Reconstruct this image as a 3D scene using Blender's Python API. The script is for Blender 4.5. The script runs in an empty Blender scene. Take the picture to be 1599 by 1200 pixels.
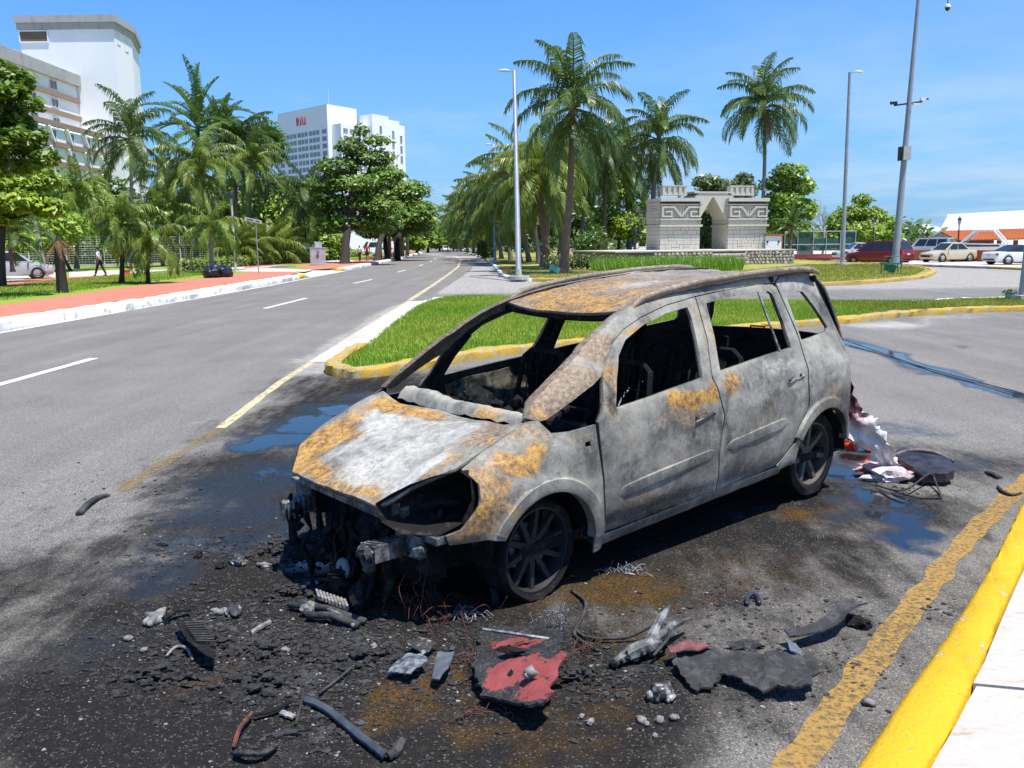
import bpy, bmesh, math, random
import numpy as np
from mathutils import Vector, Matrix, noise as mnoise
from mathutils.geometry import delaunay_2d_cdt
R = random.Random(7)
scene = bpy.context.scene
COL = scene.collection

# ---------------------------------------------------------------- camera
cam_data = bpy.data.cameras.new("camera")
cam = bpy.data.objects.new("camera", cam_data)
COL.objects.link(cam)
pitch, roll = math.radians(9.3), math.radians(-0.6)
fwd = Vector((0, math.cos(pitch), -math.sin(pitch)))
up0 = Vector((0, math.sin(pitch), math.cos(pitch)))
right = Vector((1, 0, 0)) * math.cos(roll) + up0 * math.sin(roll)
upv = -Vector((1, 0, 0)) * math.sin(roll) + up0 * math.cos(roll)
cam.matrix_world = Matrix(((right.x, upv.x, -fwd.x, 0), (right.y, upv.y, -fwd.y, 0), (right.z, upv.z, -fwd.z, 1.90), (0, 0, 0, 1)))
cam_data.sensor_width = 36.0
cam_data.lens = 36.0 * 1340 / 1599
cam_data.clip_start = 0.05
cam_data.clip_end = 6000
scene.camera = cam

# ---------------------------------------------------------------- sky, sun, exposure
SUN_EL = math.radians(73)
sun_h = Vector((0.78, -0.62, 0)).normalized()
sun_dir = sun_h * math.cos(SUN_EL) + Vector((0, 0, math.sin(SUN_EL)))
world = bpy.data.worlds.new("World")
scene.world = world
world.use_nodes = True
wt = world.node_tree
wt.nodes.clear()
w_out = wt.nodes.new("ShaderNodeOutputWorld")
w_bg = wt.nodes.new("ShaderNodeBackground")
w_sky = wt.nodes.new("ShaderNodeTexSky")
w_sky.sky_type = 'NISHITA'
w_sky.sun_disc = False
w_sky.sun_elevation = SUN_EL
w_sky.sun_rotation = math.atan2(sun_h.x, sun_h.y)
w_sky.altitude = 0
w_sky.air_density = 1.0
w_sky.dust_density = 0.35
w_sky.ozone_density = 3.0
w_bg.inputs[1].default_value = 0.112
# thin clouds low in the sky, from noise on the view direction flattened to a cloud deck
w_tc = wt.nodes.new("ShaderNodeTexCoord")
w_sep = wt.nodes.new("ShaderNodeSeparateXYZ")
wt.links.new(w_tc.outputs["Generated"], w_sep.inputs[0])
def wmath(op, a, b=None, clamp=False):
    n = wt.nodes.new("ShaderNodeMath"); n.operation = op; n.use_clamp = clamp
    for i, v in enumerate((a, b)):
        if v is None: continue
        if isinstance(v, (int, float)): n.inputs[i].default_value = v
        else: wt.links.new(v, n.inputs[i])
    return n.outputs[0]
zc = wmath('ADD', wmath('MAXIMUM', w_sep.outputs[2], 0.0), 0.09)
w_cmb = wt.nodes.new("ShaderNodeCombineXYZ")
wt.links.new(wmath('DIVIDE', w_sep.outputs[0], zc), w_cmb.inputs[0])
wt.links.new(wmath('DIVIDE', w_sep.outputs[1], zc), w_cmb.inputs[1])
def wnoise(scale, detail, rough, off):
    n = wt.nodes.new("ShaderNodeTexNoise"); n.inputs["Scale"].default_value = scale
    n.inputs["Detail"].default_value = detail; n.inputs["Roughness"].default_value = rough
    a = wt.nodes.new("ShaderNodeVectorMath"); a.operation = 'ADD'; a.inputs[1].default_value = off
    wt.links.new(w_cmb.outputs[0], a.inputs[0]); wt.links.new(a.outputs[0], n.inputs["Vector"])
    return n.outputs[0]
big = wnoise(0.33, 2, 0.5, (4.1, 2.6, 0))
fine = wnoise(1.1, 7, 0.62, (1.3, 7.7, 0))
# more cloud towards the sea on the right (+X), as the day had it
side = wmath('MULTIPLY', w_sep.outputs[0], 0.30)
cl = wmath('ADD', wmath('ADD', wmath('MULTIPLY', big, 0.55), wmath('MULTIPLY', fine, 0.65)), side)
cl = wmath('MULTIPLY', wmath('SUBTRACT', cl, 0.605), 3.6, True)
cl = wmath('MULTIPLY', cl, wmath('SUBTRACT', 1.25, wmath('MULTIPLY', zc, 3.2), True))
w_mix = wt.nodes.new("ShaderNodeMix"); w_mix.data_type = 'RGBA'
wt.links.new(wmath('MULTIPLY', cl, 0.7), w_mix.inputs[0])
# clear tropical blue: the sky's own colour, paler towards the sea horizon
w_tint = wt.nodes.new("ShaderNodeMix"); w_tint.data_type = 'RGBA'; w_tint.blend_type = 'MULTIPLY'; w_tint.inputs[0].default_value = 1.0
wt.links.new(w_sky.outputs[0], w_tint.inputs[6]); w_tint.inputs[7].default_value = (0.40, 0.82, 1.26, 1)
w_hor = wt.nodes.new("ShaderNodeMix"); w_hor.data_type = 'RGBA'
wt.links.new(wmath('MULTIPLY', wmath('POWER', wmath('SUBTRACT', 1.0, wmath('MINIMUM', wmath('MULTIPLY', wmath('MAXIMUM', w_sep.outputs[2], 0.0), 2.2), 1.0)), 2.2), 0.95), w_hor.inputs[0])
wt.links.new(w_tint.outputs[2], w_hor.inputs[6]); w_hor.inputs[7].default_value = (1.9, 3.3, 5.1, 1)
wt.links.new(w_hor.outputs[2], w_mix.inputs[6])
w_mix.inputs[7].default_value = (4.8, 5.3, 5.9, 1)
wt.links.new(w_mix.outputs[2], w_bg.inputs[0])
wt.links.new(w_bg.outputs[0], w_out.inputs[0])

sun_data = bpy.data.lights.new("sun", 'SUN')
sun_data.energy = 5.0
sun_data.angle = math.radians(0.53)
sun_data.color = (1.0, 0.955, 0.88)
sun = bpy.data.objects.new("sun", sun_data)
COL.objects.link(sun)
sun.rotation_euler = sun_dir.to_track_quat('Z', 'Y').to_euler()
scene.view_settings.view_transform = 'Standard'
scene.view_settings.look = 'None'
scene.view_settings.exposure = 0.56
scene.view_settings.gamma = 1.0
scene.view_settings.use_curve_mapping = False

# ---------------------------------------------------------------- small node language for materials
class Mat:
    def __init__(s, name):
        s.m = bpy.data.materials.new(name); s.m.use_nodes = True
        s.t = s.m.node_tree; s.t.nodes.clear()
        s._tc = None; s._geo = None
    def new(s, k): return s.t.nodes.new(k)
    def put(s, sock, v):
        if v is None: return
        if isinstance(v, bpy.types.NodeSocket): s.t.links.new(v, sock)
        elif isinstance(v, (int, float)):
            try: sock.default_value = v
            except Exception: sock.default_value = (v, v, v, 1) if len(sock.default_value) == 4 else (v, v, v)
        else:
            v = tuple(v)
            sock.default_value = v + (1,) if len(sock.default_value) == 4 and len(v) == 3 else v
    def obj(s):
        if not s._tc: s._tc = s.new("ShaderNodeTexCoord")
        return s._tc.outputs["Object"]
    def pos(s):
        if not s._geo: s._geo = s.new("ShaderNodeNewGeometry")
        return s._geo.outputs["Position"]
    def scaled(s, v, sc, off=(0, 0, 0)):
        n = s.new("ShaderNodeMapping"); s.put(n.inputs["Vector"], v); n.inputs["Scale"].default_value = sc; n.inputs["Location"].default_value = off
        return n.outputs[0]
    def noise(s, scale, detail=4, rough=0.55, v=None, dist=0.0, color=False):
        n = s.new("ShaderNodeTexNoise"); s.put(n.inputs["Vector"], v or s.obj())
        n.inputs["Scale"].default_value = scale; n.inputs["Detail"].default_value = detail
        n.inputs["Roughness"].default_value = rough; n.inputs["Distortion"].default_value = dist
        return n.outputs[1 if color else 0]
    def voro(s, scale, v=None, feat='F1', out=0, rnd=1.0):
        n = s.new("ShaderNodeTexVoronoi"); s.put(n.inputs["Vector"], v or s.obj()); n.feature = feat
        n.inputs["Scale"].default_value = scale; n.inputs["Randomness"].default_value = rnd
        return n.outputs[out]
    def math(s, op, a, b=None, c=None, clamp=False):
        n = s.new("ShaderNodeMath"); n.operation = op; n.use_clamp = clamp
        s.put(n.inputs[0], a); s.put(n.inputs[1], b)
        if c is not None: s.put(n.inputs[2], c)
        return n.outputs[0]
    def step(s, v, lo, hi):
        n = s.new("ShaderNodeMapRange"); n.interpolation_type = 'SMOOTHSTEP'; n.clamp = True
        s.put(n.inputs[0], v); n.inputs[1].default_value = lo; n.inputs[2].default_value = hi
        return n.outputs[0]
    def mix(s, f, a, b, mode='MIX'):
        n = s.new("ShaderNodeMix"); n.data_type = 'RGBA'; n.blend_type = mode
        s.put(n.inputs[0], f); s.put(n.inputs[6], a); s.put(n.inputs[7], b)
        return n.outputs[2]
    def ramp(s, f, stops):
        n = s.new("ShaderNodeValToRGB"); s.put(n.inputs[0], f); e = n.color_ramp.elements
        while len(e) < len(stops): e.new(0.5)
        for i, (p, c) in enumerate(stops): e[i].position = p; e[i].color = tuple(c) + (1,)
        return n.outputs[0]
    def attr(s, name):
        n = s.new("ShaderNodeAttribute"); n.attribute_name = name
        sp = s.new("ShaderNodeSeparateColor"); s.t.links.new(n.outputs["Color"], sp.inputs[0])
        return sp.outputs[0], sp.outputs[1], sp.outputs[2], n.outputs["Alpha"]
    def rnd(s):
        return s.new("ShaderNodeObjectInfo").outputs["Random"]
    def bump(s, h, strength=0.5, dist=0.01, normal=None):
        n = s.new("ShaderNodeBump"); s.put(n.inputs["Height"], h); s.put(n.inputs["Strength"], strength); n.inputs["Distance"].default_value = dist
        if normal is not None: s.put(n.inputs["Normal"], normal)
        return n.outputs[0]
    def out(s, base, rough=0.7, metal=0.0, normal=None, spec=None, trans=None, transp=None, coat=None, emit=None):
        p = s.new("ShaderNodeBsdfPrincipled"); s.put(p.inputs["Base Color"], base); s.put(p.inputs["Roughness"], rough)
        s.put(p.inputs["Metallic"], metal)
        if normal is not None: s.put(p.inputs["Normal"], normal)
        if spec is not None: s.put(p.inputs["Specular IOR Level"], spec)
        if coat is not None: s.put(p.inputs["Coat Weight"], coat); p.inputs["Coat Roughness"].default_value = 0.05
        sh = p.outputs[0]
        if trans is not None:
            tb = s.new("ShaderNodeBsdfTranslucent"); s.put(tb.inputs[0], trans[1])
            mx = s.new("ShaderNodeMixShader"); s.put(mx.inputs[0], trans[0]); s.t.links.new(sh, mx.inputs[1]); s.t.links.new(tb.outputs[0], mx.inputs[2]); sh = mx.outputs[0]
        if transp is not None:
            tb = s.new("ShaderNodeBsdfTransparent")
            mx = s.new("ShaderNodeMixShader"); s.put(mx.inputs[0], transp); s.t.links.new(sh, mx.inputs[1]); s.t.links.new(tb.outputs[0], mx.inputs[2]); sh = mx.outputs[0]
        o = s.new("ShaderNodeOutputMaterial"); s.t.links.new(sh, o.inputs[0])
        return s.m

def plain(name, col, rough=0.7, var=0.12, scale=3.0, metal=0.0, bump=0.0, spec=None, coat=None):
    m = Mat(name)
    n = m.noise(scale, 5, 0.6)
    d = tuple(c * (1 - var * 2) for c in col); l = tuple(min(1, c * (1 + var)) for c in col)
    c = m.ramp(n, [(0.3, d), (0.7, l)])
    nb = m.bump(m.noise(scale * 9, 4), bump, 0.01) if bump else None
    return m.out(c, rough, metal, nb, spec, coat=coat)

# ---------------------------------------------------------------- mesh helpers
class MB:
    def __init__(s): s.v = []; s.f = []; s.mi = []; s.c = None
    def add(s, vs, fs, mi=0):
        o = len(s.v); s.v += [tuple(p) for p in vs]
        for f in fs: s.f.append(tuple(i + o for i in f)); s.mi.append(mi)
    def box(s, c, d, rz=0.0, mi=0, M=None, taper=1.0):
        hx, hy, hz = d[0] / 2, d[1] / 2, d[2] / 2
        vs = []
        for z in (-hz, hz):
            t = taper if z > 0 else 1.0
            for x, y in ((-hx, -hy), (hx, -hy), (hx, hy), (-hx, hy)):
                p = Vector((x * t, y * t, z))
                if M is not None: p = M @ p
                elif rz: p = Matrix.Rotation(rz, 3, 'Z') @ p
                vs.append((p.x + c[0], p.y + c[1], p.z + c[2]))
        s.add(vs, [(3, 2, 1, 0), (4, 5, 6, 7), (0, 1, 5, 4), (1, 2, 6, 5), (2, 3, 7, 6), (3, 0, 4, 7)], mi)
    def prism(s, pts, z0, z1, mi=0):
        n = len(pts)
        vs = [(p[0], p[1], z0) for p in pts] + [(p[0], p[1], z1) for p in pts]
        area = sum(pts[i][0] * pts[(i + 1) % n][1] - pts[(i + 1) % n][0] * pts[i][1] for i in range(n))
        fs = [tuple(range(n, 2 * n)), tuple(reversed(range(n)))] + [(i, (i + 1) % n, n + (i + 1) % n, n + i) for i in range(n)]
        if area < 0: fs = [tuple(reversed(f)) for f in fs]
        s.add(vs, fs, mi)
    def tube(s, path, r, seg=8, mi=0, caps=True, flat=1.0):
        path = [Vector(p) for p in path]; n = len(path)
        rs = r if isinstance(r, (list, tuple)) else [r] * n
        prev = None; vs = []; fs = []
        for i, p in enumerate(path):
            t = (path[min(i + 1, n - 1)] - path[max(i - 1, 0)])
            t = t.normalized() if t.length > 1e-9 else Vector((0, 0, 1))
            if prev is None:
                a = Vector((0, 0, 1)) if abs(t.z) < 0.9 else Vector((1, 0, 0))
                prev = (a - t * a.dot(t)).normalized()
            else:
                prev = (prev - t * prev.dot(t))
                prev = prev.normalized() if prev.length > 1e-6 else Vector((1, 0, 0))
            q = t.cross(prev)
            for k in range(seg):
                a = 2 * math.pi * k / seg
                vs.append(p + prev * (math.cos(a) * rs[i] * flat) + q * (math.sin(a) * rs[i]))
        for i in range(n - 1):
            for k in range(seg):
                fs.append((i * seg + k, i * seg + (k + 1) % seg, (i + 1) * seg + (k + 1) % seg, (i + 1) * seg + k))
        if caps:
            fs.append(tuple(reversed(range(seg)))); fs.append(tuple((n - 1) * seg + k for k in range(seg)))
        s.add(vs, fs, mi)
    def lathe(s, prof, seg=16, mi=0, M=None, arc=2 * math.pi):
        vs = []; fs = []; full = abs(arc - 2 * math.pi) < 1e-6; ns = seg if full else seg + 1
        for r, z in prof:
            for k in range(ns):
                a = arc * k / seg; p = Vector((r * math.cos(a), r * math.sin(a), z))
                if M is not None: p = M @ p
                vs.append(p)
        for i in range(len(prof) - 1):
            for k in range(seg):
                k2 = (k + 1) % ns
                fs.append((i * ns + k, i * ns + k2, (i + 1) * ns + k2, (i + 1) * ns + k))
        s.add(vs, fs, mi)
    def lump(s, c, r, seed=0, sub=1, rough=0.35, mi=0, sq=(1, 1, 1), M=None):
        bm = bmesh.new(); bmesh.ops.create_icosphere(bm, subdivisions=sub, radius=1.0)
        vs = []
        for v in bm.verts:
            k = 1 + rough * mnoise.noise(v.co * 1.7 + Vector((seed * 3.1, seed * 1.7, seed)))  * 1.6
            p = Vector((v.co.x * r * sq[0] * k, v.co.y * r * sq[1] * k, v.co.z * r * sq[2] * k))
            if M is not None: p = M @ p
            vs.append((p.x + c[0], p.y + c[1], p.z + c[2]))
        fs = [tuple(v.index for v in f.verts) for f in bm.faces]
        bm.free(); s.add(vs, fs, mi)
    def build(s, name, mats, parent=None, smooth=False, cols=None, colname='paint'):
        me = bpy.data.meshes.new(name); me.from_pydata(s.v, [], s.f)
        mats = mats if isinstance(mats, (list, tuple)) else [mats]
        for m in mats: me.materials.append(m)
        if len(mats) > 1: me.polygons.foreach_set('material_index', s.mi)
        if smooth is True: me.polygons.foreach_set('use_smooth', [True] * len(s.f))
        elif smooth: 
            me.polygons.foreach_set('use_smooth', [True] * len(s.f)); me.set_sharp_from_angle(angle=math.radians(smooth))
        if cols is not None:
            a = me.color_attributes.new(colname, 'FLOAT_COLOR', 'POINT'); a.data.foreach_set('color', np.asarray(cols, dtype=np.float32).ravel())
        me.update()
        return link(name, me, parent)
def link(name, me, parent=None):
    o = bpy.data.objects.new(name, me); COL.objects.link(o)
    if parent is not None: o.parent = parent
    return o
def tag(o, label=None, cat=None, group=None, kind=None):
    if label: o['label'] = label
    if cat: o['category'] = cat
    if group: o['group'] = group
    if kind: o['kind'] = kind
    return o
def empty(name, loc, rz=0.0, label=None, cat=None, group=None):
    o = bpy.data.objects.new(name, None); COL.objects.link(o)
    o.location = loc; o.rotation_euler = (0, 0, rz); o.empty_display_size = 0.2
    return tag(o, label, cat, group)
def copy_tree(o, parent=None):
    c = o.copy(); COL.objects.link(c); c.parent = parent
    for ch in list(o.children): copy_tree(ch, c)
    return c
def lerp(a, b, t): return a + (b - a) * t
def smooth01(t): t = max(0.0, min(1.0, t)); return t * t * (3 - 2 * t)
def pin(p, poly):
    x, y = p; c = False; n = len(poly)
    for i in range(n):
        x1, y1 = poly[i]; x2, y2 = poly[(i + 1) % n]
        if (y1 > y) != (y2 > y) and x < (x2 - x1) * (y - y1) / (y2 - y1) + x1: c = not c
    return c
def resample(poly, step):
    out = []; n = len(poly)
    for i in range(n):
        a, b = poly[i], poly[(i + 1) % n]; L = math.hypot(b[0] - a[0], b[1] - a[1]); k = max(1, int(math.ceil(L / step)))
        for j in range(k): out.append((a[0] + (b[0] - a[0]) * j / k, a[1] + (b[1] - a[1]) * j / k))
    return out
def rounded(poly, it=1, keep=()):
    for _ in range(it):
        o = []; n = len(poly)
        for i in range(n):
            a, b = poly[i], poly[(i + 1) % n]
            o += [(a[0] * .75 + b[0] * .25, a[1] * .75 + b[1] * .25), (a[0] * .25 + b[0] * .75, a[1] * .25 + b[1] * .75)]
        poly = o
    return poly
def fill(poly, holes, step, seed=1):
    """triangulated polygon with holes and an even scatter of inner points: verts, tris, boundary loops"""
    rr = random.Random(seed)
    loops = [resample(poly, step)] + [resample(h, step) for h in holes]
    pts = []; edges = []; lp = []
    for L in loops:
        o = len(pts); pts += L; n = len(L); edges += [(o + i, o + (i + 1) % n) for i in range(n)]; lp.append(list(range(o, o + n)))
    nb = len(pts); bpts = np.array(pts)
    xs = [p[0] for p in poly]; ys = [p[1] for p in poly]
    x = min(xs) + step / 2; row = 0
    while x < max(xs):
        y = min(ys) + step / 2 * (1 + (row % 2))
        while y < max(ys):
            q = (x + rr.uniform(-.15, .15) * step, y + rr.uniform(-.15, .15) * step)
            if pin(q, poly) and not any(pin(q, h) for h in holes):
                if np.min(np.hypot(bpts[:, 0] - q[0], bpts[:, 1] - q[1])) > step * 0.5: pts.append(q)
            y += step
        x += step * 0.9; row += 1
    vo, eo, fo, ov, oe, of = delaunay_2d_cdt([Vector(p) for p in pts], edges, [], 0, 1e-6)
    tr = []
    for f in fo:
        c = (sum(vo[i].x for i in f) / 3, sum(vo[i].y for i in f) / 3)
        if pin(c, poly) and not any(pin(c, h) for h in holes):
            a, b, d = (vo[i] for i in f[:3])
            ar = (b.x - a.x) * (d.y - a.y) - (b.y - a.y) * (d.x - a.x)
            if abs(ar) < 2e-3 * step * step: continue
            if ar < 0: f = tuple(reversed(f))
            tr.append(tuple(f))
    inv = {}
    for k, src in enumerate(ov):
        for q in src: inv[q] = k
    return [(v.x, v.y) for v in vo], tr, [[inv[i] for i in L] for L in lp]
def sheet(name, poly, z, mat, step=None, holes=(), kind='structure', parent=None, zf=None):
    b = MB()
    vs, tr, lp = fill(poly, holes, step or 8.0)
    b.add([(x, y, (zf(x, y) if zf else z)) for x, y in vs], tr)
    o = b.build(name, mat, parent)
    if kind: tag(o, kind=kind)
    return o
def offset_line(pts, d):
    out = []
    for i, p in enumerate(pts):
        a = Vector(pts[max(i - 1, 0)][:2]); c = Vector(pts[min(i + 1, len(pts) - 1)][:2]); t = (c - a).normalized()
        out.append((p[0] - t.y * d, p[1] + t.x * d))
    return out
def dense(pts, step):
    out = []
    for a, b in zip(pts[:-1], pts[1:]):
        k = max(1, int(math.hypot(b[0] - a[0], b[1] - a[1]) / step))
        for j in range(k): out.append((a[0] + (b[0] - a[0]) * j / k, a[1] + (b[1] - a[1]) * j / k))
    return out + [tuple(pts[-1][:2])]
def curve(pts, n=8):
    """Catmull-Rom through 2D/3D points"""
    P = [Vector(p) for p in pts]; out = []
    for i in range(len(P) - 1):
        p0, p1, p2, p3 = P[max(i - 1, 0)], P[i], P[i + 1], P[min(i + 2, len(P) - 1)]
        for k in range(n):
            t = k / n
            out.append(0.5 * ((2 * p1) + (p2 - p0) * t + (2 * p0 - 5 * p1 + 4 * p2 - p3) * t * t + (3 * p1 - p0 - 3 * p2 + p3) * t ** 3))
    return [tuple(v) for v in out] + [tuple(P[-1])]
def vnoise(X, Y, sc, oct=4, seed=0):
    """numpy fractal value noise, 0..1"""
    tot = np.zeros_like(X); amp = 1; s = 0
    rs = np.random.RandomState(seed); tab = rs.rand(256, 256)
    for o in range(oct):
        x = X * sc * 2 ** o + 17.3 * o; y = Y * sc * 2 ** o + 5.1 * o
        xi = np.floor(x).astype(int); yi = np.floor(y).astype(int); fx = x - xi; fy = y - yi
        fx = fx * fx * (3 - 2 * fx); fy = fy * fy * (3 - 2 * fy)
        a = tab[xi % 256, yi % 256]; b = tab[(xi + 1) % 256, yi % 256]; c = tab[xi % 256, (yi + 1) % 256]; d = tab[(xi + 1) % 256, (yi + 1) % 256]
        tot += amp * ((a * (1 - fx) + b * fx) * (1 - fy) + (c * (1 - fx) + d * fx) * fy); s += amp; amp *= 0.55
    return tot / s


# ================================================================ GROUND, ROADS, KERBS
def bend(y): return -0.00058 * max(0.0, y - 55.0) ** 2
def blobs(X, Y, lst):
    out = np.zeros_like(X)
    for (x, y), r, s in lst:
        d = np.hypot(X - x, Y - y) / r
        out = np.maximum(out, s * np.clip(1.25 - d, 0, 1) ** 0.8)
    return out
def seg_dist(X, Y, pts):
    out = np.full_like(X, 1e9)
    for (x1, y1), (x2, y2) in zip(pts[:-1], pts[1:]):
        dx, dy = x2 - x1, y2 - y1; t = np.clip(((X - x1) * dx + (Y - y1) * dy) / (dx * dx + dy * dy), 0, 1)
        out = np.minimum(out, np.hypot(X - x1 - t * dx, Y - y1 - t * dy))
    return out

# --- asphalt material
m = Mat('asphalt')
P = m.pos()
soot, wet, ochre, dust = m.attr('paint')
n1 = m.noise(0.55, 5, 0.6, P); n2 = m.noise(6.0, 5, 0.65, P); n3 = m.noise(38.0, 3, 0.6, P)
streak = m.noise(1.0, 5, 0.6, m.scaled(P, (1.6, 0.09, 1)))
vcol = m.new("ShaderNodeSeparateColor"); m.t.links.new(m.voro(150, P, out=1), vcol.inputs[0])
vrand = vcol.outputs[0]; vdist = m.voro(150, P)
vc2 = m.new("ShaderNodeSeparateColor"); m.t.links.new(m.voro(48, P, out=1), vc2.inputs[0])
dry = m.ramp(m.math('ADD', m.math('MULTIPLY', n1, 0.5), m.math('MULTIPLY', streak, 0.5)), [(0.30, (0.165, 0.156, 0.144)), (0.52, (0.215, 0.205, 0.19)), (0.7, (0.265, 0.253, 0.234))])
stone = m.ramp(vrand, [(0.0, (0.38, 0.38, 0.39)), (0.45, (0.80, 0.80, 0.80)), (0.80, (1.12, 1.10, 1.05)), (0.93, (1.5, 1.42, 1.25)), (1.0, (2.0, 1.85, 1.6))])
dry = m.mix(0.85, dry, stone, 'MULTIPLY')
dry = m.mix(m.math('MULTIPLY', m.step(vdist, 0.55, 0.85), 0.55), dry, (0.05, 0.05, 0.05))
dry = m.mix(m.math('MULTIPLY', m.step(m.math('ADD', dust, m.math('MULTIPLY', m.math('SUBTRACT', n2, 0.5), 0.9)), 0.25, 0.85), 0.75), dry, m.mix(vrand, (0.36, 0.33, 0.29), (0.60, 0.57, 0.52)))
wt_ = m.noise(.9, 4, .55, m.scaled(P, (1.0, .03, 1), (3, 1, 0))); dry = m.mix(m.math('MULTIPLY', m.step(wt_, .52, .68), .22), dry, (0.10, 0.098, 0.096))
n2s = m.noise(4.5, 6, .66, m.scaled(P, (1.4, .32, 1), (2, 5, 0)))
# soot and burnt residue: broken up by noise, the pale aggregate still shows through
sf = m.math('ADD', soot, m.math('MULTIPLY', m.math('SUBTRACT', m.math('ADD', m.math('MULTIPLY', n2, .4), m.math('MULTIPLY', n2s, .6)), 0.5), 1.35))
sf = m.math('MULTIPLY', m.step(sf, 0.05, 0.58), m.step(soot, 0.0, 0.10))
sootcol = m.mix(m.step(vrand, 0.93, 0.99), m.mix(n2, m.mix(n3, (0.006, 0.006, 0.007), (0.024, 0.023, 0.023)), m.mix(n3, (0.008, 0.008, 0.009), (0.029, 0.028, 0.027))), (0.13, 0.115, 0.10))
nf = m.noise(13, 7, .78, P); sootcol = m.mix(m.math('MULTIPLY', m.step(nf, .54, .62), .55), sootcol, m.mix(vrand, (.018, .017, .016), (.066, .061, .055)))
c = m.mix(m.math('MULTIPLY', sf, 0.92), m.mix(m.math('MULTIPLY', m.step(soot, .02, .5), .72), dry, m.mix(.8, (.085, .075, .062), stone, 'MULTIPLY')), sootcol)
of = m.step(m.math('ADD', ochre, m.math('MULTIPLY', m.math('SUBTRACT', n2, 0.5), 1.3)), 0.25, 0.9)
c = m.mix(m.math('MULTIPLY', of, 0.75), c, m.mix(vrand, (0.035, 0.020, 0.008), (0.15, 0.085, 0.025)))
wf = m.step(m.math('ADD', wet, m.math('MULTIPLY', m.math('SUBTRACT', m.math('ADD', m.math('MULTIPLY', n2, .7), m.math('MULTIPLY', n3, .3)), 0.5), 0.8)), 0.28, 0.62)
pud = m.step(m.math('ADD', wet, m.math('MULTIPLY', m.math('SUBTRACT', n2, 0.5), 0.5)), 0.62, 0.78)
c = m.mix(m.math('MULTIPLY', wf, 0.72), c, (0.012, 0.012, 0.013))
c = m.mix(pud, c, (0.010, 0.011, 0.013))
rgh = m.math('SUBTRACT', 0.86, m.math('MULTIPLY', wf, 0.56))
rgh = m.math('MULTIPLY', rgh, m.math('SUBTRACT', 1.0, m.math('MULTIPLY', pud, 0.90)))
hgt = m.math('ADD', m.math('MULTIPLY', vdist, -0.6), m.math('MULTIPLY', n3, 0.5))
bs = m.math('MULTIPLY', m.math('SUBTRACT', 0.55, m.math('MULTIPLY', sf, -0.35)), m.math('SUBTRACT', 1.0, m.math('MULTIPLY', m.math('MAXIMUM', pud, m.math('MULTIPLY', wf, .6)), 0.985)))
ASPHALT = m.out(c, rgh, 0, m.bump(hgt, bs, 0.012), spec=m.math('ADD', m.math('MULTIPLY', m.math('SUBTRACT', 1.0, sf), 0.22), m.math('MULTIPLY', wf, 0.36)))

def grid_axis(lo, hi, flo, fhi, fine, growth=1.22):
    a = list(np.arange(flo, fhi + fine / 2, fine)); s = fine; x = a[-1]; out = []
    while x < hi: s = min(s * growth, 6.0); x += s; out.append(min(x, hi))
    s = fine; x = a[0]; pre = []
    while x > lo: s = min(s * growth, 6.0); x -= s; pre.append(max(x, lo))
    return np.array(pre[::-1] + a + out)
gx = grid_axis(-12.6, 62, -5.2, 5.6, 0.055); gy = grid_axis(-6, 330, 2.6, 10.5, 0.055)
GX, GY = np.meshgrid(gx, gy)
nz = vnoise(GX, GY, 0.9, 4, 3); nz2 = vnoise(GX, GY, 3.1, 4, 5)
jx = (nz - .5) * 0.9; jy = (vnoise(GX, GY, 0.8, 4, 9) - .5) * 0.9
WX, WY = GX + jx * 1.1 + (nz2 - .5) * .35, GY + jy * 1.1 + (vnoise(GX, GY, 2.7, 4, 15) - .5) * .35
soot_a = blobs(WX, WY, [((-1.2, 4.2), 3.6, .22), ((1.2, 4.4), 2.3, .26), ((2.6, 6.0), 1.8, .2), ((-0.635, 3.924), 1.25, 1.0), ((-1.305, 4.312), 1.05, 1.0), ((-1.399, 3.455), .95, .85), ((-0.396, 4.934), 1.3, 1.0), ((0.117, 3.222), .8, .72), ((-0.255, 2.963), .6, .7), ((0.44, 3.527), .7, .62), ((-2.094, 4.252), .9, .55), ((-1.507, 3.07), .8, .62), ((-1.438, 6.633), 1.3, .8), ((-0.245, 7.884), 2.0, .7),
    ((-1.628, 5.977), .9, .75), ((-1.904, 3.465), .8, .65), ((-1.731, 9.483), 1.5, .8), ((-2.173, 7.048), 1.1, .62), ((-2.19, 5.996), .8, .55), ((0.655, 4.704), .9, .6), ((0.65, 5.85), 1.6, .75), ((1.6, 6.6), 1.5, .7), ((-0.69, 2.971), .5, .6),
    ((1.479, 5.459), .9, .6), ((0.834, 3.519), .65, .42), ((2.726, 5.979), .8, .5), ((3.773, 7.233), .9, .36), ((1.52, 4.88), .8, .42), ((-1.52, 11.177), 1.8, .62), ((-2.847, 11.787), .9, .4), ((-3.024, 4.804), .8, .40), ((-2.644, 5.461), .6, .4), ((1.553, 4.407), .5, .22), ((1.591, 3.873), .3, .25), ((2.12, 4.073), .25, .3)])
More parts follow.
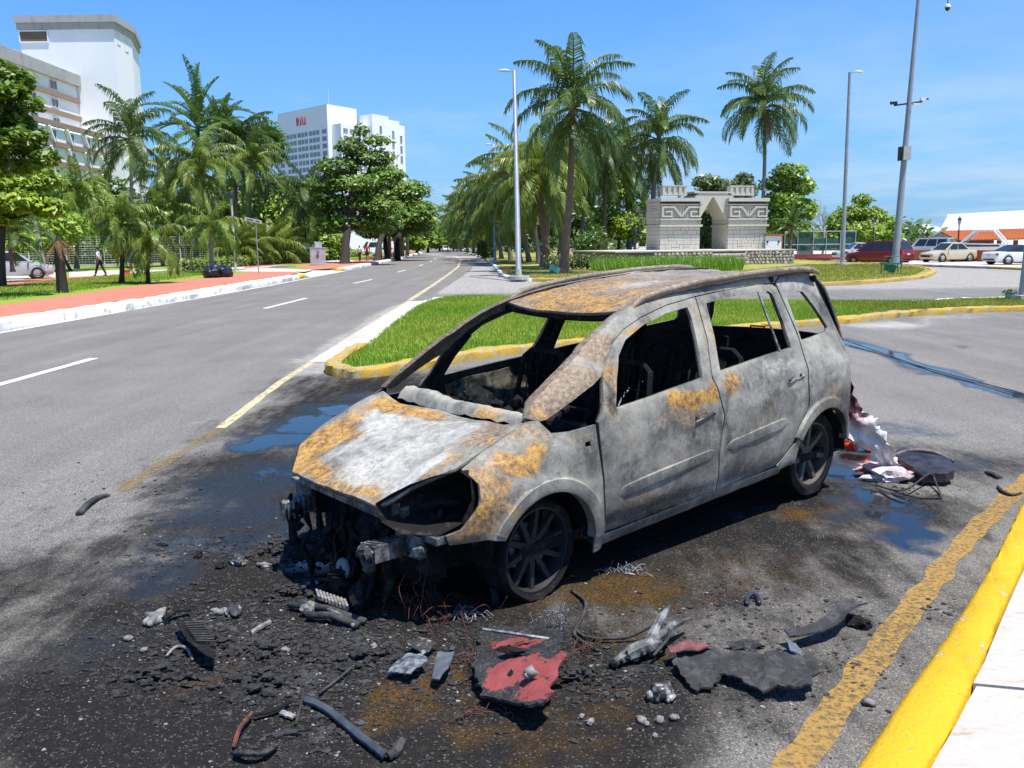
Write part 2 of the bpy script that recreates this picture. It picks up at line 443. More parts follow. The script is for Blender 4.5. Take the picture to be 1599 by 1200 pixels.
wet_a = blobs(GX + jx * .4 + (nz2 - .5) * .5, GY + jy * .4 + (vnoise(GX, GY, 3.3, 4, 25) - .5) * .5, [((-2.181, 9.088), .75, 1), ((-2.372, 8.387), .55, 1), ((-2.539, 7.986), .34, 1), ((-2.025, 9.877), .6, .9), ((-1.784, 10.713), .7, .62), ((-2.266, 6.664), .8, .66), ((-2.19, 5.996), .6, .66), ((-2.08, 5.203), .6, .62), ((-2.088, 4.683), .5, .58), ((-2.009, 7.041), .8, .72), ((-2.022, 3.888), .6, .45), ((-1.873, 5.314), .45, .68), ((-1.862, 5.985), .55, .66),
    ((-1.22, 4.958), .2, 1), ((-1.044, 4.702), .12, .95), ((-1.476, 5.552), .25, .75), ((2.765, 6.853), .36, 1), ((2.639, 6.221), .32, 1), ((2.634, 5.717), .32, 1), ((2.664, 5.358), .30, .95), ((2.42, 5.184), .26, .9), ((3.719, 7.235), .8, .5), ((4.032, 8.523), .8, .48), ((2.26, 5.845), .3, .7), ((3.118, 7.26), .3, .9), ((3.02, 7.738), .3, .8)])
drain_line = [(6.442, 16.8), (6.264, 14.083), (6.105, 12.236), (6.16, 10.154), (6.319, 8.723)]
wet_a = np.maximum(wet_a, 0.9 * np.clip(1.3 - seg_dist(WX, WY, drain_line) / 0.32, 0, 1))
wet_a = np.maximum(wet_a, 0.55 * np.clip(1.2 - seg_dist(WX, WY, [(5.525, 13.821), (6.812, 14.121), (9.024, 15.787)]) / 0.16, 0, 1))
ochre_a = blobs(WX, WY, [((-0.549, 4.253), .16, .9), ((-0.112, 3.045), .4, .5), ((0.255, 4.194), .4, .5), ((1.278, 4.687), .5, .45), ((0.255, 3.317), .4, .4), ((0.757, 4.427), .42, .75), ((0.453, 4.189), .3, .6), ((1.946, 5.856), .35, .85), ((-0.624, 3.143), .16, .7), ((-0.316, 3.433), .2, .8), ((-0.483, 3.234), .2, .8), ((2.499, 5.363), .25, .7), ((2.314, 5.993), .25, .8), ((0.689, 3.827), .25, .5), ((-1.374, 3.623), .18, .6), ((3.329, 8.558), .3, .6)])
dust_a = np.maximum(0.55 * np.clip(1.6 - seg_dist(WX, WY, [(-3.469, 29.474), (-3.044, 14.5), (-2.939, 10.782), (-2.922, 9.366)]) / 0.55, 0, 1), 0)
dust_a = np.maximum(dust_a, 0.9 * np.clip(1.3 - seg_dist(WX, WY, [(7.333, 18.787), (8.791, 19.535), (10.367, 20.344), (11.568, 20.73)]) / 0.55, 0, 1))
dust_a = np.maximum(dust_a, 0.55 * ((GY > 30.4) & (GY < 200) & (GX - np.vectorize(bend)(GY) > -2.9)))
dust_a = np.maximum(dust_a, 0.5 * np.clip(1.3 - seg_dist(WX, WY, [(19.894, 41.753), (21.905, 44.469), (22.715, 44.245), (15.938, 35.634)]) / 1.2, 0, 1))
dust_a = np.maximum(dust_a, 0.30 * np.clip((vnoise(GX, GY, 0.25, 3, 21) - .45) * 3, 0, 1) * (GY < 14))
dust_a = np.maximum(dust_a, 0.3 * np.clip(1.2 - seg_dist(WX, WY, [(1.278, 2.936), (2.147, 3.999), (3.505, 5.803)]) / 0.35, 0, 1))
shift = np.vectorize(bend)(GY)
ny, nx = GX.shape
vs = np.stack([GX + shift, GY, np.zeros_like(GX)], -1).reshape(-1, 3)
ii = (np.arange(ny - 1)[:, None] * nx + np.arange(nx - 1)[None]).ravel()
fs = np.stack([ii, ii + 1, ii + nx + 1, ii + nx], 1)
b = MB(); b.v = [tuple(v) for v in vs.tolist()]; b.f = [tuple(f) for f in fs.tolist()]
road = b.build('road', ASPHALT, cols=np.stack([soot_a, wet_a, ochre_a, dust_a], -1).reshape(-1, 4))
tag(road, kind='structure')

# --- lawn and soil
def lawn(name, g1, g2, straw, amount):
    m = Mat(name); P = m.pos()
    n = m.noise(0.35, 5, 0.6, P); f = m.noise(9, 4, 0.7, P)
    c = m.mix(f, g1, g2)
    c = m.mix(m.math('MULTIPLY', m.step(n, 0.42, 0.68), amount), c, straw)
    return m.out(c, 0.85, 0, m.bump(f, 0.8, 0.05), spec=0.2)
LAWN = lawn('lawn', (0.13, 0.22, 0.018), (0.26, 0.36, 0.04), (0.33, 0.29, 0.08), 0.45)
LAWN_DRY = lawn('dry_lawn', (0.15, 0.19, 0.025), (0.29, 0.29, 0.06), (0.42, 0.33, 0.12), 0.8)
EARTH = lawn('earth', (0.10, 0.11, 0.04), (0.2, 0.18, 0.09), (0.30, 0.25, 0.15), 0.8)
gr = MB(); gr.box((0, 1400, -0.25), (6000, 3600, 0.4)); tag(gr.build('ground', EARTH), kind='structure')

def paint(name, col, chip, amount, scale=7.0, rough=0.75, chip2=None):
    m = Mat(name); P = m.pos()
    n = m.noise(scale, 6, 0.68, P); n2 = m.noise(scale * 0.22, 4, 0.6, P); n3 = m.noise(60, 3, 0.6, P)
    c = m.mix(n3, tuple(v * .9 for v in col), tuple(min(1, v * 1.08) for v in col))
    c = m.mix(m.math('MULTIPLY', m.step(n2, 0.45, 0.75), 0.45), c, tuple(v * .55 for v in col))
    g = m.noise(scale * 3.1, 5, .75, m.scaled(P, (1, 1, 1), (3, 3, 3))); c = m.mix(m.math('MULTIPLY', m.step(g, .52, .72), .4), c, (0.16, 0.13, 0.09))
    k = m.step(m.math('ADD', m.math('MULTIPLY', n, 0.75), m.math('MULTIPLY', n2, 0.25)), 0.62 - amount * .2, 0.66 - amount * .2)
    c = m.mix(k, c, chip)
    if chip2: c = m.mix(m.step(m.noise(scale * 1.9, 5, 0.7, m.scaled(P, (1, 1, 1), (9, 4, 2))), 0.66, 0.70), c, chip2)
    h = m.math('SUBTRACT', n3, k)
    return m.out(c, rough, 0, m.bump(m.math('ADD', h, n), 0.6, 0.01), spec=0.15)
YELLOW_KERB = paint('yellow_kerb_paint', (0.60, 0.37, 0.02), (0.55, 0.50, 0.42), 0.10, 14, .85, chip2=(0.24, 0.15, 0.05))
OLD_YELLOW_KERB = paint('faded_yellow_kerb_paint', (0.47, 0.30, 0.045), (0.38, 0.31, 0.18), 0.6, 7, chip2=(0.14, 0.10, 0.05))
WHITE_KERB = paint('white_kerb_paint', (0.74, 0.73, 0.70), (0.42, 0.40, 0.36), 0.45, 3.5, chip2=(0.22, 0.2, 0.17))
GREY_KERB = paint('grey_kerb_concrete', (0.36, 0.35, 0.33), (0.22, 0.21, 0.2), 0.5, 5)
RED_PATH = paint('red_path_coating', (0.52, 0.155, 0.09), (0.44, 0.18, 0.125), 0.9, 2.5)
PALE_PATH = paint('pale_concrete', (0.52, 0.49, 0.44), (0.42, 0.39, 0.35), 0.5, 2.5)
def worn_line(name, col, wear, tint=None, sc=9):
    m = Mat(name); P = m.pos()
    n = m.noise(sc, 6, 0.78, P); n2 = m.noise(55, 3, 0.6, P); big = m.noise(0.8, 3, 0.5, P)
    k = m.math('ADD', m.math('ADD', m.math('MULTIPLY', n, 0.5), m.math('MULTIPLY', n2, 0.3)), m.math('MULTIPLY', big, 0.2))
    c = m.mix(m.step(n, .35, .7), col, tint or tuple(v * .7 for v in col))
    return m.out(c, 0.75, 0, m.bump(n2, .4, .005), transp=m.math('ADD', .12, m.math('MULTIPLY', .88, m.step(k, wear, wear + (.06 if sc < 12 else .16)))))
WHITE_LINE = worn_line('white_road_paint', (0.78, 0.77, 0.73), 0.62)
YELLOW_LINE = worn_line('yellow_road_paint', (0.60, 0.52, 0.30), 0.52)
WORN_YELLOW = worn_line('worn_yellow_road_paint', (0.36, 0.215, 0.045), 0.47, (0.24, 0.145, 0.04), 30)

def strip(name, pts, w, z, mat, step=0.3, parent=None, jitter=0.0, seed=0):
    p = dense(pts, step); L = offset_line(p, w / 2); Rr = offset_line(p, -w / 2)
    if jitter:
        L = [(x + jitter * mnoise.noise(Vector((x * 4, y * 4, seed))), y + jitter * mnoise.noise(Vector((x * 4, y * 4, seed + 5)))) for x, y in L]
        Rr = [(x + jitter * mnoise.noise(Vector((x * 4, y * 4, seed + 9))), y + jitter * mnoise.noise(Vector((x * 4, y * 4, seed + 3)))) for x, y in Rr]
    b = MB(); n = len(p)
    b.add([(x, y, z) for x, y in L] + [(x, y, z) for x, y in Rr], [(i, n + i, n + i + 1, i + 1) for i in range(n - 1)])
    return b.build(name, mat, parent)
def kerb(name, pts, w, h, mat, step=0.3, parent=None, jit=0.012, seed=0, z0=-0.05, lip=0.35, ends=True):
    """kerb swept along pts; the road is on the right hand of the direction of travel, w runs to the left"""
    p = dense(pts, step); n = len(p)
    prof = [(0, z0), (0.0, h * .72), (w * .10, h * .94), (w * .28, h), (w * .9, h * 1.0), (w, h * .96), (w, z0)]
    vs = []; k = len(prof); rows = [offset_line(p, o) for o, _ in prof]
    for i in range(n):
        for q in range(k):
            x, y = rows[q][i]; s = jit if q not in (0, k - 1) else jit * .5
            vs.append((x + s * mnoise.noise(Vector((x * 5, y * 5, seed + q))) * 1.5, y + s * mnoise.noise(Vector((x * 5, y * 5, seed + 7 + q))) * 1.5, prof[q][1] + s * mnoise.noise(Vector((x * 3, y * 3, seed + 20 + q * .3)))))
    fs = [(i * k + q, (i + 1) * k + q, (i + 1) * k + q + 1, i * k + q + 1) for i in range(n - 1) for q in range(k - 1)]
    if ends: fs += [tuple(range(k)), tuple(reversed([(n - 1) * k + q for q in range(k)]))]
    b = MB(); b.add(vs, fs)
    return tag(b.build(name, mat, parent, smooth=50), kind='structure') if parent is None else b.build(name, mat, parent, smooth=50)

# --- road markings
for y0, y1, x0, x1 in ((9.6, 14.85, -7.25, -7.28), (26.5, 31.6, -7.6, -7.5), (43.4, 48.2, -7.9, -7.75), (60.5, 65.5, -7.9, -7.9), (77.5, 82.5, -7.9, -7.9), (94.5, 99.5, -7.9, -7.9), (112, 117, -7.9, -7.9)):
    tag(strip('lane_dash', [(x0 + bend(y0), y0), (x1 + bend(y1), y1)], 0.16, 0.004, WHITE_LINE, jitter=0.015), kind='structure')
edge_pts = [(-11.72, y) for y in (2, 10, 18, 24, 30, 36, 42)] + [(-11.95, 50), (-12.1, 57)]
tag(strip('white_edge_line', edge_pts, 0.17, 0.004, WHITE_LINE, jitter=0.02), kind='structure')
tag(strip('yellow_edge_line', [(-3.09, 8.9), (-3.26, 11.8), (-3.4, 20), (-3.5, 29.4)], 0.115, 0.004, YELLOW_LINE, jitter=0.02), kind='structure')
tag(strip('worn_yellow_line', [(-3.12, 6.55), (-3.08, 8.9)], 0.13, 0.004, worn_line('faint_yellow_road_paint', (0.27, 0.185, 0.075), 0.43, (0.21, 0.15, 0.07), 26), 0.06, jitter=0.04), kind='structure')
tag(strip('yellow_edge_line', [(-3.5, 29.6), (-3.7, 42), (-3.95, 54), (-4.6 + .2, 72), (-6.2, 108), (-9.7, 150), (-14.0, 195), (-23, 240)], 0.2, 0.004, YELLOW_LINE, jitter=0.03), kind='structure')
tag(strip('worn_yellow_line', [(0.808, 2.551), (1.014, 2.861), (1.511, 3.505), (2.205, 4.39), (2.83, 5.172), (3.804, 6.297), (5.314, 7.893)], 0.13, 0.004, WORN_YELLOW, 0.04, jitter=0.03), kind='structure')
tag(strip('drain_slot', drain_line, 0.022, 0.005, plain('drain_gap', (0.012, 0.012, 0.012), 0.9), 0.2, jitter=0.01), kind='structure')

# --- left kerbs and left-hand land
LZ = 0.25
kl = [(-11.92, -6), (-11.92, 10), (-11.92, 20), (-11.78, 23), (-11.65, 26.5), (-11.7, 32), (-11.95, 41), (-12.1, 47), (-12.2, 50)]
kerb('left_kerb', kl, 0.62, LZ, WHITE_KERB, 0.4, jit=0.03)
kerb('left_kerb_end', [(-12.2, 50.02), (-12.35, 52.2), (-12.9, 53.4)], 0.62, LZ * .8, YELLOW_KERB, 0.4, jit=0.03)
kerb('left_kerb', [(-12.6, 62.8), (-12.4, 63.4), (-12.35, 64)], 0.62, LZ * .8, YELLOW_KERB, 0.4, jit=0.03)
kerb('left_kerb', [(-12.35, 64.1), (-12.45, 72), (-12.9, 77), (-13.4, 92), (-14.4, 115), (-16.2, 140), (-19.0, 187), (-26, 240)], 0.62, LZ, WHITE_KERB, 0.8, jit=0.03)
ki = offset_line(kl, 0.60)
kb = [(-12.2, 50), (-12.5, 53.2), (-13.2, 55.2)]
left_edge = ki + offset_line(kb, .6)[1:] + [(-14.6, 57.2), (-13.8, 59.8)] + offset_line([(-13.3, 59.8), (-12.6, 61.5), (-12.35, 64), (-12.45, 72), (-12.9, 77), (-13.4, 92), (-14.4, 115), (-16.2, 140), (-19.0, 187), (-26, 240)], .6)[1:]
sheet('left_lawn', left_edge + [(-30, 330), (-160, 330), (-160, -6)], LZ - 0.012, LAWN, 6)
sw_back = [(-15.6, -6), (-15.7, 20)] + [(-15.153, 25.509), (-15.747, 30.361), (-16.344, 36.848), (-16.575, 44.944), (-16.934, 57.557), (-17.202, 66.931)]
sheet('red_sidewalk', [p for p in left_edge if p[1] < 56.5] + sw_back[::-1], LZ - 0.004, RED_PATH, 3)
sheet('red_sidewalk', [(-13.8, 59.9), (-12.95, 64), (-13.1, 72), (-13.5, 77), (-14.0, 92), (-15.0, 115), (-17.0, 140), (-19.8, 187), (-27, 240), (-29, 240), (-22, 187), (-19.4, 140), (-18.1, 115), (-17.3, 97), (-17.2, 86), (-17.6, 79), (-17.8, 70)], LZ - 0.004, RED_PATH, 4)
sheet('driveway', [(-13.2, 55.4), (-13.6, 59.6), (-18.5, 66), (-19.5, 58)], LZ - 0.0, PALE_PATH, 3)
sheet('red_path', [(-22.436, 31.53), (-21.493, 36.306), (-21.381, 39.078), (-21.607, 42.387), (-21.996, 48.08), (-23.373, 52.389), (-25.076, 53.977), (-26.14, 49.183), (-26.118, 44.184), (-27.904, 39.286)], LZ - 0.004, RED_PATH, 3)
sheet('pale_path', [(-25.512, 49.956), (-23.596, 52.453), (-20.158, 53.646), (-21.278, 58.98), (-24.174, 64.396), (-28.975, 64.483), (-31.85, 62.442)], LZ - 0.0, PALE_PATH, 3)
sheet('driveway', [(-24, 44)] + [(-30.229, 47.584), (-25.856, 50.049), (-31.209, 60.825), (-40.458, 63.785)], LZ - 0.006, PALE_PATH, 3)
sheet('driveway', [(-11.9, 51.8), (-12.1, 63.6), (-14.3, 62.0), (-14.1, 55.6)], 0, PALE_PATH, .8, zf=lambda x, y: .012 + .245 * max(0, min(1, (-12.2 - x) / 1.9)))
sheet('red_path', [(-20.294, 58.658), (-18.853, 64.117), (-20.187, 78.604), (-20.286, 83.835), (-16.271, 79.342), (-15.664, 87.442), (-19.38, 103.972), (-24.893, 102.955), (-25.09, 83.333), (-22.465, 67.13)], LZ + 0.002, PALE_PATH, 3)
sheet('red_path', [(-19.92, 64.502), (-20.142, 76.225), (-18.9, 83.188), (-21.397, 93.613), (-25.002, 92.114), (-23.7, 77.738)], LZ + 0.006, RED_PATH, 3)

# --- near island (long strip to the right) with faded yellow kerb
isl_front = [(-2.55, 29.3), (-2.95, 26), (-2.95, 20), (-2.85, 16), (-2.90, 14.2), (-2.86, 13.0), (-2.62, 12.45), (-2.2, 12.22), (-1.54, 12.8), (-.4, 14.3), (.24, 14.9), (3.0, 16.8), (5.5, 18.4), (7.9, 19.8), (9.4, 21.0), (11.6, 22.1), (13.4, 22.5), (20, 22.9), (40, 23.5)]
fr = curve(isl_front, 5)
cut = min(range(len(fr)), key=lambda i: abs(fr[i][1] - 15.6) + (fr[i][0] > -2) * 50)
kerb('island_kerb', [p[:2] for p in fr[:cut + 1]], 0.24, 0.13, WHITE_KERB, 0.15, jit=0.03, seed=4)
kerb('island_kerb', [p[:2] for p in fr[cut:]], 0.26, 0.15, OLD_YELLOW_KERB, 0.15, jit=0.035, seed=2)
isl_back = [(40, 29), (16.1, 27.0), (12.4, 25.6), (10.4, 25.8), (6, 27.0), (1.7, 28.4), (-.3, 30.0), (-1.6, 30.4), (-2.55, 29.35)]
kerb('island_kerb', [p[:2] for p in curve(isl_back, 5)], 0.2, 0.10, WHITE_KERB, 0.4, jit=0.03, seed=5)
inner = offset_line([p[:2] for p in fr], 0.2)
isl_poly = inner + offset_line([p[:2] for p in curve(isl_back, 4)], 0.15)
def near_grass(p): return p
sheet('island_lawn', isl_poly, 0.10, LAWN, 1.2)
sheet('gravel_verge', [(-3.35, 14), (-3.40, 20), (-3.46, 29.2), (-2.6, 29.2), (-2.93, 25), (-2.93, 20), (-2.84, 16), (-2.9, 14)], 0.006, PALE_PATH, 1)

# --- big island of the monument
big_front = [(-10.2, 178), (-7.2, 155), (-3.4, 108.7), (-1.66, 76), (-1.0, 60), (-.7, 52.8), (-.2, 46.5), (0.4, 43.6), (1.7, 42.9), (4.5, 40.5), (9, 37.2), (13.2, 36.2), (16.1, 37.9), (19.9, 41.8), (22.2, 45.5), (24.6, 50), (26.8, 56), (28.2, 62), (28.2, 66), (27.2, 73), (26.5, 84), (27, 110), (20, 190)]
bf = [p[:2] for p in curve(big_front, 5)]
i1 = min(range(len(bf)), key=lambda i: abs(bf[i][0] - 1.2) + abs(bf[i][1] - 43.2))
kerb('median_kerb', bf[:i1 + 1], 0.25, 0.16, WHITE_KERB, 0.5, jit=0.03, seed=6)
kerb('median_kerb', bf[i1:], 0.3, 0.17, OLD_YELLOW_KERB, 0.4, jit=0.04, seed=8)
big_in = offset_line(bf, .22)
sheet('median_lawn', big_in, 0.13, LAWN_DRY, 4)
sheet('median_path', [(-0.108, 54.568), (3.454, 56.656), (6.755, 56.205), (6.38, 53.075), (3.188, 52.303), (-0.101, 50.517)], 0.138, PALE_PATH, 1.5)

# --- far street side: raised pavement and car park
far_k = [(29.3, 120), (29.2, 89.0), (28.6, 74), (28.45, 66), (28.9, 61), (30.0, 56), (30.6, 52), (31.0, 44), (34, 30), (45, 20)]
fk = [p[:2] for p in curve(far_k, 5)][::-1]
iy = min(range(len(fk)), key=lambda i: abs(fk[i][1] - 54.5))
kerb('far_kerb', fk[:iy + 1][::-1][::-1], -0.3, 0.16, OLD_YELLOW_KERB, 0.5, jit=0.02, seed=9)
kerb('far_kerb', fk[iy:], -0.3, 0.16, GREY_KERB, 0.5, jit=0.02, seed=9)
sheet('car_park', offset_line(fk, -0.28) + [(29.6, 330), (160, 330), (160, 20)], 0.14, PALE_PATH, 8)

# --- kerb and pavement slabs at the lower right
rk = [(0.908, 2.4), (1.284, 2.857), (1.632, 3.29), (2.051, 3.796), (2.649, 4.555), (3.623, 5.858), (5.197, 7.899)]
ro = [(1.04, 2.22), (1.382, 2.643), (1.713, 3.044), (2.304, 3.834), (2.801, 4.481), (4.149, 6.195)]
pr = [tuple(p) for p in curve([rk[0]] + rk, 4)][4:]
def near_kerb():
    b = MB(); A = dense([p[:2] for p in curve(rk, 6)], .04); n = len(A)
    B = dense([p[:2] for p in curve(ro, 6)], .04)
    def at(L, t): 
        f = t * (len(L) - 1); i = min(int(f), len(L) - 2); return (lerp(L[i][0], L[i + 1][0], f - i), lerp(L[i][1], L[i + 1][1], f - i))
    N = 150; vs = []; prof = [(0, -.03), (0.0, 0.05), (0.06, .105), (0.22, .137), (.6, .142), (.94, .14), (1.0, .128), (1.0, -.03)]
    for i in range(N):
        t = i / (N - 1); a = at(A, t); c = at(B, t)
        for q, (w, z) in enumerate(prof):
            x, y = lerp(a[0], c[0], w), lerp(a[1], c[1], w); s = .006 if 0 < q < 7 else .003
            vs.append((x + s * mnoise.noise(Vector((x * 6, y * 6, q))), y + s * mnoise.noise(Vector((x * 6, y * 6, q + 9))), z + s * .7 * mnoise.noise(Vector((x * 5, y * 5, q * .2 + 3)))))
    k = len(prof)
    b.add(vs, [(i * k + q, i * k + q + 1, (i + 1) * k + q + 1, (i + 1) * k + q) for i in range(N - 1) for q in range(k - 1)])
    o = b.build('near_kerb', YELLOW_KERB, smooth=50)
    tag(o, kind='structure')
    return at, B
at_fn, RB = near_kerb()
m = Mat('stained_concrete_slab'); P = m.pos()  # pale concrete in its own tone with brown stains
n = m.noise(3.5, 6, 0.7, m.scaled(P, (1, 4, 1))); n2 = m.noise(22, 4, 0.7, P); n3 = m.noise(1.4, 3, .5, P)
c = m.mix(n2, (0.36, 0.33, 0.285), (0.50, 0.47, 0.42))
c = m.mix(m.math('MULTIPLY', m.step(m.math('ADD', m.math('MULTIPLY', n, .7), m.math('MULTIPLY', n2, .3)), 0.53, 0.64), .6), c, (0.30, 0.20, 0.11))
c = m.mix(m.step(n3, 0.66, 0.74), c, (0.20, 0.13, 0.07))
SLAB = m.out(c, 0.8, 0, m.bump(n2, .4, .006), spec=.3)
pav = sheet('pavement', [(p[0] + .02, p[1]) for p in RB] + [(4.55, 7.05), (5.6, 8.1), (7.4, 9.0), (10, 9.5), (14, 9.7), (14, 0.5), (1.2, .5)], 0.105, plain('pavement_bed', (0.12, 0.085, 0.05), 0.95), 1)
cuts = [0.0, 0.36, 0.70, 1.0]
cuts = [-.05, .225, .62, 1.0]
for a, c2 in zip(cuts[:-1], cuts[1:]):
    pts = []
    for k in range(9):
        q = at_fn(RB, max(0, lerp(a, c2, k / 8))); pts.append((q[0] + .016, q[1]))
    d = Vector((0.97, -0.22))
    if a < 0: pts[0] = (pts[0][0] - .2, pts[0][1] - .4)
    g = 0.012; W_ = 1.9
    p0 = (pts[0][0], pts[0][1] + g); p1 = (pts[-1][0], pts[-1][1] - g)
    poly = [p0] + pts[1:-1] + [p1, (p1[0] + d.x * 1.9, p1[1] + d.y * 1.9), (p0[0] + d.x * 1.9, p0[1] + d.y * 1.9)]
    b = MB(); b.prism(poly[::-1], 0.10, 0.142); b.build('paving_slab', SLAB, pav)
    for r_ in range(1, 4):
        q0, q1 = Vector(p0) + d * (W_ * r_ + .014 * r_), Vector(p1) + d * (W_ * r_ + .014 * r_)
        b = MB(); b.prism([tuple(q0 + d * 1.886), tuple(q1 + d * 1.886), tuple(q1), tuple(q0)], 0.10, 0.142); b.build('paving_slab', SLAB, pav)

k_end = [rk[-1]] + [(rk[-1][0] + .42, rk[-1][1] + .62), (5.5, 8.35), (7.3, 9.3), (10, 9.8), (14, 10.0)]
kerb('near_kerb', [p[:2] for p in curve(k_end, 5)], -0.22, 0.14, YELLOW_KERB, 0.15, jit=.006, seed=31, lip=.3)
sheet('pavement_corner', [(RB[-1][0] + .03, RB[-1][1] + .02), (4.75, 7.35), (5.62, 8.12), (7.4, 9.04), (10, 9.54), (14, 9.74), (14, 4.5), (12.2, 4.6)], 0.136, PALE_PATH, .6)


# ================================================================ BUILDINGS AND MONUMENT
def wallmat(name, col, stain=(0.45, 0.44, 0.42), amt=.35, scale=.25):
    m = Mat(name); P = m.obj(); n = m.noise(scale, 5, .6, P); s = m.noise(scale * 2.2, 4, .6, m.scaled(P, (1, 1, .12)))
    f = m.noise(scale * 14, 3, .6, P)
    c = m.mix(m.math('MULTIPLY', m.step(m.math('ADD', m.math('MULTIPLY', n, .5), m.math('MULTIPLY', s, .5)), .48, .72), amt), col, stain)
    c = m.mix(m.math('MULTIPLY', f, .12), c, tuple(v * .7 for v in col))
    return m.out(c, .85, 0, m.bump(f, .2, .02))
STUCCO = wallmat('white_stucco', (0.86, 0.86, 0.85), (0.62, 0.62, 0.60), .3)
PARAPET = wallmat('weathered_parapet', (0.40, 0.39, 0.37), (0.22, 0.21, 0.20), .8, .6)
BROWNBAND = wallmat('brown_band_paint', (0.30, 0.215, 0.15), (0.24, 0.17, 0.12), .5)
m = Mat('dark_window_glass'); GLASS = m.out(m.mix(m.noise(.4, 3), (0.03, 0.045, 0.06), (0.09, 0.12, 0.15)), .08, 0, None, .6)
FRAME_W = plain('white_window_frame', (0.7, 0.7, 0.7), .6, .08)
PALEWHITE = wallmat('hotel_white', (0.86, 0.87, 0.88), (0.7, 0.72, 0.74), .25, .1)
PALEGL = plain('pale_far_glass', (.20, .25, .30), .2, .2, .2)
RED_SIGN = plain('red_letters', (0.45, 0.015, 0.03), .5, .05)

def face_window(parent, o, u, w, h, mat=GLASS, frame=True, depth=.25, mull=1, name='window', fw=.10):
    """window in a wall plane: o = centre (Vector), u = horizontal direction in the wall, normal = u x z (towards viewer)"""
    u = Vector(u).normalized(); n = Vector((u.y, -u.x, 0)); z = Vector((0, 0, 1))
    def q(b, cx, cz, ww, hh, d0, d1):
        vs = []
        for d in (d0, d1):
            for sx, sz in ((-1, -1), (1, -1), (1, 1), (-1, 1)): vs.append(o + u * (cx + sx * ww / 2) + z * (cz + sz * hh / 2) + n * d)
        b.add(vs, [(0, 3, 2, 1), (4, 5, 6, 7), (0, 1, 5, 4), (1, 2, 6, 5), (2, 3, 7, 6), (3, 0, 4, 7)])
    b = MB()
    q(b, 0, h / 2 + fw / 2, w + 2 * fw, fw, -.05, .08); q(b, 0, -h / 2 - fw / 2, w + 2 * fw, fw, -.05, .11); q(b, -w / 2 - fw / 2, 0, fw, h, -.05, .08); q(b, w / 2 + fw / 2, 0, fw, h, -.05, .08)
    for k in range(mull): q(b, -w / 2 + w * (k + 1) / (mull + 1), 0, fw * .6, h, -.05, .05)
    f = b.build(name, FRAME_W, parent)
    g = MB(); q(g, 0, 0, w, h, -.06, .012); g.build('pane', mat, f)
    return f

# --- white hotel with brown bands, left
hotel = empty('hotel_building', (-63.0, 110, 0), 0, 'white hotel with brown floor bands, grey roof edges and a tall blank tower', 'building'); hotel.scale = (1, 1, .924)
hotel_inv = Matrix.Translation((66, -110, 0))
def hb(mb, name, mat, parent=hotel, sm=False):
    mb.v = [(x + 66, y - 110, z) for x, y, z in mb.v]; return mb.build(name, mat, parent, smooth=sm)
tw = MB(); tw.prism([(-73.2, 130), (-59.7, 130), (-59.9, 136.3), (-63.0, 146), (-73.2, 146)], 0, 35.6)
tower = hb(tw, 'tower', STUCCO)
pp = MB(); pp.prism([(-73.5, 129.7), (-59.4, 129.7), (-59.6, 136.5), (-62.8, 146.3), (-73.5, 146.3)], 35.6, 36.55); pp.prism([(-73.7, 129.5), (-59.2, 129.5), (-59.4, 136.6), (-62.6, 146.5), (-73.7, 146.5)], 36.56, 37.6)
hb(pp, 'parapet', PARAPET)
lo = MB(); lo.box((-73.6, 137.5, 16.5), (3.4, 13, 33)); hb(lo, 'lift_shaft', STUCCO)
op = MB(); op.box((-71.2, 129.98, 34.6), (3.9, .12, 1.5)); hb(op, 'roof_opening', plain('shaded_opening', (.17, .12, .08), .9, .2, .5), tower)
fr2 = MB()
for c, d in (((-71.2, 129.92, 35.42), (4.2, .2, .14)), ((-71.2, 129.92, 33.78), (4.2, .2, .14)), ((-73.25, 129.92, 34.6), (.14, .2, 1.5)), ((-69.2, 129.92, 34.6), (.14, .2, 1.5))): fr2.box(c, d)
hb(fr2, 'opening_frame', STUCCO, tower)
for yy, zz in ((131.4, 34.4), (134.2, 34.0)):
    face_window(tower, Vector((6.25 - (yy - 130) * .03, yy - 110, zz)), (-.032, 1, 0), .9, 1.5, mull=0)
slab = MB(); slab.box((-73.7, 96, 13.5), (16, 67.9, 27)); up_block = hb(slab, 'upper_wing', STUCCO)
p2 = MB(); p2.box((-73.5, 96, 27.85), (16.9, 68.5, 1.7)); hb(p2, 'parapet', PARAPET)
ll = MB(); ll.box((-66.2, 101, 9.4), (7.4, 62, 18.8)); low_block = hb(ll, 'lower_wing', STUCCO)
rail = MB(); rail.box((-62.4, 101, 19.8), (.08, 62, .06)); rail.box((-62.4, 101, 19.35), (.06, 62, .05))
for i in range(63): rail.box((-62.4, 70 + i, 19.3), (.05, .05, 1.0))
hb(rail, 'roof_railing', FRAME_W)
for zb, xf, ya, yb, par in ((24.8, -65.6, 62.1, 130, up_block), (22.1, -65.6, 62.1, 130, up_block), (19.4, -62.4, 70, 132, low_block), (16.6, -62.4, 70, 132, low_block), (13.9, -62.4, 70, 132, low_block), (11.1, -62.4, 70, 132, low_block), (8.4, -62.4, 70, 132, low_block)):
    b = MB(); b.box((xf + .0, (ya + yb) / 2, zb), (.5, yb - ya - .2, .72)); hb(b, 'floor_band', BROWNBAND, par)
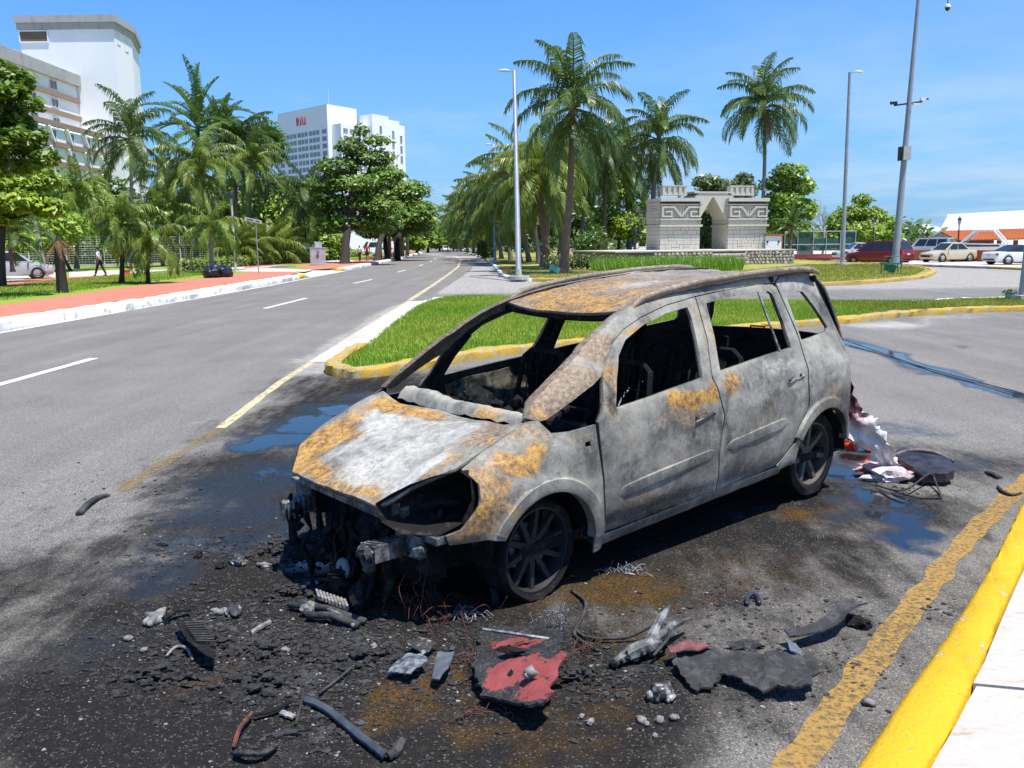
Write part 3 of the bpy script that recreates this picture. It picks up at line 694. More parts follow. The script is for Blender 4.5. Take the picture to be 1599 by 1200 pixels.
for zz, xf, ya, yb, par in ((26.1, -65.68, 84, 128, up_block), (23.45, -65.68, 84, 128, up_block), (20.7, -65.68, 84, 128, up_block), (17.95, -62.48, 88, 131, low_block), (15.2, -62.48, 88, 131, low_block), (12.5, -62.48, 88, 131, low_block), (9.8, -62.48, 88, 131, low_block)):
    y = ya
    while y < yb - 1:
        face_window(par, Vector((xf + 66, y - 110, zz)), (0, 1, 0), 1.7, 1.15, mull=1); y += 5.6 if par is up_block else 4.6
# slanted white fins between the lower windows
for zz in (17.9, 15.2, 12.4):
    for k in range(5):
        f = MB(); y = 108 + k * 4.6; f.box((-62.2, y + 2.1, zz), (.5, .25, 2.3), M=Matrix.Rotation(math.radians(28), 3, 'X')); hb(f, 'slanted_fin', STUCCO, low_block)

# --- tall white hotel with red letters, far behind the trees
S = 1.0; C0 = Vector((-85.9, 420, 0)); dl = Vector((-.72, .694, 0)); dr = Vector((.55, .83, 0)).normalized(); TOP = 67.6
riu = empty('hotel_tower', C0, 0, 'distant tall white hotel block with red letters RIU at its top', 'building')
bt = MB(); q = [Vector((0, 0, 0)), dr * 20, dr * 20 + dl * 43.3, dl * 43.3]; bt.prism([(p.x, p.y) for p in q], 0, TOP); body = bt.build('main_block', PALEWHITE, riu)
udir = -dl
cols_t = [2.8, 8.2, 11.3, 14.4, 18.2, 21.3, 24.4, 28.2, 31.3, 34.4, 40.6]
for r_ in range(15):
    for ct in cols_t:
        o = dl * ct + Vector((0, 0, TOP - 12.2 - r_ * 3.35)); w = 2.5 if ct not in (2.8, 40.6) else 3.6
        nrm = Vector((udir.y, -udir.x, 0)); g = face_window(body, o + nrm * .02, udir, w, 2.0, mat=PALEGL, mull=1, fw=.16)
txt = bpy.data.curves.new('letters', 'FONT'); txt.body = 'RIU'; txt.size = 5.6; txt.extrude = .12; txt.space_character = 1.28; txt.align_x = 'CENTER'
tob = bpy.data.objects.new('letters_tmp', txt); COL.objects.link(tob)
dg = bpy.context.evaluated_depsgraph_get(); lm = bpy.data.meshes.new_from_object(tob.evaluated_get(dg)); bpy.data.objects.remove(tob)
lm.materials.clear(); lm.materials.append(RED_SIGN)
lo_ = link('sign_letters', lm, body); n_ = Vector((udir.y, -udir.x, 0))
lo_.matrix_local = Matrix(((udir.x * .8, 0, n_.x, 0), (udir.y * .8, 0, n_.y, 0), (0, 1.0, 0, 0), (0, 0, 0, 1))); lo_.location = dl * 22.0 + n_ * .3 + Vector((0, 0, TOP - 7.6))
w1 = MB(); o1 = dr * 3 - dl * 7; q = [o1, o1 + dr * 30, o1 + dr * 30 + dl * 7, o1 + dl * 7]; w1.prism([(p.x, p.y) for p in q], 0, TOP - 9); wing = w1.build('lower_wing', PALEWHITE, riu)
for r_ in range(6):
    for k in range(6):
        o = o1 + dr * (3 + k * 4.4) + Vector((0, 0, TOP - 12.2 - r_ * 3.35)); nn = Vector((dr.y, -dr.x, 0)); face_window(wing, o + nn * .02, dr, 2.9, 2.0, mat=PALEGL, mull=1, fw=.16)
for k, (a, h, w_) in enumerate(((22, TOP - 2.0, 12), (34, TOP - 3.0, 10), (44, TOP - 4.5, 6))):
    w2 = MB(); o2 = dr * a - dl * (10 - k * 2); q = [o2, o2 + dr * w_, o2 + dr * w_ + dl * 16, o2 + dl * 16]; w2.prism([(p.x, p.y) for p in q], 0, h - 1.0); bw = w2.build('stair_block', PALEWHITE, riu)
    for r_ in range(3):
        face_window(bw, o2 + dr * (w_ * .5) + Vector((dr.y, -dr.x, 0)) * .02 + Vector((0, 0, h - 8 - r_ * 5)), dr, 1.6, 3.6, mat=PALEGL, mull=0, fw=.16)
ms = MB(); ms.tube([dr * 8 + dl * 8 + Vector((0, 0, TOP)), dr * 8 + dl * 8 + Vector((0, 0, TOP + 9))], .07, 5); ms.build('roof_mast', FRAME_W, riu)

# --- carved stone monument with corbelled arch on its rubble plinth
m = Mat('carved_limestone'); P = m.obj(); n = m.noise(1.6, 6, .65, P); n2 = m.noise(22, 4, .7, P); s = m.noise(2.5, 5, .6, m.scaled(P, (1, 1, .2)))
c = m.mix(n2, (0.43, 0.395, 0.33), (0.62, 0.58, 0.49)); c = m.mix(m.math('MULTIPLY', m.step(m.math('ADD', m.math('MULTIPLY', n, .5), m.math('MULTIPLY', s, .5)), .5, .7), .55), c, (0.23, 0.215, 0.20))
c = m.mix(m.math('MULTIPLY', m.rnd(), .28), c, (0.62, 0.59, 0.53))
LIME = m.out(c, .9, 0, m.bump(n2, .5, .03))
JOINT = plain('dark_mortar', (0.15, 0.135, 0.115), .95, .2, 4)
TH = math.radians(13); MU = Vector((math.cos(TH), math.sin(TH), 0)); MV = Vector((-math.sin(TH), math.cos(TH), 0))
ZB = 1.24
M0 = Vector((12.356, 72, 1.279)); M0.z = 0
mon = bpy.data.objects.new('stone_monument', None); COL.objects.link(mon)
mon.matrix_world = Matrix(((MU.x, MV.x, 0, M0.x), (MU.y, MV.y, 0, M0.y), (0, 0, 1, ZB), (0, 0, 0, 1)))
tag(mon, 'pale carved stone gateway with two block pillars, fret reliefs and a pointed corbelled arch', 'monument')
PW, GAP, DEP = 3.55, 2.55, 2.9
HW, HT = 1.86, 4.2     # height of the ashlar wall, of the pillar
ashl = [[(0, .55, 0, .62), (.57, .9, 0, .9), (1.49, .75, 0, .55), (2.26, .65, 0, .95), (2.93, .62, 0, .5)]]
def ashlar(par, x0, w, h, place, seed):
    """irregular coursed blocks filling w x h; place(u, z, uw, zh) makes one block"""
    rr = random.Random(seed); z = 0
    rows = [.42, .30, .52, .34, .28]
    tot = sum(rows)
    for hr in rows:
        hr = hr * h / tot; u = 0
        while u < w - .05:
            bw = min(w - u, rr.uniform(.38, .85));
            if w - u - bw < .25: bw = w - u
            if rr.random() < .35 and hr > .35:
                place(u, z, bw, hr * .5); place(u, z + hr * .5, bw, hr * .5)
            else: place(u, z, bw, hr)
            u += bw
        z += hr
block_cache = {}
def block_mesh(dx, dy, dz, mat, nm):
    key = (round(dx, 2), round(dy, 2), round(dz, 2), nm)
    if key not in block_cache:
        b = MB(); e = .012
        x, y, z = dx / 2, dy / 2, dz / 2
        vs = [(-x, -y + e, -z), (x, -y + e, -z), (x, y, -z), (-x, y, -z), (-x, -y + e, z), (x, -y + e, z), (x, y, z), (-x, y, z), (-x + e, -y, -z + e), (x - e, -y, -z + e), (x - e, -y, z - e), (-x + e, -y, z - e)]
        b.add(vs, [(3, 2, 1, 0), (4, 5, 6, 7), (1, 2, 6, 5), (2, 3, 7, 6), (3, 0, 4, 7), (8, 9, 10, 11), (0, 1, 9, 8), (1, 5, 10, 9), (5, 4, 11, 10), (4, 0, 8, 11)])
        me = bpy.data.meshes.new(nm); me.from_pydata(b.v, [], b.f); me.materials.append(mat); me.update(); block_cache[key] = me
    return block_cache[key]
def pillar(x0, seed):
    p = bpy.data.objects.new('pillar', None); COL.objects.link(p); p.parent = mon; p.location = (x0, 0, 0)
    b = MB(); b.box((PW / 2, DEP / 2, HW / 2), (PW - .06, DEP - .06, HW)); b.box((PW / 2, DEP / 2, (HW + HT) / 2), (PW - .0, DEP - .1, HT - HW)); b.build('core', JOINT, p)
    def front(u, z, w, h):
        o = link('stone_block', block_mesh(round(w - .025, 2), .12, round(h - .022, 2), LIME, 'stone_block'), p); o.location = (u + w / 2, R.uniform(-.012, .012), z + h / 2)
    ashlar(p, 0, PW, HW, front, seed)
    def side(u, z, w, h):
        for xx, rz in ((0, -math.pi / 2), (PW, math.pi / 2)):
            o = link('stone_block', block_mesh(round(w - .025, 2), .12, round(h - .022, 2), LIME, 'stone_block'), p); o.location = (xx + (.02 if xx == 0 else -.02), .05 + u + w / 2, z + h / 2); o.rotation_euler = (0, 0, rz)
    ashlar(p, 0, DEP - .05, HW, side, seed + 5)
    ashlar(p, 0, DEP - .05, HT - HW - .3, lambda u, z, w, h: side(u, z + HW + .02, w, h), seed + 9)
    def bar(nm, x, z, w, h, y=-.10, d=.22):
        q = MB(); q.box((x + w / 2, y, z + h / 2), (w, d, h)); return q.build(nm, LIME, p)
    bar('moulding', -.12, HW + .02, PW + .24, .17, -.12, .34)          # lower moulding
    bar('relief_band', 0, HW + .21, PW, .34, -.05, .16)
    zz = MB(); N = 16                                                        # zigzag relief on the ledge
    for i in range(N):
        a = PW * i / N; zz.prism([(a + .01, -.16), (a + PW / N - .01, -.16), (a + PW / N / 2, -.13)], HW + .25, HW + .25 + (.24 if i % 2 else .15))
    tag(zz.build('zigzag_relief', LIME, p), kind='stuff')
    bar('moulding', -.05, HW + .57, PW + .1, .13, -.10, .28)
    bar('frieze_ground', .02, HW + .72, PW - .04, 1.02, -.0, .12)
    for i in range(17):                                                      # colonnettes of the frieze ground
        q = MB(); x = .12 + i * (PW - .24) / 16; q.tube([(x, -.08, HW + .74), (x, -.08, HW + 1.72)], .062, 6); q.build('colonnette', LIME, p, smooth=40)
    fy, fd = -.17, .20
    z0 = HW + .80
    for s in (0, 1):                                                         # stepped frets at both sides of the V
        X = lambda x: x if s == 0 else PW - x
        def fb(x1, z1, x2, z2):
            a_, b_ = sorted((X(x1), X(x2))); bar('fret', a_, z0 + z1, b_ - a_, z2 - z1, fy, fd)
        fb(.06, .74, 1.10, .88); fb(.06, 0, .20, .74); fb(.20, 0, .98, .13); fb(.84, .13, .98, .52); fb(.36, .40, .84, .52)
        for k in range(6): fb(1.10 + k * .105, .66 - k * .125, 1.10 + (k + 1) * .105 + .02, .88 - k * .125)
    bar('moulding', -.03, HW + 1.76, PW + .06, .12, -.09, .24)
    for i in range(18):                                                      # row of small drums
        q = MB(); x = .14 + i * (PW - .28) / 17; q.lathe([(.0, -.17), (.07, -.17), (.07, .05)], 8, M=Matrix.Translation((x, 0, HW + 1.98)) @ Matrix.Rotation(math.radians(-90), 4, 'X') @ Matrix.Scale(-1, 4, (0, 0, 1))); q.build('drum', LIME, p)
    bar('moulding', -.10, HW + 2.08, PW + .2, .28, -.13, .36)
    # cornice course running round the sides
    for xx in (-.06, PW + .06):
        q = MB(); q.box((xx, DEP / 2 + .05, HW + 2.22), (.16, DEP - .04, .26)); q.build('moulding', LIME, p)
        q = MB(); q.box((xx, DEP / 2 + .05, HW + .10), (.16, DEP - .04, .16)); q.build('moulding', LIME, p)
    # roof crest with its slots
    q = MB(); q.box((.30 + 1.08, .62, HT + .26 + .40), (2.16, .5, .80)); cr = q.build('roof_crest', LIME, p)
    for k in range(5):
        q = MB(); q.box((.30 + .12 + k * .48, .335, HT + .70), (.24 if k not in (0, 4) else .22, .11, .72)); q.build('crest_rib', LIME, cr)
    for dz in (HT + .30, HT + 1.02):
        q = MB(); q.box((.30 + 1.08, .33, dz), (2.20, .14, .10)); q.build('crest_ledge', LIME, cr)
    return p
pillar(0, 3); pillar(PW + GAP, 8)
mid = PW + GAP / 2
for s in (-1, 1):
    prof = [(s * GAP / 2, 0), (s * GAP / 2 * .98, 2.45), (s * .10, 4.28), (0, 4.32), (0, 4.62), (s * GAP / 2 * 1.0, 4.62), (s * (GAP / 2 + .35), 4.4), (s * (GAP / 2 + .35), 0)]
    b = MB(); n = len(prof); y0, y1 = .25, DEP - .2
    vs = [(mid + x, y0, z) for x, z in prof] + [(mid + x, y1, z) for x, z in prof]
    fs = [tuple(range(n)), tuple(n + i for i in reversed(range(n)))] + [(i, n + i, n + (i + 1) % n, (i + 1) % n) for i in range(n)]
    b.add(vs, fs if s < 0 else [tuple(reversed(f)) for f in fs]); v = b.build('corbel_vault', LIME, mon)
    for k in range(9):   # courses of the inner face
        for j in range(4):
            z = .08 + k * .265; yy = .32 + j * .6 + (.3 if k % 2 else 0)
            if yy + .56 > DEP - .2: continue
            o = link('stone_block', block_mesh(.575, .08, .24, LIME, 'stone_block'), v); o.location = (mid + s * (GAP / 2 - .01), yy + .28, z + .12); o.rotation_euler = (0, 0, math.pi / 2 * (1 if s < 0 else -1))
lint = MB(); lint.box((mid, .25 + DEP / 2 - .2, 4.70), (GAP + .9, DEP - .3, .14)); lint.build('lintel_slab', LIME, mon)
# plinth
def rock_mesh(w, h, d, seed):
    b = MB(); rr = random.Random(seed); n = 9; ring = []
    for k in range(n):
        a = 2 * math.pi * k / n; q = (abs(math.cos(a)) ** 4 + abs(math.sin(a)) ** 4) ** -.25 * rr.uniform(.84, 1.0); ring.append((math.cos(a) * q * w / 2, math.sin(a) * q * h / 2))
    vs = [(x, .05, z) for x, z in ring] + [(x * .97, -d * .55, z * .97) for x, z in ring] + [(x * .72, -d * rr.uniform(.9, 1.1), z * .72) for x, z in ring]
    fs = [(k, k + n, (k + 1) % n + n, (k + 1) % n) for k in range(n)] + [(k + n, k + 2 * n, (k + 1) % n + 2 * n, (k + 1) % n + n) for k in range(n)] + [tuple(2 * n + k for k in range(n))]
    b.add(vs, [tuple(reversed(f)) if False else f for f in fs]); me = bpy.data.meshes.new('rubble_stone'); me.from_pydata(b.v, [], b.f); me.materials.append(RUBBLE); me.update(); return me
m = Mat('rubble_limestone'); P = m.obj(); n = m.noise(5, 5, .7, P); n2 = m.noise(30, 4, .7, P); rn = m.rnd()
c = m.ramp(rn, [(0, (0.30, 0.24, 0.19)), (.35, (0.42, 0.36, 0.30)), (.7, (0.50, 0.44, 0.37)), (1, (0.40, 0.30, 0.22))]); c = m.mix(m.step(n, .52, .7), c, (0.14, 0.12, 0.105)); c = m.mix(m.math('MULTIPLY', n2, .4), c, (0.6, 0.56, 0.5))
RUBBLE = m.out(c, .95, 0, m.bump(n2, .6, .02))
A = Vector((11.76, 65.5, 0)); L = 10.7
pl = bpy.data.objects.new('rubble_plinth', None); COL.objects.link(pl)
pl.matrix_world = Matrix(((MU.x, MV.x, 0, A.x), (MU.y, MV.y, 0, A.y), (0, 0, 1, .1), (0, 0, 0, 1)))
tag(pl, 'low plinth wall of brown rubble stones with steps under the carved gateway', 'wall')
b = MB(); b.box((L / 2 - 2, 5.5, .52), (L + 4, 10.9, 1.04)); b.build('core', JOINT, pl)
b = MB(); b.box((L / 2 - 2, 5.5, 1.09), (L + 4.2, 11.15, .10)); b.build('coping', LIME, pl)
rocks = [rock_mesh(.34, .25, .14, 1), rock_mesh(.26, .24, .12, 2), rock_mesh(.42, .27, .15, 3), rock_mesh(.22, .2, .12, 4), rock_mesh(.3, .3, .13, 5)]
ws = [.34, .26, .42, .22, .30]
def rubble(x0, x1, yv, zs, sd, rz=0.0):
    rr = random.Random(sd)
    for z in zs:
        u = x0 + rr.uniform(0, .2)
        while u < x1 - .1:
            k = rr.randrange(5); w = ws[k]; o = link('stone', rocks[k], pl)
            p = (u + w / 2, yv, z + rr.uniform(-.02, .02)) if rz == 0 else (yv, u + w / 2, z + rr.uniform(-.02, .02))
            o.location = p; o.rotation_euler = (0, rr.choice((0, math.pi)) + rr.uniform(-.2, .2), rz); u += w * .98
rubble(-1.2, 3.55, .05, (.13, .38, .63, .88), 1); rubble(6.35, L, .05, (.13, .38, .63, .88), 2)
rubble(.1, 4.0, L + .02, (.13, .38, .63, .88), 4, math.pi / 2)
for k in range(3):
    b = MB(); b.box((4.95, -.05 - .28 * (2 - k), .14 + .30 * k), (2.75, .62, .28 + .0)); b.build('step', LIME, pl)
    rubble(3.6, 6.3, -.37 - .28 * (2 - k), (.14 + .30 * k,), 7 + k)

# --- white pavilion, tent hall, low walls at the right
TILE = None
m = Mat('orange_roof_tiles'); P = m.obj(); n = m.noise(3, 4, .6, P); c = m.mix(n, (0.52, 0.135, 0.035), (0.68, 0.25, 0.08)); TILE = m.out(c, .8)
hall = empty('white_hall', (110, 185, 0), 0, 'huge plain white hall behind the orange tiled roof', 'building')
pA = Vector((85.275, 170, 6.625)); pB = Vector((101.412, 150, 7.201))
dv = Vector((pB.x - pA.x, pB.y - pA.y, 0)).normalized(); nv = Vector((-dv.y, dv.x, 0))
b = MB(); zt = pA.z; Lh = 70
base = [pA - dv * .8 - nv * 5, pA + dv * Lh - nv * 5, pA + dv * Lh + nv * 30, pA - dv * .8 + nv * 30]
vs = [(p.x - 110, p.y - 185, 0) for p in base] + [(p.x - 110, p.y - 185, z) for p, z in zip((pA, pA + dv * Lh, pA + dv * Lh + nv * 30, pA + nv * 30), (zt, zt + 1.5, zt + 1.5, zt))]
b.add(vs, [(4, 5, 6, 7), (0, 1, 5, 4), (1, 2, 6, 5), (2, 3, 7, 6), (3, 0, 4, 7)]); hb2 = b.build('membrane_wall', PALEWHITE, hall)
b = MB()
for k in range(9):
    p = pA + dv * (Lh * k / 8); p9 = p - nv * 5; b2 = MB(); b2.tube([(p9.x - 110, p9.y - 185, .02), (p.x - 110, p.y - 185, zt + 1.5 * k / 8)], .09, 6); b2.build('membrane_seam', PALEWHITE, hall)
pav_ = empty('tiled_pavilion', (53.329, 100, 0.663), 0, 'open pavilion with a bright orange tiled roof and dark posts beside the car park', 'pavilion')
pav_.location.z = 0; O_ = pav_.location.copy()
def rel(p): p = Vector(p) - O_; return p
r0, r1 = rel((51.393, 104, 2.809)), rel((56.676, 96, 2.887)); e0, e1 = rel((51.297, 99.5, 1.701)), rel((57.161, 91, 1.844)); k0, k1 = r0 + (r0 - e0) * 1.0, r1 + (r1 - e1) * 1.0
k0.z = e0.z; k1.z = e1.z
nt = 26
for k in range(nt):
    a0, a1 = r0.lerp(r1, k / nt), r0.lerp(r1, (k + .93) / nt); c0, c1 = e0.lerp(e1, k / nt), e0.lerp(e1, (k + .93) / nt); am, cm = (a0 + a1) / 2 + Vector((0, 0, .12)), (c0 + c1) / 2 + Vector((0, 0, .12))
    b = MB(); b.add([a0, am, a1, c1, cm, c0], [(0, 5, 4, 1), (1, 4, 3, 2)]); b.build('tile_row', TILE, pav_)
b = MB(); dz = Vector((0, 0, -.05)); b.add([r0 + dz, r1 + dz, e1 + dz, e0 + dz, k1 + dz, k0 + dz], [(0, 3, 2, 1), (0, 1, 4, 5)]); b.build('roof_deck', TILE, pav_)
gz = Vector((0, 0, -1)); b = MB(); g0 = rel((51.198, 107, 2.038)); b.add([r0 + dz * 2, e0 + dz * 2, Vector((e0.x, e0.y, 0)), Vector((k0.x, k0.y, 0)), k0 + dz * 2], [(0, 1, 2, 3, 4)]); b.build('gable_wall', plain('grey_gable', (.25, .24, .23), .9, .1, 1), pav_)
for k in range(6):
    p = e0.lerp(e1, .10 + k * .17); p2_ = p + Vector((.3, .6, 0)); b = MB(); b.box((p2_.x, p2_.y, e0.z / 2), (.35, .35, e0.z)); b.build('post', plain('brown_post', (.12, .08, .06), .9), pav_)
b = MB(); q0, q1 = k0 + Vector((1.5, -1.5, 0)), k1; q0.z = 0; q1.z = 0; b.add([q0, q1, q1 + Vector((0, 0, 2.6)), q0 + Vector((0, 0, 2.6))], [(0, 1, 2, 3)]); b.build('back_wall', plain('pale_back_wall', (.42, .40, .37), .9, .1, 1), pav_)
ORANGE = wallmat('orange_wall_paint', (0.42, 0.115, 0.045), (0.30, 0.10, 0.05), .5, .8)
REDW = wallmat('red_low_wall_paint', (0.36, 0.09, 0.06), (0.45, 0.2, 0.15), .5, .8)
def lowwall(p0, p1, h, mat, label, t=.25, name='low_wall', cap=None):
    p0, p1 = Vector(p0[:2] + (0,)) if len(p0) > 2 else Vector(p0 + (0,)), Vector(p1[:2] + (0,)) if len(p1) > 2 else Vector(p1 + (0,))
    c_ = (p0 + p1) / 2; d = p1 - p0; b = MB(); b.box((0, 0, h / 2 + .05), (d.length, t, h)); o = b.build(name, mat); o.location = c_; o.rotation_euler = (0, 0, math.atan2(d.y, d.x)); tag(o, label, 'wall'); return o
lowwall((33.861, 73, 0.25), (37.094, 66.5, 0.332), .95, ORANGE, 'low orange wall behind the gold sedan')
lowwall((36.078, 64, 0.387), (38.179, 56, 0.712), .75, ORANGE, 'low orange wall beyond the white convertible')
lowwall((27.209, 84, 0.43), (32.56, 82, 0.403), .55, REDW, 'long low red wall at the foot of the court fence', .6)
lowwall((27.45, 80, 0.484), (30.518, 77, 0.494), .32, REDW, 'red stepped kerb in front of the low red wall', .8)
dome = empty('far_stadium', (198.058, 420, 4.299), 0, 'hazy far-off domed hall with a thin mast beside the orange roof', 'building'); dome.location.z = 0
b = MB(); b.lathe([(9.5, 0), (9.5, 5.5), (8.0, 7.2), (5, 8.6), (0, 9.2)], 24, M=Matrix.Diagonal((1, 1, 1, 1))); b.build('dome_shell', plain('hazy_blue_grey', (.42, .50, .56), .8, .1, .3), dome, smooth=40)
b = MB(); b.tube([(2, 0, 9), (2, 0, 14)], .12, 5); b.build('mast', FRAME_W, dome)
b = MB()
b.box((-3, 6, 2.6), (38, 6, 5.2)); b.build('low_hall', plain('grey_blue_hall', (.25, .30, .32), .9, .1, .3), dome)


# ================================================================ THE BURNT CAR  (local x: back from front axle, y: left, z: up)
yaw, cpit = math.radians(40.5), math.radians(0.8)
cb = Vector((math.cos(yaw) * math.cos(cpit), math.sin(yaw) * math.cos(cpit), math.sin(cpit)))
cl_ = Vector((math.sin(yaw), -math.cos(yaw), 0)); cu = cl_.cross(cb); cu = cu if cu.z > 0 else -cu
CO = Vector((-0.377, 5.005, 0.0))
CARM = Matrix(((-cb.x, cl_.x, cu.x, CO.x), (-cb.y, cl_.y, cu.y, CO.y), (-cb.z, cl_.z, cu.z, CO.z), (0, 0, 0, 1)))
car = bpy.data.objects.new('burnt_minivan', None); COL.objects.link(car); car.matrix_world = CARM
tag(car, 'burnt-out minivan shell, grey, white and rust, without glass, standing on the wet road', 'car')

def burnt(name, base=((0.145, 0.140, 0.122), (0.295, 0.284, 0.248)), metal=0.25):
    m = Mat(name); P = m.obj()
    rust, ash, soot, brown = m.attr('paint')
    n0 = m.noise(2.2, 6, 0.62, P); n1 = m.noise(9, 6, 0.7, P, 0.6); n2 = m.noise(40, 5, 0.72, P); n3 = m.noise(130, 3, 0.65, P)
    v = m.voro(70, P); fl = m.noise(24, 5, 0.75, m.scaled(P, (1, 1, 2.2)), 1.2)
    f1 = m.noise(17, 9, .8, P, .4); f2 = m.noise(31, 8, .8, m.scaled(P, (1, 1, .45), (5, 2, 7)))
    def br(ch, lo=0.2, hi=0.8, k=1.0):
        return m.step(m.math('ADD', ch, m.math('MULTIPLY', m.math('SUBTRACT', m.math('ADD', m.math('MULTIPLY', n1, .35), m.math('MULTIPLY', f1, .65)), .5), k)), lo, hi)
    c = m.ramp(m.math('ADD', m.math('MULTIPLY', n0, .55), m.math('ADD', m.math('MULTIPLY', n1, .2), m.math('MULTIPLY', f1, .25))), [(0.37, tuple(x * .30 for x in base[0])), (0.46, base[0]), (0.55, base[1]), (0.63, tuple(x * 1.55 for x in base[1]))])
    c = m.mix(m.math('MULTIPLY', m.step(n0, .47, .66), .5), c, (0.36, 0.335, 0.265))
    c = m.mix(m.math('MULTIPLY', m.step(f1, .515, .57), .24), c, tuple(x * .38 for x in base[0]))
    c = m.mix(m.math('MULTIPLY', m.step(f2, .53, .59), .30), c, (0.40, 0.39, 0.355))
    bc = m.ramp(n2, [(0.3, (0.06, 0.043, 0.030)), (0.48, (0.195, 0.142, 0.095)), (0.66, (0.37, 0.29, 0.20))])
    c = m.mix(m.math('MULTIPLY', br(brown), .93), c, bc)
    rc = m.ramp(m.math('ADD', m.math('MULTIPLY', n1, .5), m.math('MULTIPLY', n2, .5)), [(0.36, (0.055, 0.028, 0.016)), (0.44, (0.19, 0.095, 0.03)), (0.52, (0.40, 0.215, 0.045)), (0.60, (0.52, 0.32, 0.075)), (0.70, (0.50, 0.41, 0.25))])
    c = m.mix(m.math('MULTIPLY', br(rust, .30, .74, 2.1), .93), c, rc)
    ac = m.mix(m.math('ADD', m.math('MULTIPLY', n2, .6), m.math('MULTIPLY', n1, .4)), (0.34, 0.325, 0.285), (0.74, 0.715, 0.645))
    af = br(ash, .15, .85, 1.3)
    c = m.mix(m.math('MULTIPLY', af, .95), c, ac)
    c = m.mix(m.math('MULTIPLY', br(soot, .2, .8, 1.2), .96), c, m.mix(n2, (0.006, 0.006, 0.007), (0.022, 0.021, 0.021)))
    c = m.mix(m.math('MULTIPLY', m.math('MULTIPLY', m.step(f2, .50, .56), ash), .75), c, (0.20, 0.185, 0.155))
    # flakes of burnt lacquer and pinholes
    c = m.mix(m.math('MULTIPLY', m.step(fl, 0.60, 0.66), .45), c, (0.05, 0.042, 0.036))
    c = m.mix(m.math('MULTIPLY', m.step(n3, 0.60, 0.72), .45), c, (0.03, 0.028, 0.026))
    c = m.mix(m.math('MULTIPLY', m.step(m.noise(85, 4, .7, m.scaled(P, (1, 1, 1), (3, 8, 1))), 0.60, 0.70), m.math('ADD', .22, m.math('MULTIPLY', ash, .4))), c, (0.7, 0.69, 0.66))
    h = m.math('ADD', m.math('ADD', m.math('MULTIPLY', n2, .5), m.math('MULTIPLY', fl, .6)), m.math('MULTIPLY', n1, .8))
    rg = m.math('ADD', 0.50, m.math('MULTIPLY', n2, 0.35))
    mt = m.math('MULTIPLY', metal, m.math('SUBTRACT', 1.0, m.math('MAXIMUM', m.math('MAXIMUM', rust, soot), af), None, True))
    return m.out(c, rg, mt, m.bump(h, 0.45, 0.006), spec=.35)
BURNT = burnt('burnt_body_metal')
CHAR = None
m = Mat('charred_black'); n = m.noise(14, 6, .7); n2 = m.noise(90, 4, .7)
c = m.mix(m.step(n, .5, .72), m.mix(n2, (0.006, 0.006, 0.007), (0.022, 0.021, 0.021)), (0.055, 0.05, 0.047))
CHAR = m.out(c, .8, 0, m.bump(m.math('ADD', n, n2), .7, .01), spec=.1)
m = Mat('scorched_steel'); n = m.noise(7, 6, .7); n2 = m.noise(60, 4, .7)
c = m.mix(m.step(n, .42, .62), m.mix(n2, (0.02, 0.02, 0.022), (0.07, 0.068, 0.065)), m.mix(n2, (0.16, 0.165, 0.17), (0.34, 0.34, 0.34)))
c = m.mix(m.step(m.noise(11, 5, .7, m.scaled(m.obj(), (1, 1, 1), (4, 4, 4))), .60, .68), c, (0.20, 0.10, 0.035))
STEEL = m.out(c, .6, .2, m.bump(n2, .5, .006))
m = Mat('melted_alloy'); n = m.noise(16, 6, .7); n2 = m.noise(70, 4, .6)
c = m.mix(m.step(n, .50, .62), m.mix(n2, (0.015, 0.015, 0.015), (0.08, 0.077, 0.073)), m.mix(n2, (0.22, 0.21, 0.20), (0.48, 0.465, 0.44)))
ALLOY = m.out(c, .45, .25, m.bump(m.math('ADD', n, n2), .6, .01))
WIRE = plain('bare_copper_wire', (0.13, 0.035, 0.025), .5, .3, 30, .3)
ASHMAT = plain('pale_ash', (0.27, 0.255, 0.24), .9, .35, 30, 0, .6)

def blobcol(x, y, z, lst):
    o = [0.0, 0.0, 0.0, 0.0]
    q = Vector((x * 4, y * 3, z * 4)); x += .075 * mnoise.noise(q) + .03 * mnoise.noise(q * 3.1); z += .06 * mnoise.noise(q + Vector((7, 3, 1))) + .03 * mnoise.noise(q * 3.3)
    for cx, cz, rx, rz, ch, s in lst:
        u = x if ch < 10 else x; d = math.hypot((x - cx) / rx, (z - cz) / rz)
        w = s * smooth01((1.5 - d) / 1.1)
        if w > o[ch]: o[ch] = w
    return o
RU, AS, SO, BR = 0, 1, 2, 3
ZS = [0.0, .15, .35, .6, .8, .97, 1.5, 1.70]; YS = [.80, .835, .872, .89, .888, .866, .60, .50]
def yh(x, z):
    y = float(np.interp(z, ZS, YS))
    t = max(0, -x - .25); y -= .75 * t * t
    t = max(0, x - 2.6); y -= .16 * t * t
    return y
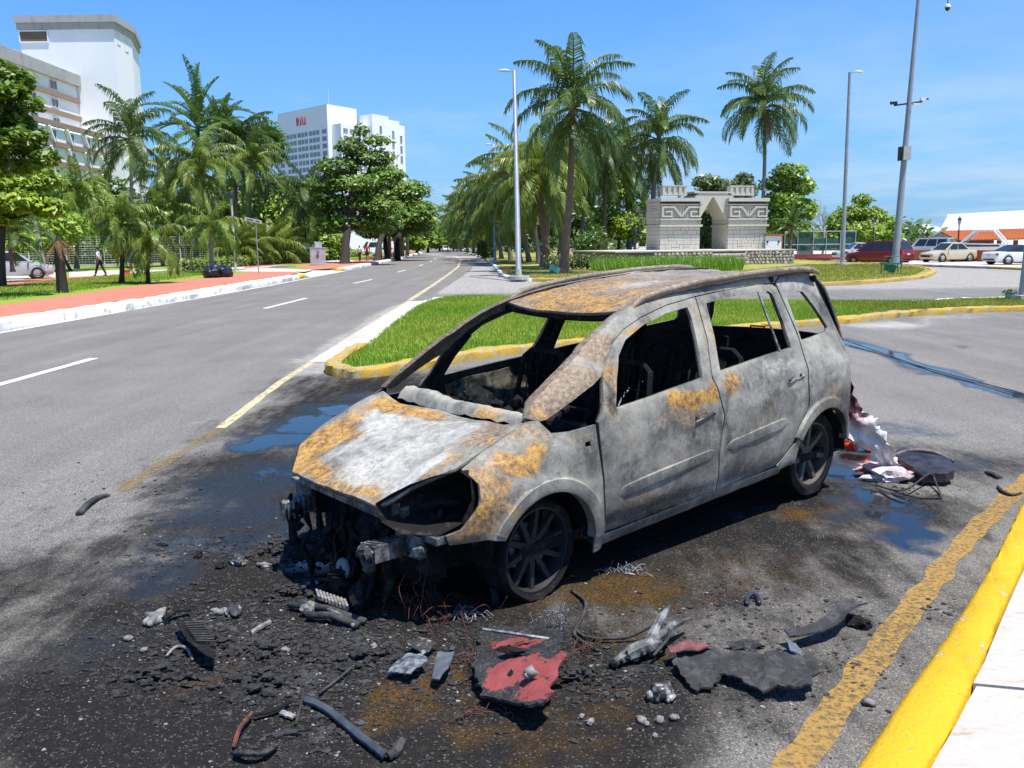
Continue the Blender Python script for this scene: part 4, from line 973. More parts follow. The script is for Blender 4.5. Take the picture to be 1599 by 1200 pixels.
def shell(name, poly, F, inw, holes=(), step=.05, thick=.018, colf=None, mat=None, parent=None, flip=False, mirror=False, dent=.004, edge=.004, seed=3, smooth=True):
    """sheet-metal panel: polygon in (u,v), F(u,v)->(x,y,z), thickness along inw, rolled edges"""
    uv, tr, loops = fill(list(poly), [list(h) for h in holes], step, seed)
    bd = set(i for L in loops for i in L); inw = Vector(inw)
    top = []; cols = []
    for i, (u, v) in enumerate(uv):
        p = Vector(F(u, v)); nz = mnoise.noise(Vector((u * 2.7, v * 3.1, seed))) * dent * 3.2 + mnoise.noise(Vector((u * 9, v * 9, seed + 4))) * dent * .6
        p = p + inw * (nz + (edge if i in bd else 0)); top.append(p)
        cols.append(colf(p.x, p.y, p.z) if colf else (0, 0, 0, 0))
    n = len(top); back = [p + inw * thick for p in top]
    # back face carries soot
    bcols = [(c[0] * .25, c[1] * .2, .45 if name == 'roof_side_frame' else max(c[2], .78), .7) for c in cols]
    vs = top + back; fs = [tuple(t) for t in tr] + [tuple(n + i for i in reversed(t)) for t in tr]
    for L in loops:
        for a, c in zip(L, L[1:] + L[:1]): fs.append((c, a, n + a, n + c))
    if mirror: vs = [Vector((p.x, -p.y, p.z)) for p in vs]; fs = [tuple(reversed(f)) for f in fs]
    if flip: fs = [tuple(reversed(f)) for f in fs]
    vs = [(-p.x, p.y, p.z) for p in vs]
    b = MB(); b.add(vs, fs)
    return b.build(name, mat or BURNT, parent or car, smooth=40 if smooth else False, cols=cols + bcols)
def sidepair(name, poly, holes=(), step=.045, colf=None, yf=None, thick=.018, dent=.004, both=True, label=None, parents=None, **k):
    yf = yf or yh; out = []
    o = shell(name, poly, lambda u, v: (u, yf(u, v), v), (0, -1, 0), holes, step, thick, colf, dent=dent, flip=True, parent=parents[0] if parents else None, **k); out.append(o)
    if both:
        o = shell(name, poly, lambda u, v: (u, yf(u, v), v), (0, -1, 0), holes, step, thick, lambda x, y, z: (lambda c: (c[0] * .6, c[1] * .5, max(c[2], .35), c[3]))(colf(x, y, z)), dent=dent, flip=True, mirror=True, seed=8, parent=parents[1] if parents else None, **k); out.append(o)
    return out
def arc(cx, cz, r, a0, a1, n):
    return [(cx + r * math.cos(math.radians(lerp(a0, a1, i / n))), cz + r * math.sin(math.radians(lerp(a0, a1, i / n)))) for i in range(n + 1)]

FA = (0.0, .265, .355); RA = (2.735, .285, .385)
# ---- front fender: from the headlight opening to the door, over the wheel arch, up to the pillar foot
def ztop(x): return float(np.interp(x, [-.6, -.46, -.3, -.05, .08, .4], [.70, .79, .865, .955, 1.0, 1.0]))
def yfend(x, z):
    y = yh(x, min(z, .66)); zt = ztop(x); z0 = .60
    if z > z0:
        t = min(1.0, (z - z0) / max(.05, zt - z0)); edgey = float(np.interp(x, [-.5, -.3, -.05, .08, .4], [.66, .70, .715, .745, .865]))
        y = lerp(y, edgey, t ** 2.6)
    # flared lip over the wheel
    d = math.hypot(x - FA[0], z - FA[1]) - FA[2]
    y += .016 * smooth01((.085 - d) / .02) * (1 if d < .1 else 0)
    return y
fend = [(-.435, .80), (-.41, .73), (-.44, .64), (-.53, .525), (-.60, .50), (-.585, .452), (-.40, .452)]
fend += [p for p in arc(FA[0], FA[1], FA[2], 152, 2, 22)]
fend += [(.352, .185), (.43, .19), (.448, .27), (.406, .53), (.382, .75), (.366, .915), (.20, .90), (.085, .905), (.055, .955), (.045, .985), (.0, .968), (-.1, .935), (-.2, .90), (-.3, .862)]
def cf_fend(x, y, z):
    o = blobcol(x, y, z, [(-.46, .60, .16, .20, RU, .56), (-.33, .72, .12, .10, RU, .62), (-.16, .80, .16, .055, RU, .95), (-.03, .83, .1, .05, RU, .75), (.25, .86, .13, .05, RU, .38), (-.42, .64, .14, .16, BR, .8), (-.05, .93, .14, .05, BR, .8), (.05, .90, .05, .08, BR, .7), (-.25, .57, .12, .08, RU, .4), (-.5, .47, .15, .05, SO, .55), (.39, .35, .06, .2, SO, .4), (.36, .2, .1, .08, SO, .3), (-.30, .80, .06, .08, AS, .35), (.15, .72, .2, .12, AS, .25), (.0, .66, .28, .05, AS, .30), (.3, .45, .05, .12, BR, .55)])
    return o
fenders = sidepair('front_fender', fend, [[(.285, .800), (.325, .805), (.322, .835), (.283, .83)]], .04, cf_fend, yfend)
def lipstrip(A, a0, a1, name, par, colf):
    for s, pr in zip((1, -1), par):
        b = MB(); prof = [(0.0, -.05), (0.0, .012), (.02, .018), (.068, .017), (.082, .004)]; vs = []; cols = []; N = 36
        for i in range(N + 1):
            a = math.radians(lerp(a0, a1, i / N))
            for dr, oy in prof:
                x = A[0] + (A[2] + dr - .004) * math.cos(a); z = A[1] + (A[2] + dr - .004) * math.sin(a)
                y = (yfend(x, z) - .012 if name == 'front' else yquart(x, z)) + oy
                vs.append((-x, s * y, z)); cols.append(colf(x, y, z))
        k = len(prof); fs = [(i * k + q, i * k + q + 1, (i + 1) * k + q + 1, (i + 1) * k + q) for i in range(N) for q in range(k - 1)]
        if s > 0: fs = [tuple(reversed(f)) for f in fs]
        b.add(vs, fs); b.build('wheel_arch_lip', BURNT, pr, smooth=45, cols=cols)
# ---- doors
Bf = [(1.486, .285), (1.455, .55), (1.485, .67), (1.512, .79), (1.472, .92), (1.452, 1.03), (1.535, 1.25), (1.585, 1.522)]
Br = [(x + .012, z) for x, z in Bf]
fdoor = [(.457, .275)] + Bf + [(1.29, 1.490), (1.02, 1.437), (.83, 1.380), (.69, 1.312), (.60, 1.235), (.53, 1.165), (.455, 1.0), (.392, .925), (.395, .80), (.418, .53)]
fhole = [(.545, .975), (.62, 1.12), (.70, 1.245), (.81, 1.325), (1.0, 1.392), (1.25, 1.445), (1.47, 1.468), (1.475, 1.40), (1.425, 1.2), (1.365, 1.045)]
def ydoor(x, z): return yh(x, z) - .012 * smooth01((.40 - z) / .06) 
def cf_fd(x, y, z):
    return blobcol(x, y, z, [(1.20, .945, .26, .065, RU, .95), (1.42, .95, .1, .08, RU, .85), (1.02, .87, .22, .045, BR, .75), (1.22, .83, .18, .05, BR, .95), (1.36, .80, .12, .05, SO, .45), (.60, 1.16, .10, .15, RU, .62), (.95, 1.40, .35, .035, RU, .58), (1.52, 1.2, .05, .25, RU, .55), (1.53, 1.42, .06, .1, RU, .5), (.50, 1.0, .07, .12, BR, .7), (.52, 1.05, .05, .15, SO, .55), (.7, .55, .22, .1, RU, .10), (.95, .33, .7, .11, SO, .50), (.75, .38, .3, .10, BR, .6), (.95, .60, .3, .10, BR, .36), (.62, .78, .14, .12, BR, .35), (1.3, .45, .2, .12, SO, .35), (1.1, .66, .3, .08, SO, .22), (.55, .72, .1, .2, BR, .25), (.43, .5, .05, .3, SO, .3), (1.40, .5, .12, .15, SO, .38), (1.2, .70, .3, .06, AS, .36), (.9, .86, .2, .04, AS, .34), (.62, .60, .12, .1, AS, .3), (.6, .90, .15, .04, AS, .3), (.8, .74, .3, .1, AS, .16), (1.48, .7, .04, .2, SO, .6)])
fdoors = sidepair('front_door', fdoor, [fhole, [(1.215, .805), (1.235, .795), (1.24, .825), (1.22, .832)]], .035, cf_fd, ydoor, thick=.03)
rdoor = [(1.499, .287), (2.145, .338), (2.31, .468), (2.44, .615), (2.50, .72), (2.497, .85), (2.512, 1.04), (2.548, 1.2), (2.545, 1.45), (2.535, 1.535), (2.48, 1.558), (2.29, 1.562), (1.93, 1.546)] + Br[::-1][:-1]
rhole = [(1.56, 1.062), (1.62, 1.25), (1.672, 1.478), (1.88, 1.50), (2.15, 1.512), (2.41, 1.515), (2.448, 1.49), (2.44, 1.30), (2.41, 1.125)]
def cf_rd(x, y, z):
    return blobcol(x, y, z, [(1.60, .965, .11, .07, RU, .95), (1.60, 1.2, .05, .28, RU, .55), (1.9, .88, .35, .12, AS, .34), (2.2, 1.03, .25, .05, AS, .38), (2.42, .8, .12, .25, AS, .32), (2.3, .62, .2, .12, SO, .35), (1.8, .40, .5, .11, SO, .52), (1.95, .72, .2, .06, BR, .42), (1.75, .62, .2, .1, BR, .36), (2.3, .74, .14, .16, SO, .30), (1.53, .75, .05, .3, SO, .55), (1.75, .75, .2, .12, RU, .16), (2.0, 1.54, .5, .03, AS, .35), (2.3, .90, .08, .05, AS, .45), (2.2, .5, .15, .08, SO, .4)])
rdoors = sidepair('rear_door', rdoor, [rhole, [(2.262, .905), (2.285, .895), (2.29, .922), (2.268, .93)], [(2.395, .925), (2.425, .93), (2.422, .955), (2.393, .95)]], .035, cf_rd, ydoor, thick=.03)
# ---- rear quarter panel
def yquart(x, z):
    y = yh(x, z); d = math.hypot(x - RA[0], z - RA[1]) - RA[2]
    y += .014 * smooth01((.075 - d) / .02) * (1 if d < .09 else 0)
    t = max(0, x - 3.12); y -= 1.6 * t * t
    return y
quart = [(2.16, .338), (2.20, .30), (2.36, .33)] + [(x, z) for x, z in arc(RA[0], RA[1], RA[2], 172, 8, 24)] + [(3.13, .37), (3.22, .45), (3.30, .62), (3.345, .85), (3.35, 1.05), (3.33, 1.22), (3.28, 1.42), (3.22, 1.56), (3.12, 1.612), (2.9, 1.62), (2.62, 1.605), (2.55, 1.56), (2.56, 1.45), (2.563, 1.2), (2.527, 1.04), (2.512, .85), (2.515, .715), (2.455, .605), (2.325, .457)]
qhole = [(2.625, 1.472), (2.78, 1.495), (2.87, 1.482), (2.955, 1.36), (3.03, 1.215), (3.0, 1.188), (2.60, 1.158), (2.575, 1.17), (2.60, 1.34)]
def cf_q(x, y, z):
    return blobcol(x, y, z, [(3.0, .95, .35, .14, AS, .34), (2.65, 1.1, .15, .06, AS, .35), (3.1, 1.5, .12, .12, AS, .5), (2.75, 1.56, .35, .05, AS, .45), (3.1, .60, .35, .2, SO, .62), (2.75, .72, .35, .09, SO, .4), (2.9, .73, .25, .09, BR, .6), (3.25, .8, .12, .3, BR, .55), (3.2, .5, .2, .15, RU, .25), (2.4, .45, .1, .15, SO, .4), (2.57, .9, .05, .3, AS, .3), (2.59, 1.35, .05, .2, RU, .25), (2.95, .85, .1, .05, SO, .5)])
quarts = sidepair('quarter_panel', quart, [qhole], .045, cf_q, yquart, thick=.03)
lipstrip(FA, 150, 2, 'front', fenders, cf_fend)
lipstrip(RA, 150, 12, 'rear', quarts, cf_q)
# ---- pillar + roof side rail in one pressing
side_up = [(.0, .985), (.06, 1.055), (.26, 1.175), (.58, 1.35), (.78, 1.44), (.93, 1.492), (1.1, 1.535), (1.35, 1.575), (1.76, 1.612), (2.27, 1.64), (2.60, 1.648), (3.0, 1.645), (3.1, 1.635)]
side_lo = [(3.1, 1.62), (2.9, 1.628), (2.61, 1.613), (2.53, 1.567), (2.48, 1.565), (2.29, 1.569), (1.93, 1.553), (1.59, 1.529), (1.29, 1.497), (1.02, 1.444), (.83, 1.387), (.685, 1.318), (.595, 1.24), (.51, 1.155), (.30, 1.065), (.10, .972), (.055, .965)]
def ypil(x, z):
    # the pillar turns inwards to the windscreen edge and the roof
    lo = float(np.interp(x, [p[0] for p in side_lo[::-1]], [p[1] for p in side_lo[::-1]])); t = max(0, (z - lo))
    base = yh(x, lo) if x > .45 else float(np.interp(x, [0, .1, .3, .45], [.745, .765, .785, yh(.45, 1.12)]))
    return base - .62 * t - 1.6 * t * t
def cf_p(x, y, z):
    return blobcol(x, y, z, [(.2, 1.1, .35, .15, BR, 1.0), (.6, 1.32, .25, .12, BR, .85), (.05, 1.0, .12, .08, RU, .5), (.3, 1.14, .1, .06, RU, .28), (1.2, 1.53, .4, .05, BR, .35), (.9, 1.44, .25, .05, SO, .25), (2.6, 1.63, .6, .05, AS, .5), (1.7, 1.58, .6, .04, AS, .3)])
sidepair('roof_side_frame', side_up + side_lo, [], .022, cf_p, ypil, thick=.055, dent=.003)
# ---- sills with the pressed flange marks
for s in (1, -1):
    b = MB(); N = 30; prof = [(.862, .275), (.855, .245), (.835, .205), (.76, .185), (.70, .20), (.70, .30)]; vs = []; cols = []
    for i in range(N + 1):
        x = lerp(.44, 2.22, i / N); dz = lerp(0, .06, i / N)
        for y, z in prof: vs.append((-x, s * (y + .006 * mnoise.noise(Vector((x * 7, z * 9, 1)))), z + dz)); cols.append((.0, .12, .45 if (i % 7) else .0, .1))
    k = len(prof); fs = [(i * k + q, i * k + q + 1, (i + 1) * k + q + 1, (i + 1) * k + q) for i in range(N) for q in range(k - 1)]
    b.add(vs, fs if s < 0 else [tuple(reversed(f)) for f in fs]); b.build('sill', BURNT, car, smooth=40, cols=cols)
# ---- roof
RX = [.93, 1.05, 1.2, 1.45, 1.8, 2.3, 2.75, 3.05, 3.16]; RZ = [1.452, 1.492, 1.527, 1.565, 1.598, 1.622, 1.625, 1.61, 1.585]
def zroof(x, y):
    z = float(np.interp(x, RX, RZ)); e = float(np.interp(x, [p[0] for p in side_up], [p[1] for p in side_up])) - .006
    t = (abs(y) / .57) ** 2
    z = lerp(z, e, t) if abs(y) > 0 else z
    z -= .016 * smooth01(1 - abs(math.hypot((x - 1.7) / .5, y / .35))) # heat sag
    z += .006 * math.sin(y * 32) * smooth01((x - 2.1) / .3) * (1 if abs(y) < .42 else 0)
    return z
roofp = [(.945, -.56), (.925, -.3), (.92, 0), (.925, .3), (.945, .56), (1.3, .572), (2.2, .572), (3.05, .56), (3.15, .45), (3.17, 0), (3.15, -.45), (3.05, -.56), (2.2, -.572), (1.3, -.572)]
def cf_r(x, y, z):
    o = blobcol(x, y, y, [(1.05, 0, .25, .7, RU, .62), (1.4, .3, .25, .25, RU, .55), (1.25, -.3, .35, .3, RU, .58), (2.1, -.25, .3, .2, RU, .4), (1.6, -.2, .35, .25, RU, .54), (1.9, .25, .2, .2, RU, .48), (1.5, .0, .8, .7, BR, .88), (1.1, .0, .3, .7, BR, .8), (2.5, 0, .7, .7, BR, .5), (1.75, 0, .35, .2, AS, .42), (2.4, .1, .5, .5, AS, .22), (1.5, .5, .4, .1, AS, .25), (2.2, -.1, .1, .45, SO, .3), (2.9, .3, .3, .3, AS, .3)])
    return o
shell('roof', roofp, lambda u, v: (u, v, zroof(u, v)), (0, 0, -1), (), .05, .02, cf_r, flip=True, dent=.006)
# header bar under the roof's front edge and roof bows inside
b = MB()
for x, dz in ((.965, -.05), (1.6, -.05), (2.5, -.05), (3.08, -.06)):
    b.tube([(-x, y, zroof(x, y) + dz) for y in np.linspace(-.56, .56, 9)], .026, 6)
b.build('roof_bow', CHAR, car, smooth=True)
# ---- roof rails
RLX = [.96, 1.02, 1.1, 1.3, 1.6, 1.9, 2.3, 2.6, 2.85, 3.02, 3.10]; RLZ = [1.505, 1.55, 1.583, 1.618, 1.65, 1.668, 1.685, 1.69, 1.688, 1.675, 1.65]
for s in (1, -1):
    b = MB(); path = [(-x, s * .57, z - .036) for x, z in zip(RLX, RLZ)]
    b.tube(path, [.012] + [.022] * (len(path) - 2) + [.014], 8, flat=.95)
    b.build('roof_rail', BURNT, car, smooth=50, cols=[(.12, .25, .0, .7)] * len(b.v))
# ---- hood
def hx(y):   # front edge, pointed in the middle towards the headlamps
    return float(np.interp(abs(y), [0, .25, .46, .6, .7], [-.862, -.845, -.79, -.66, -.47]))
def zhood(x, y):
    a = abs(y); t = (x - hx(y)) / (0.03 - hx(y)); t = max(0, min(1, t))
    zf = float(np.interp(a, [0, .3, .46, .52, .6, .70], [.655, .652, .63, .665, .735, .80])); zr = float(np.interp(a, [0, .5, .70], [.905, .915, .965]))
    z = lerp(zf, zr, 1 - (1 - t) ** 1.35)
    z += .028 * smooth01((a - .40) / .10) * smooth01((.62 - a) / .1) * smooth01((t - .02) / .2) * smooth01((1.05 - t) / .4)   # pressed ridges
    z += .012 * math.sin(t * 3.1) * (1 - (a / .7) ** 2)
    return z
hoodp = [(hx(y), y) for y in np.linspace(-.70, .70, 29)] + [(-.2, .712), (-.05, .715), (.03, .69), (.035, .5), (.035, .2), (.03, 0), (.02, -.2), (.0, -.42), (-.01, -.58), (.0, -.70), (-.1, -.71), (-.25, -.705)]
def cf_h(x, y, z):
    o = blobcol(x, y, y, [(-.40, .05, .40, .60, AS, .50), (-.62, .20, .22, .36, AS, .60), (-.35, 0, .55, .8, AS, .34), (-.15, .25, .18, .3, AS, .5), (-.30, -.30, .3, .2, AS, .62), (-.60, .52, .22, .12, AS, .7),
        (-.62, -.50, .28, .2, RU, 1.0), (-.70, .30, .14, .3, RU, .40), (-.30, .55, .3, .12, RU, .45), (-.25, -.55, .25, .15, RU, .55), (-.80, -.30, .08, .3, RU, .95), (-.80, .2, .07, .5, RU, .55), (-.48, -.30, .12, .09, RU, .85), (-.07, -.50, .13, .13, RU, .95), (-.10, -.20, .10, .3, RU, .9), (-.03, -.05, .06, .35, RU, .4), (-.55, .62, .25, .07, RU, .6), (-.35, -.62, .3, .08, RU, .5),
        (-.78, .12, .11, .40, BR, .8), (-.45, .45, .12, .14, BR, .4), (-.35, -.05, .08, .2, BR, .35), (-.02, .55, .20, .16, BR, 1.0), (-.17, .62, .16, .1, BR, .9), (-.03, -.32, .08, .16, BR, .8), (-.22, .66, .05, .05, RU, .8), (-.74, .42, .12, .1, BR, .5)])
    if o[RU] > .5: o[AS] *= .45
    return o
shell('hood', hoodp, lambda u, v: (u, v, zhood(u, v)), (0, 0, -1), (), .038, .02, cf_h, flip=True, dent=.006)
# cowl: buckled strip under the missing windscreen
b = MB(); N = 44; vs = []; cols = []
for i in range(N + 1):
    y = lerp(-.60, .69, i / N); w = .5 + .5 * mnoise.noise(Vector((y * 4, 2, 1)))
    big = .45 * smooth01((-.05 - y) / .3)
    x0 = .045 + .015 * math.sin(y * 5); 
    prof = [(x0, .90 + .035 * abs(y)), (x0 + .03, .935 + .03 * w + .03 * big), (x0 + .07, .950 + .03 * w + .05 * big), (x0 + .11 + .05 * big, .94 + .03 * w + .045 * big), (x0 + .16 + .06 * big, .88)]
    for q, (x, z) in enumerate(prof):
        vs.append((-x, y, z + .012 * mnoise.noise(Vector((y * 14, q * 2.1, 4)))))
        rr = smooth01(1 - abs(y - .28) / .3) * .7; cols.append((rr if q < 3 else .1, .42 if q in (2, 3) else .25, .12, .3 if q < 2 else .1))
k = 5; b.add(vs, [(i * k + q, (i + 1) * k + q, (i + 1) * k + q + 1, i * k + q + 1) for i in range(N) for q in range(k - 1)])
b.build('windscreen_cowl', BURNT, car, smooth=True, cols=cols)
# ---- headlight cavities with the remains of the lamp
for s in (1, -1):
    lamp = MB()
    ring = [(-.80, .47, .64), (-.75, .54, .695), (-.68, .61, .745), (-.58, .68, .782), (-.47, .735, .795), (-.425, .765, .75), (-.44, .79, .65), (-.52, .79, .54), (-.62, .74, .495), (-.74, .60, .50), (-.79, .50, .55)]
    if s < 0: ring = [(p[0] + .14, p[1] - .06, p[2] - .03) for p in ring]
    cx = sum(p[0] for p in ring) / len(ring) + .26; cy = sum(p[1] for p in ring) / len(ring) - .05; cz = .63
    vs = []; n = len(ring)
    for k2 in (0, .35, .7, 1.0):
        for p in ring:
            q = .16 * k2 if k2 < 1 else .4
            vs.append((-(lerp(p[0], cx, q) + .26 * k2), s * lerp(p[1], cy, q), lerp(p[2], cz, q * 1.1)))
    fs = [(i * n + j, i * n + (j + 1) % n, (i + 1) * n + (j + 1) % n, (i + 1) * n + j) for i in range(3) for j in range(n)] + [tuple(3 * n + j for j in range(n))]
    lamp.add(vs, fs if s > 0 else [tuple(reversed(f)) for f in fs])
    h = lamp.build('headlight_housing', CHAR, car, smooth=40)
    t = MB(); t.tube([(.60, s * .56, .60), (.50, s * .62, .62), (.42, s * .66, .60)], .012, 5); t.lump((.50, s * .60, .54), .03, 4, 1, .5); t.build('lamp_remains', CHAR, h)
# ---- front end with the bumper burnt off
fr_end = MB()
fr_end.box((.70, 0, .575), (.05, 1.0, .10)); fr_end.build('slam_panel', STEEL, car)
for s in (1, -1):
    cbx = MB(); L = [(.60, s * .50, .40), (.80, s * .48, .395), (.93, s * .465, .385)]
    cbx.box((.70, s * .49, .395), (.30, .07, .085))
    for i in range(9):
        x = lerp(.58, .85, i / 8); cbx.box((x, s * (.50 - .03 * i / 8), .395), (.012, .088, .10), rz=.5 * s)
    cbx.build('crash_box', STEEL, car)
    lg = MB(); lg.box((.30, s * .50, .40), (.70, .10, .14)); lg.build('chassis_leg', CHAR, car)
    br = MB(); br.box((.66, s * .49, .50), (.05, .06, .20), rz=.2); br.box((.62, s * .64, .475), (.06, .26, .035)); br.box((.66, s * .60, .43), (.03, .12, .10)); br.lump((.66, s * .63, .40), .05, 3, 1, .6)
    br.build('lamp_bracket', STEEL, car)
a = MB(); M3 = Matrix.Identity(3)
for i in range(7): a.lump((.86 + R.uniform(-.05, .05), .45 + R.uniform(-.06, .06), .375 + R.uniform(-.05, .04)), R.uniform(.025, .05), i, 1, .6)
a.build('melted_alloy_lump', ALLOY, car)
eng = MB()
for i in range(60): eng.lump((R.uniform(.0, .62), R.uniform(-.52, .5), R.uniform(.22, .60)), R.uniform(.06, .15), i, 1, .5)
eng.box((.30, 0, .30), (.55, 1.0, .22)); eng.build('engine_remains', CHAR, car)
rad = MB(); rad.box((.56, 0, .40), (.03, .80, .26))
for i in range(18): rad.box((.58, -.38 + i * .045, .40), (.01, .008, .24 * R.uniform(.4, 1)))
rad.build('radiator', CHAR, car)
wl = MB()
for i in range(13):
    x, y, z = R.uniform(.55, .78), R.choice((R.uniform(.3, .62), R.uniform(-.3, .3))), R.uniform(.25, .45); pts = [(x, y, z)]
    for q in range(5): x += R.uniform(-.03, .05); y += R.uniform(-.05, .05); z = max(.01, z - R.uniform(.03, .11)); pts.append((x, y, z))
    wl.tube(curve(pts, 3), .0017, 4, caps=False)
wl.build('hanging_wires', WIRE, car)
drip = MB()
for i in range(34):
    x, y, z = R.uniform(.45, .80), R.uniform(-.55, .52), R.uniform(.34, .52); z2 = z - R.uniform(.1, .46); pts = [(x, y, z)]
    for q in range(4): f = (q + 1) / 4; pts.append((x + R.uniform(-.03, .03), y + R.uniform(-.03, .03), max(.01, lerp(z, z2, f))))
    drip.tube(pts, [R.uniform(.008, .035) for _ in pts], 5)
for i in range(26): drip.lump((R.uniform(.45, .85), R.uniform(-.5, .5), R.uniform(.02, .16)), R.uniform(.03, .08), i, 1, .8)
drip.build('melted_drips', CHAR, car, smooth=30)
fan = MB(); fan.lathe([(.055, -.012), (.06, 0), (.055, .012), (.02, .014), (.02, -.014)], 14, M=Matrix.Translation((.80, .10, .19)).to_4x4() @ Matrix.Rotation(math.radians(80), 4, 'Y'))
for k2 in range(7):
    a2 = k2 * .9; fan.box((.80, .10 + .035 * math.cos(a2), .19 + .035 * math.sin(a2)), (.01, .03, .012))
fan.build('pulley_wheel', plain('whitened_alloy', (.2, .22, .2), .6, .3, 20), car)
# ---- floor, firewall, wheel housings, inner trim
fl = MB(); fl.box((-1.55, 0, .27), (3.3, 1.50, .06)); fl.box((-.12, 0, .60), (.05, 1.45, .60)); fl.box((-.5, 0, .36), (.9, .22, .16)); fl.box((-2.75, 0, .42), (1.0, 1.1, .22))
fl.build('floor_pan', CHAR, car)
for x0, rr in ((FA[0], .36), (RA[0], .385)):
    for s in (1, -1):
        w = MB(); T = Matrix.Translation((-x0, s * .60, FA[1] + .01)) @ Matrix.Rotation(math.radians(90), 4, 'X')
        w.lathe([(.02, -.27 * s if False else -.24), (rr, -.24), (rr, .235)] if s < 0 else [(rr, -.235), (rr, .24), (.02, .24)], 22, M=T, arc=math.pi)
        w.build('wheel_housing', CHAR, car)
dash = MB(); dash.tube([(-.42, -.70, .86), (-.42, -.2, .84), (-.42, .3, .84), (-.42, .72, .86)], .035, 8)
for i in range(26): dash.lump((-R.uniform(.2, .5), R.uniform(-.65, .65), R.uniform(.68, .88)), R.uniform(.04, .09), i + 9, 1, .6)
dash.build('dashboard_frame', CHAR, car)
st = MB(); ringp = [(-.66 + .06 * math.sin(a), .36 + .18 * math.cos(a), .90 + .17 * math.sin(a)) for a in np.linspace(0, 2 * math.pi, 25)]
st.tube(ringp, .012, 6, caps=False); st.tube([(-.66, .36, .90), (-.40, .36, .80)], .02, 6); st.tube([(-.66, .19, .90), (-.66, .53, .90)], .01, 5)
st.build('steering_wheel', CHAR, car)
debr = MB()
for i in range(10): debr.lump((-R.uniform(.15, .4), R.uniform(-.3, .2), R.uniform(.90, .95)), R.uniform(.02, .045), i, 1, .6)
tag(debr.build('ash_heap', CHAR, car), kind='stuff')
def seat(x, y, w, name='seat_frame'):
    b = MB(); h = .58
    fr_ = [(-x, y - w / 2, .5), (-x - .10, y - w / 2, .8), (-x - .16, y - w / 2 + .03, .5 + h), (-x - .17, y - w / 2 + .1, .55 + h), (-x - .17, y + w / 2 - .1, .55 + h), (-x - .16, y + w / 2 - .03, .5 + h), (-x - .10, y + w / 2, .8), (-x, y + w / 2, .5)]
    b.tube(fr_, .02, 6)
    for i in range(4): z = .6 + .12 * i; b.tube([(-x - .05 - .03 * i, y - w / 2 + .02, z), (-x - .05 - .03 * i, y + w / 2 - .02, z)], .006, 5)
    for i in range(4): yy = y + w * (i - 1.5) / 5; b.tube([(-x - .02, yy, .5), (-x - .17, yy, .55 + h)], .006, 5)
    b.box((-x + .22, y, .46), (.46, w, .05)); b.box((-x + .2, y, .37), (.4, w * .8, .14))
    b.tube([(-x - .17, y - .06, .55 + h), (-x - .18, y - .06, .64 + h), (-x - .18, y + .06, .64 + h), (-x - .17, y + .06, .55 + h)], .008, 5)
    b.build(name, CHAR, car, smooth=30)
seat(.98, .37, .5); seat(.98, -.37, .5)
for yy in (.47, 0, -.47): seat(1.85, yy, .42)
seat(2.55, .3, .45); seat(2.55, -.3, .45)
# B pillars (inner), far-side trim with scorched cream remains
for s in (1, -1):
    b = MB(); b.tube([(-1.49, s * .73, .32), (-1.49, s * .77, .70), (-1.48, s * .76, .98), (-1.53, s * .655, 1.25), (-1.58, s * .535, 1.49)], [.06, .05, .04, .035, .03], 6); b.build('centre_pillar', CHAR, car, smooth=True)
    b = MB(); b.tube([(-2.52, s * .76, .6), (-2.53, s * .75, 1.0), (-2.55, s * .66, 1.25), (-2.55, s * .55, 1.50)], [.04, .035, .03, .03], 6); b.build('rear_pillar', CHAR, car, smooth=True)
    b = MB(); b.tube([(-.42, s * .80, .70), (-.49, s * .79, .95), (-.60, s * .735, 1.13), (-.70, s * .665, 1.27)], [.03, .026, .022, .018], 6); b.build('quarter_light_post', CHAR, car, smooth=True)
m = Mat('scorched_trim'); n = m.noise(6, 5, .7); n2 = m.noise(40, 4, .7)
c = m.mix(m.step(n, .45, .62), (0.012, 0.011, 0.01), m.mix(n2, (0.10, 0.085, 0.055), (0.30, 0.27, 0.19)))
TRIM = m.out(c, .85, 0, m.bump(n2, .5, .01))
shell('door_trim', [(.62, .60), (1.40, .62), (1.36, .98), (.62, .93)], lambda u, v: (u, yh(u, v) - .05, v), (0, -1, 0), (), .06, .008, None, mat=TRIM, mirror=True, flip=True, dent=.02)
# rear door guide bar in the window
for s in (1, -1):
    b = MB(); b.tube([(-2.37, s * .60, 1.512), (-2.22, s * .81, 1.10)] if False else [(-2.30, s * (yh(2.30, 1.515) - .01), 1.515), (-2.275, s * (yh(2.275, 1.115) - .01), 1.115)], .010, 6); b.build('window_guide', STEEL, car)
# rub strips on the doors
for dd, xa_, xb_ in ((fdoors, .50, 1.44), (rdoors, 1.53, 2.24)):
    for s, dr_ in zip((1, -1), dd):
        b = MB(); N = 20; prof = [(.036, -.004), (.030, .010), (.0, .013), (-.030, .010), (-.036, -.004)]; vs = []
        for i in range(N + 1):
            x = lerp(xa_, xb_, i / N); z = .497 + (x - .5) * .086; w = min(1, i / 1.5, (N - i) / 1.5)
            for dz, oy in prof: vs.append((-x, s * (yh(x, z + dz * w) + oy * max(.2, w)), z + dz * max(.15, w)))
        k = 5; fs = [(i * k + q, i * k + q + 1, (i + 1) * k + q + 1, (i + 1) * k + q) for i in range(N) for q in range(k - 1)]
        b.add(vs, fs if s > 0 else [tuple(reversed(f)) for f in fs]); b.build('rub_strip', BURNT, dr_, smooth=30, cols=[(0, .12, .30, .1)] * len(vs))
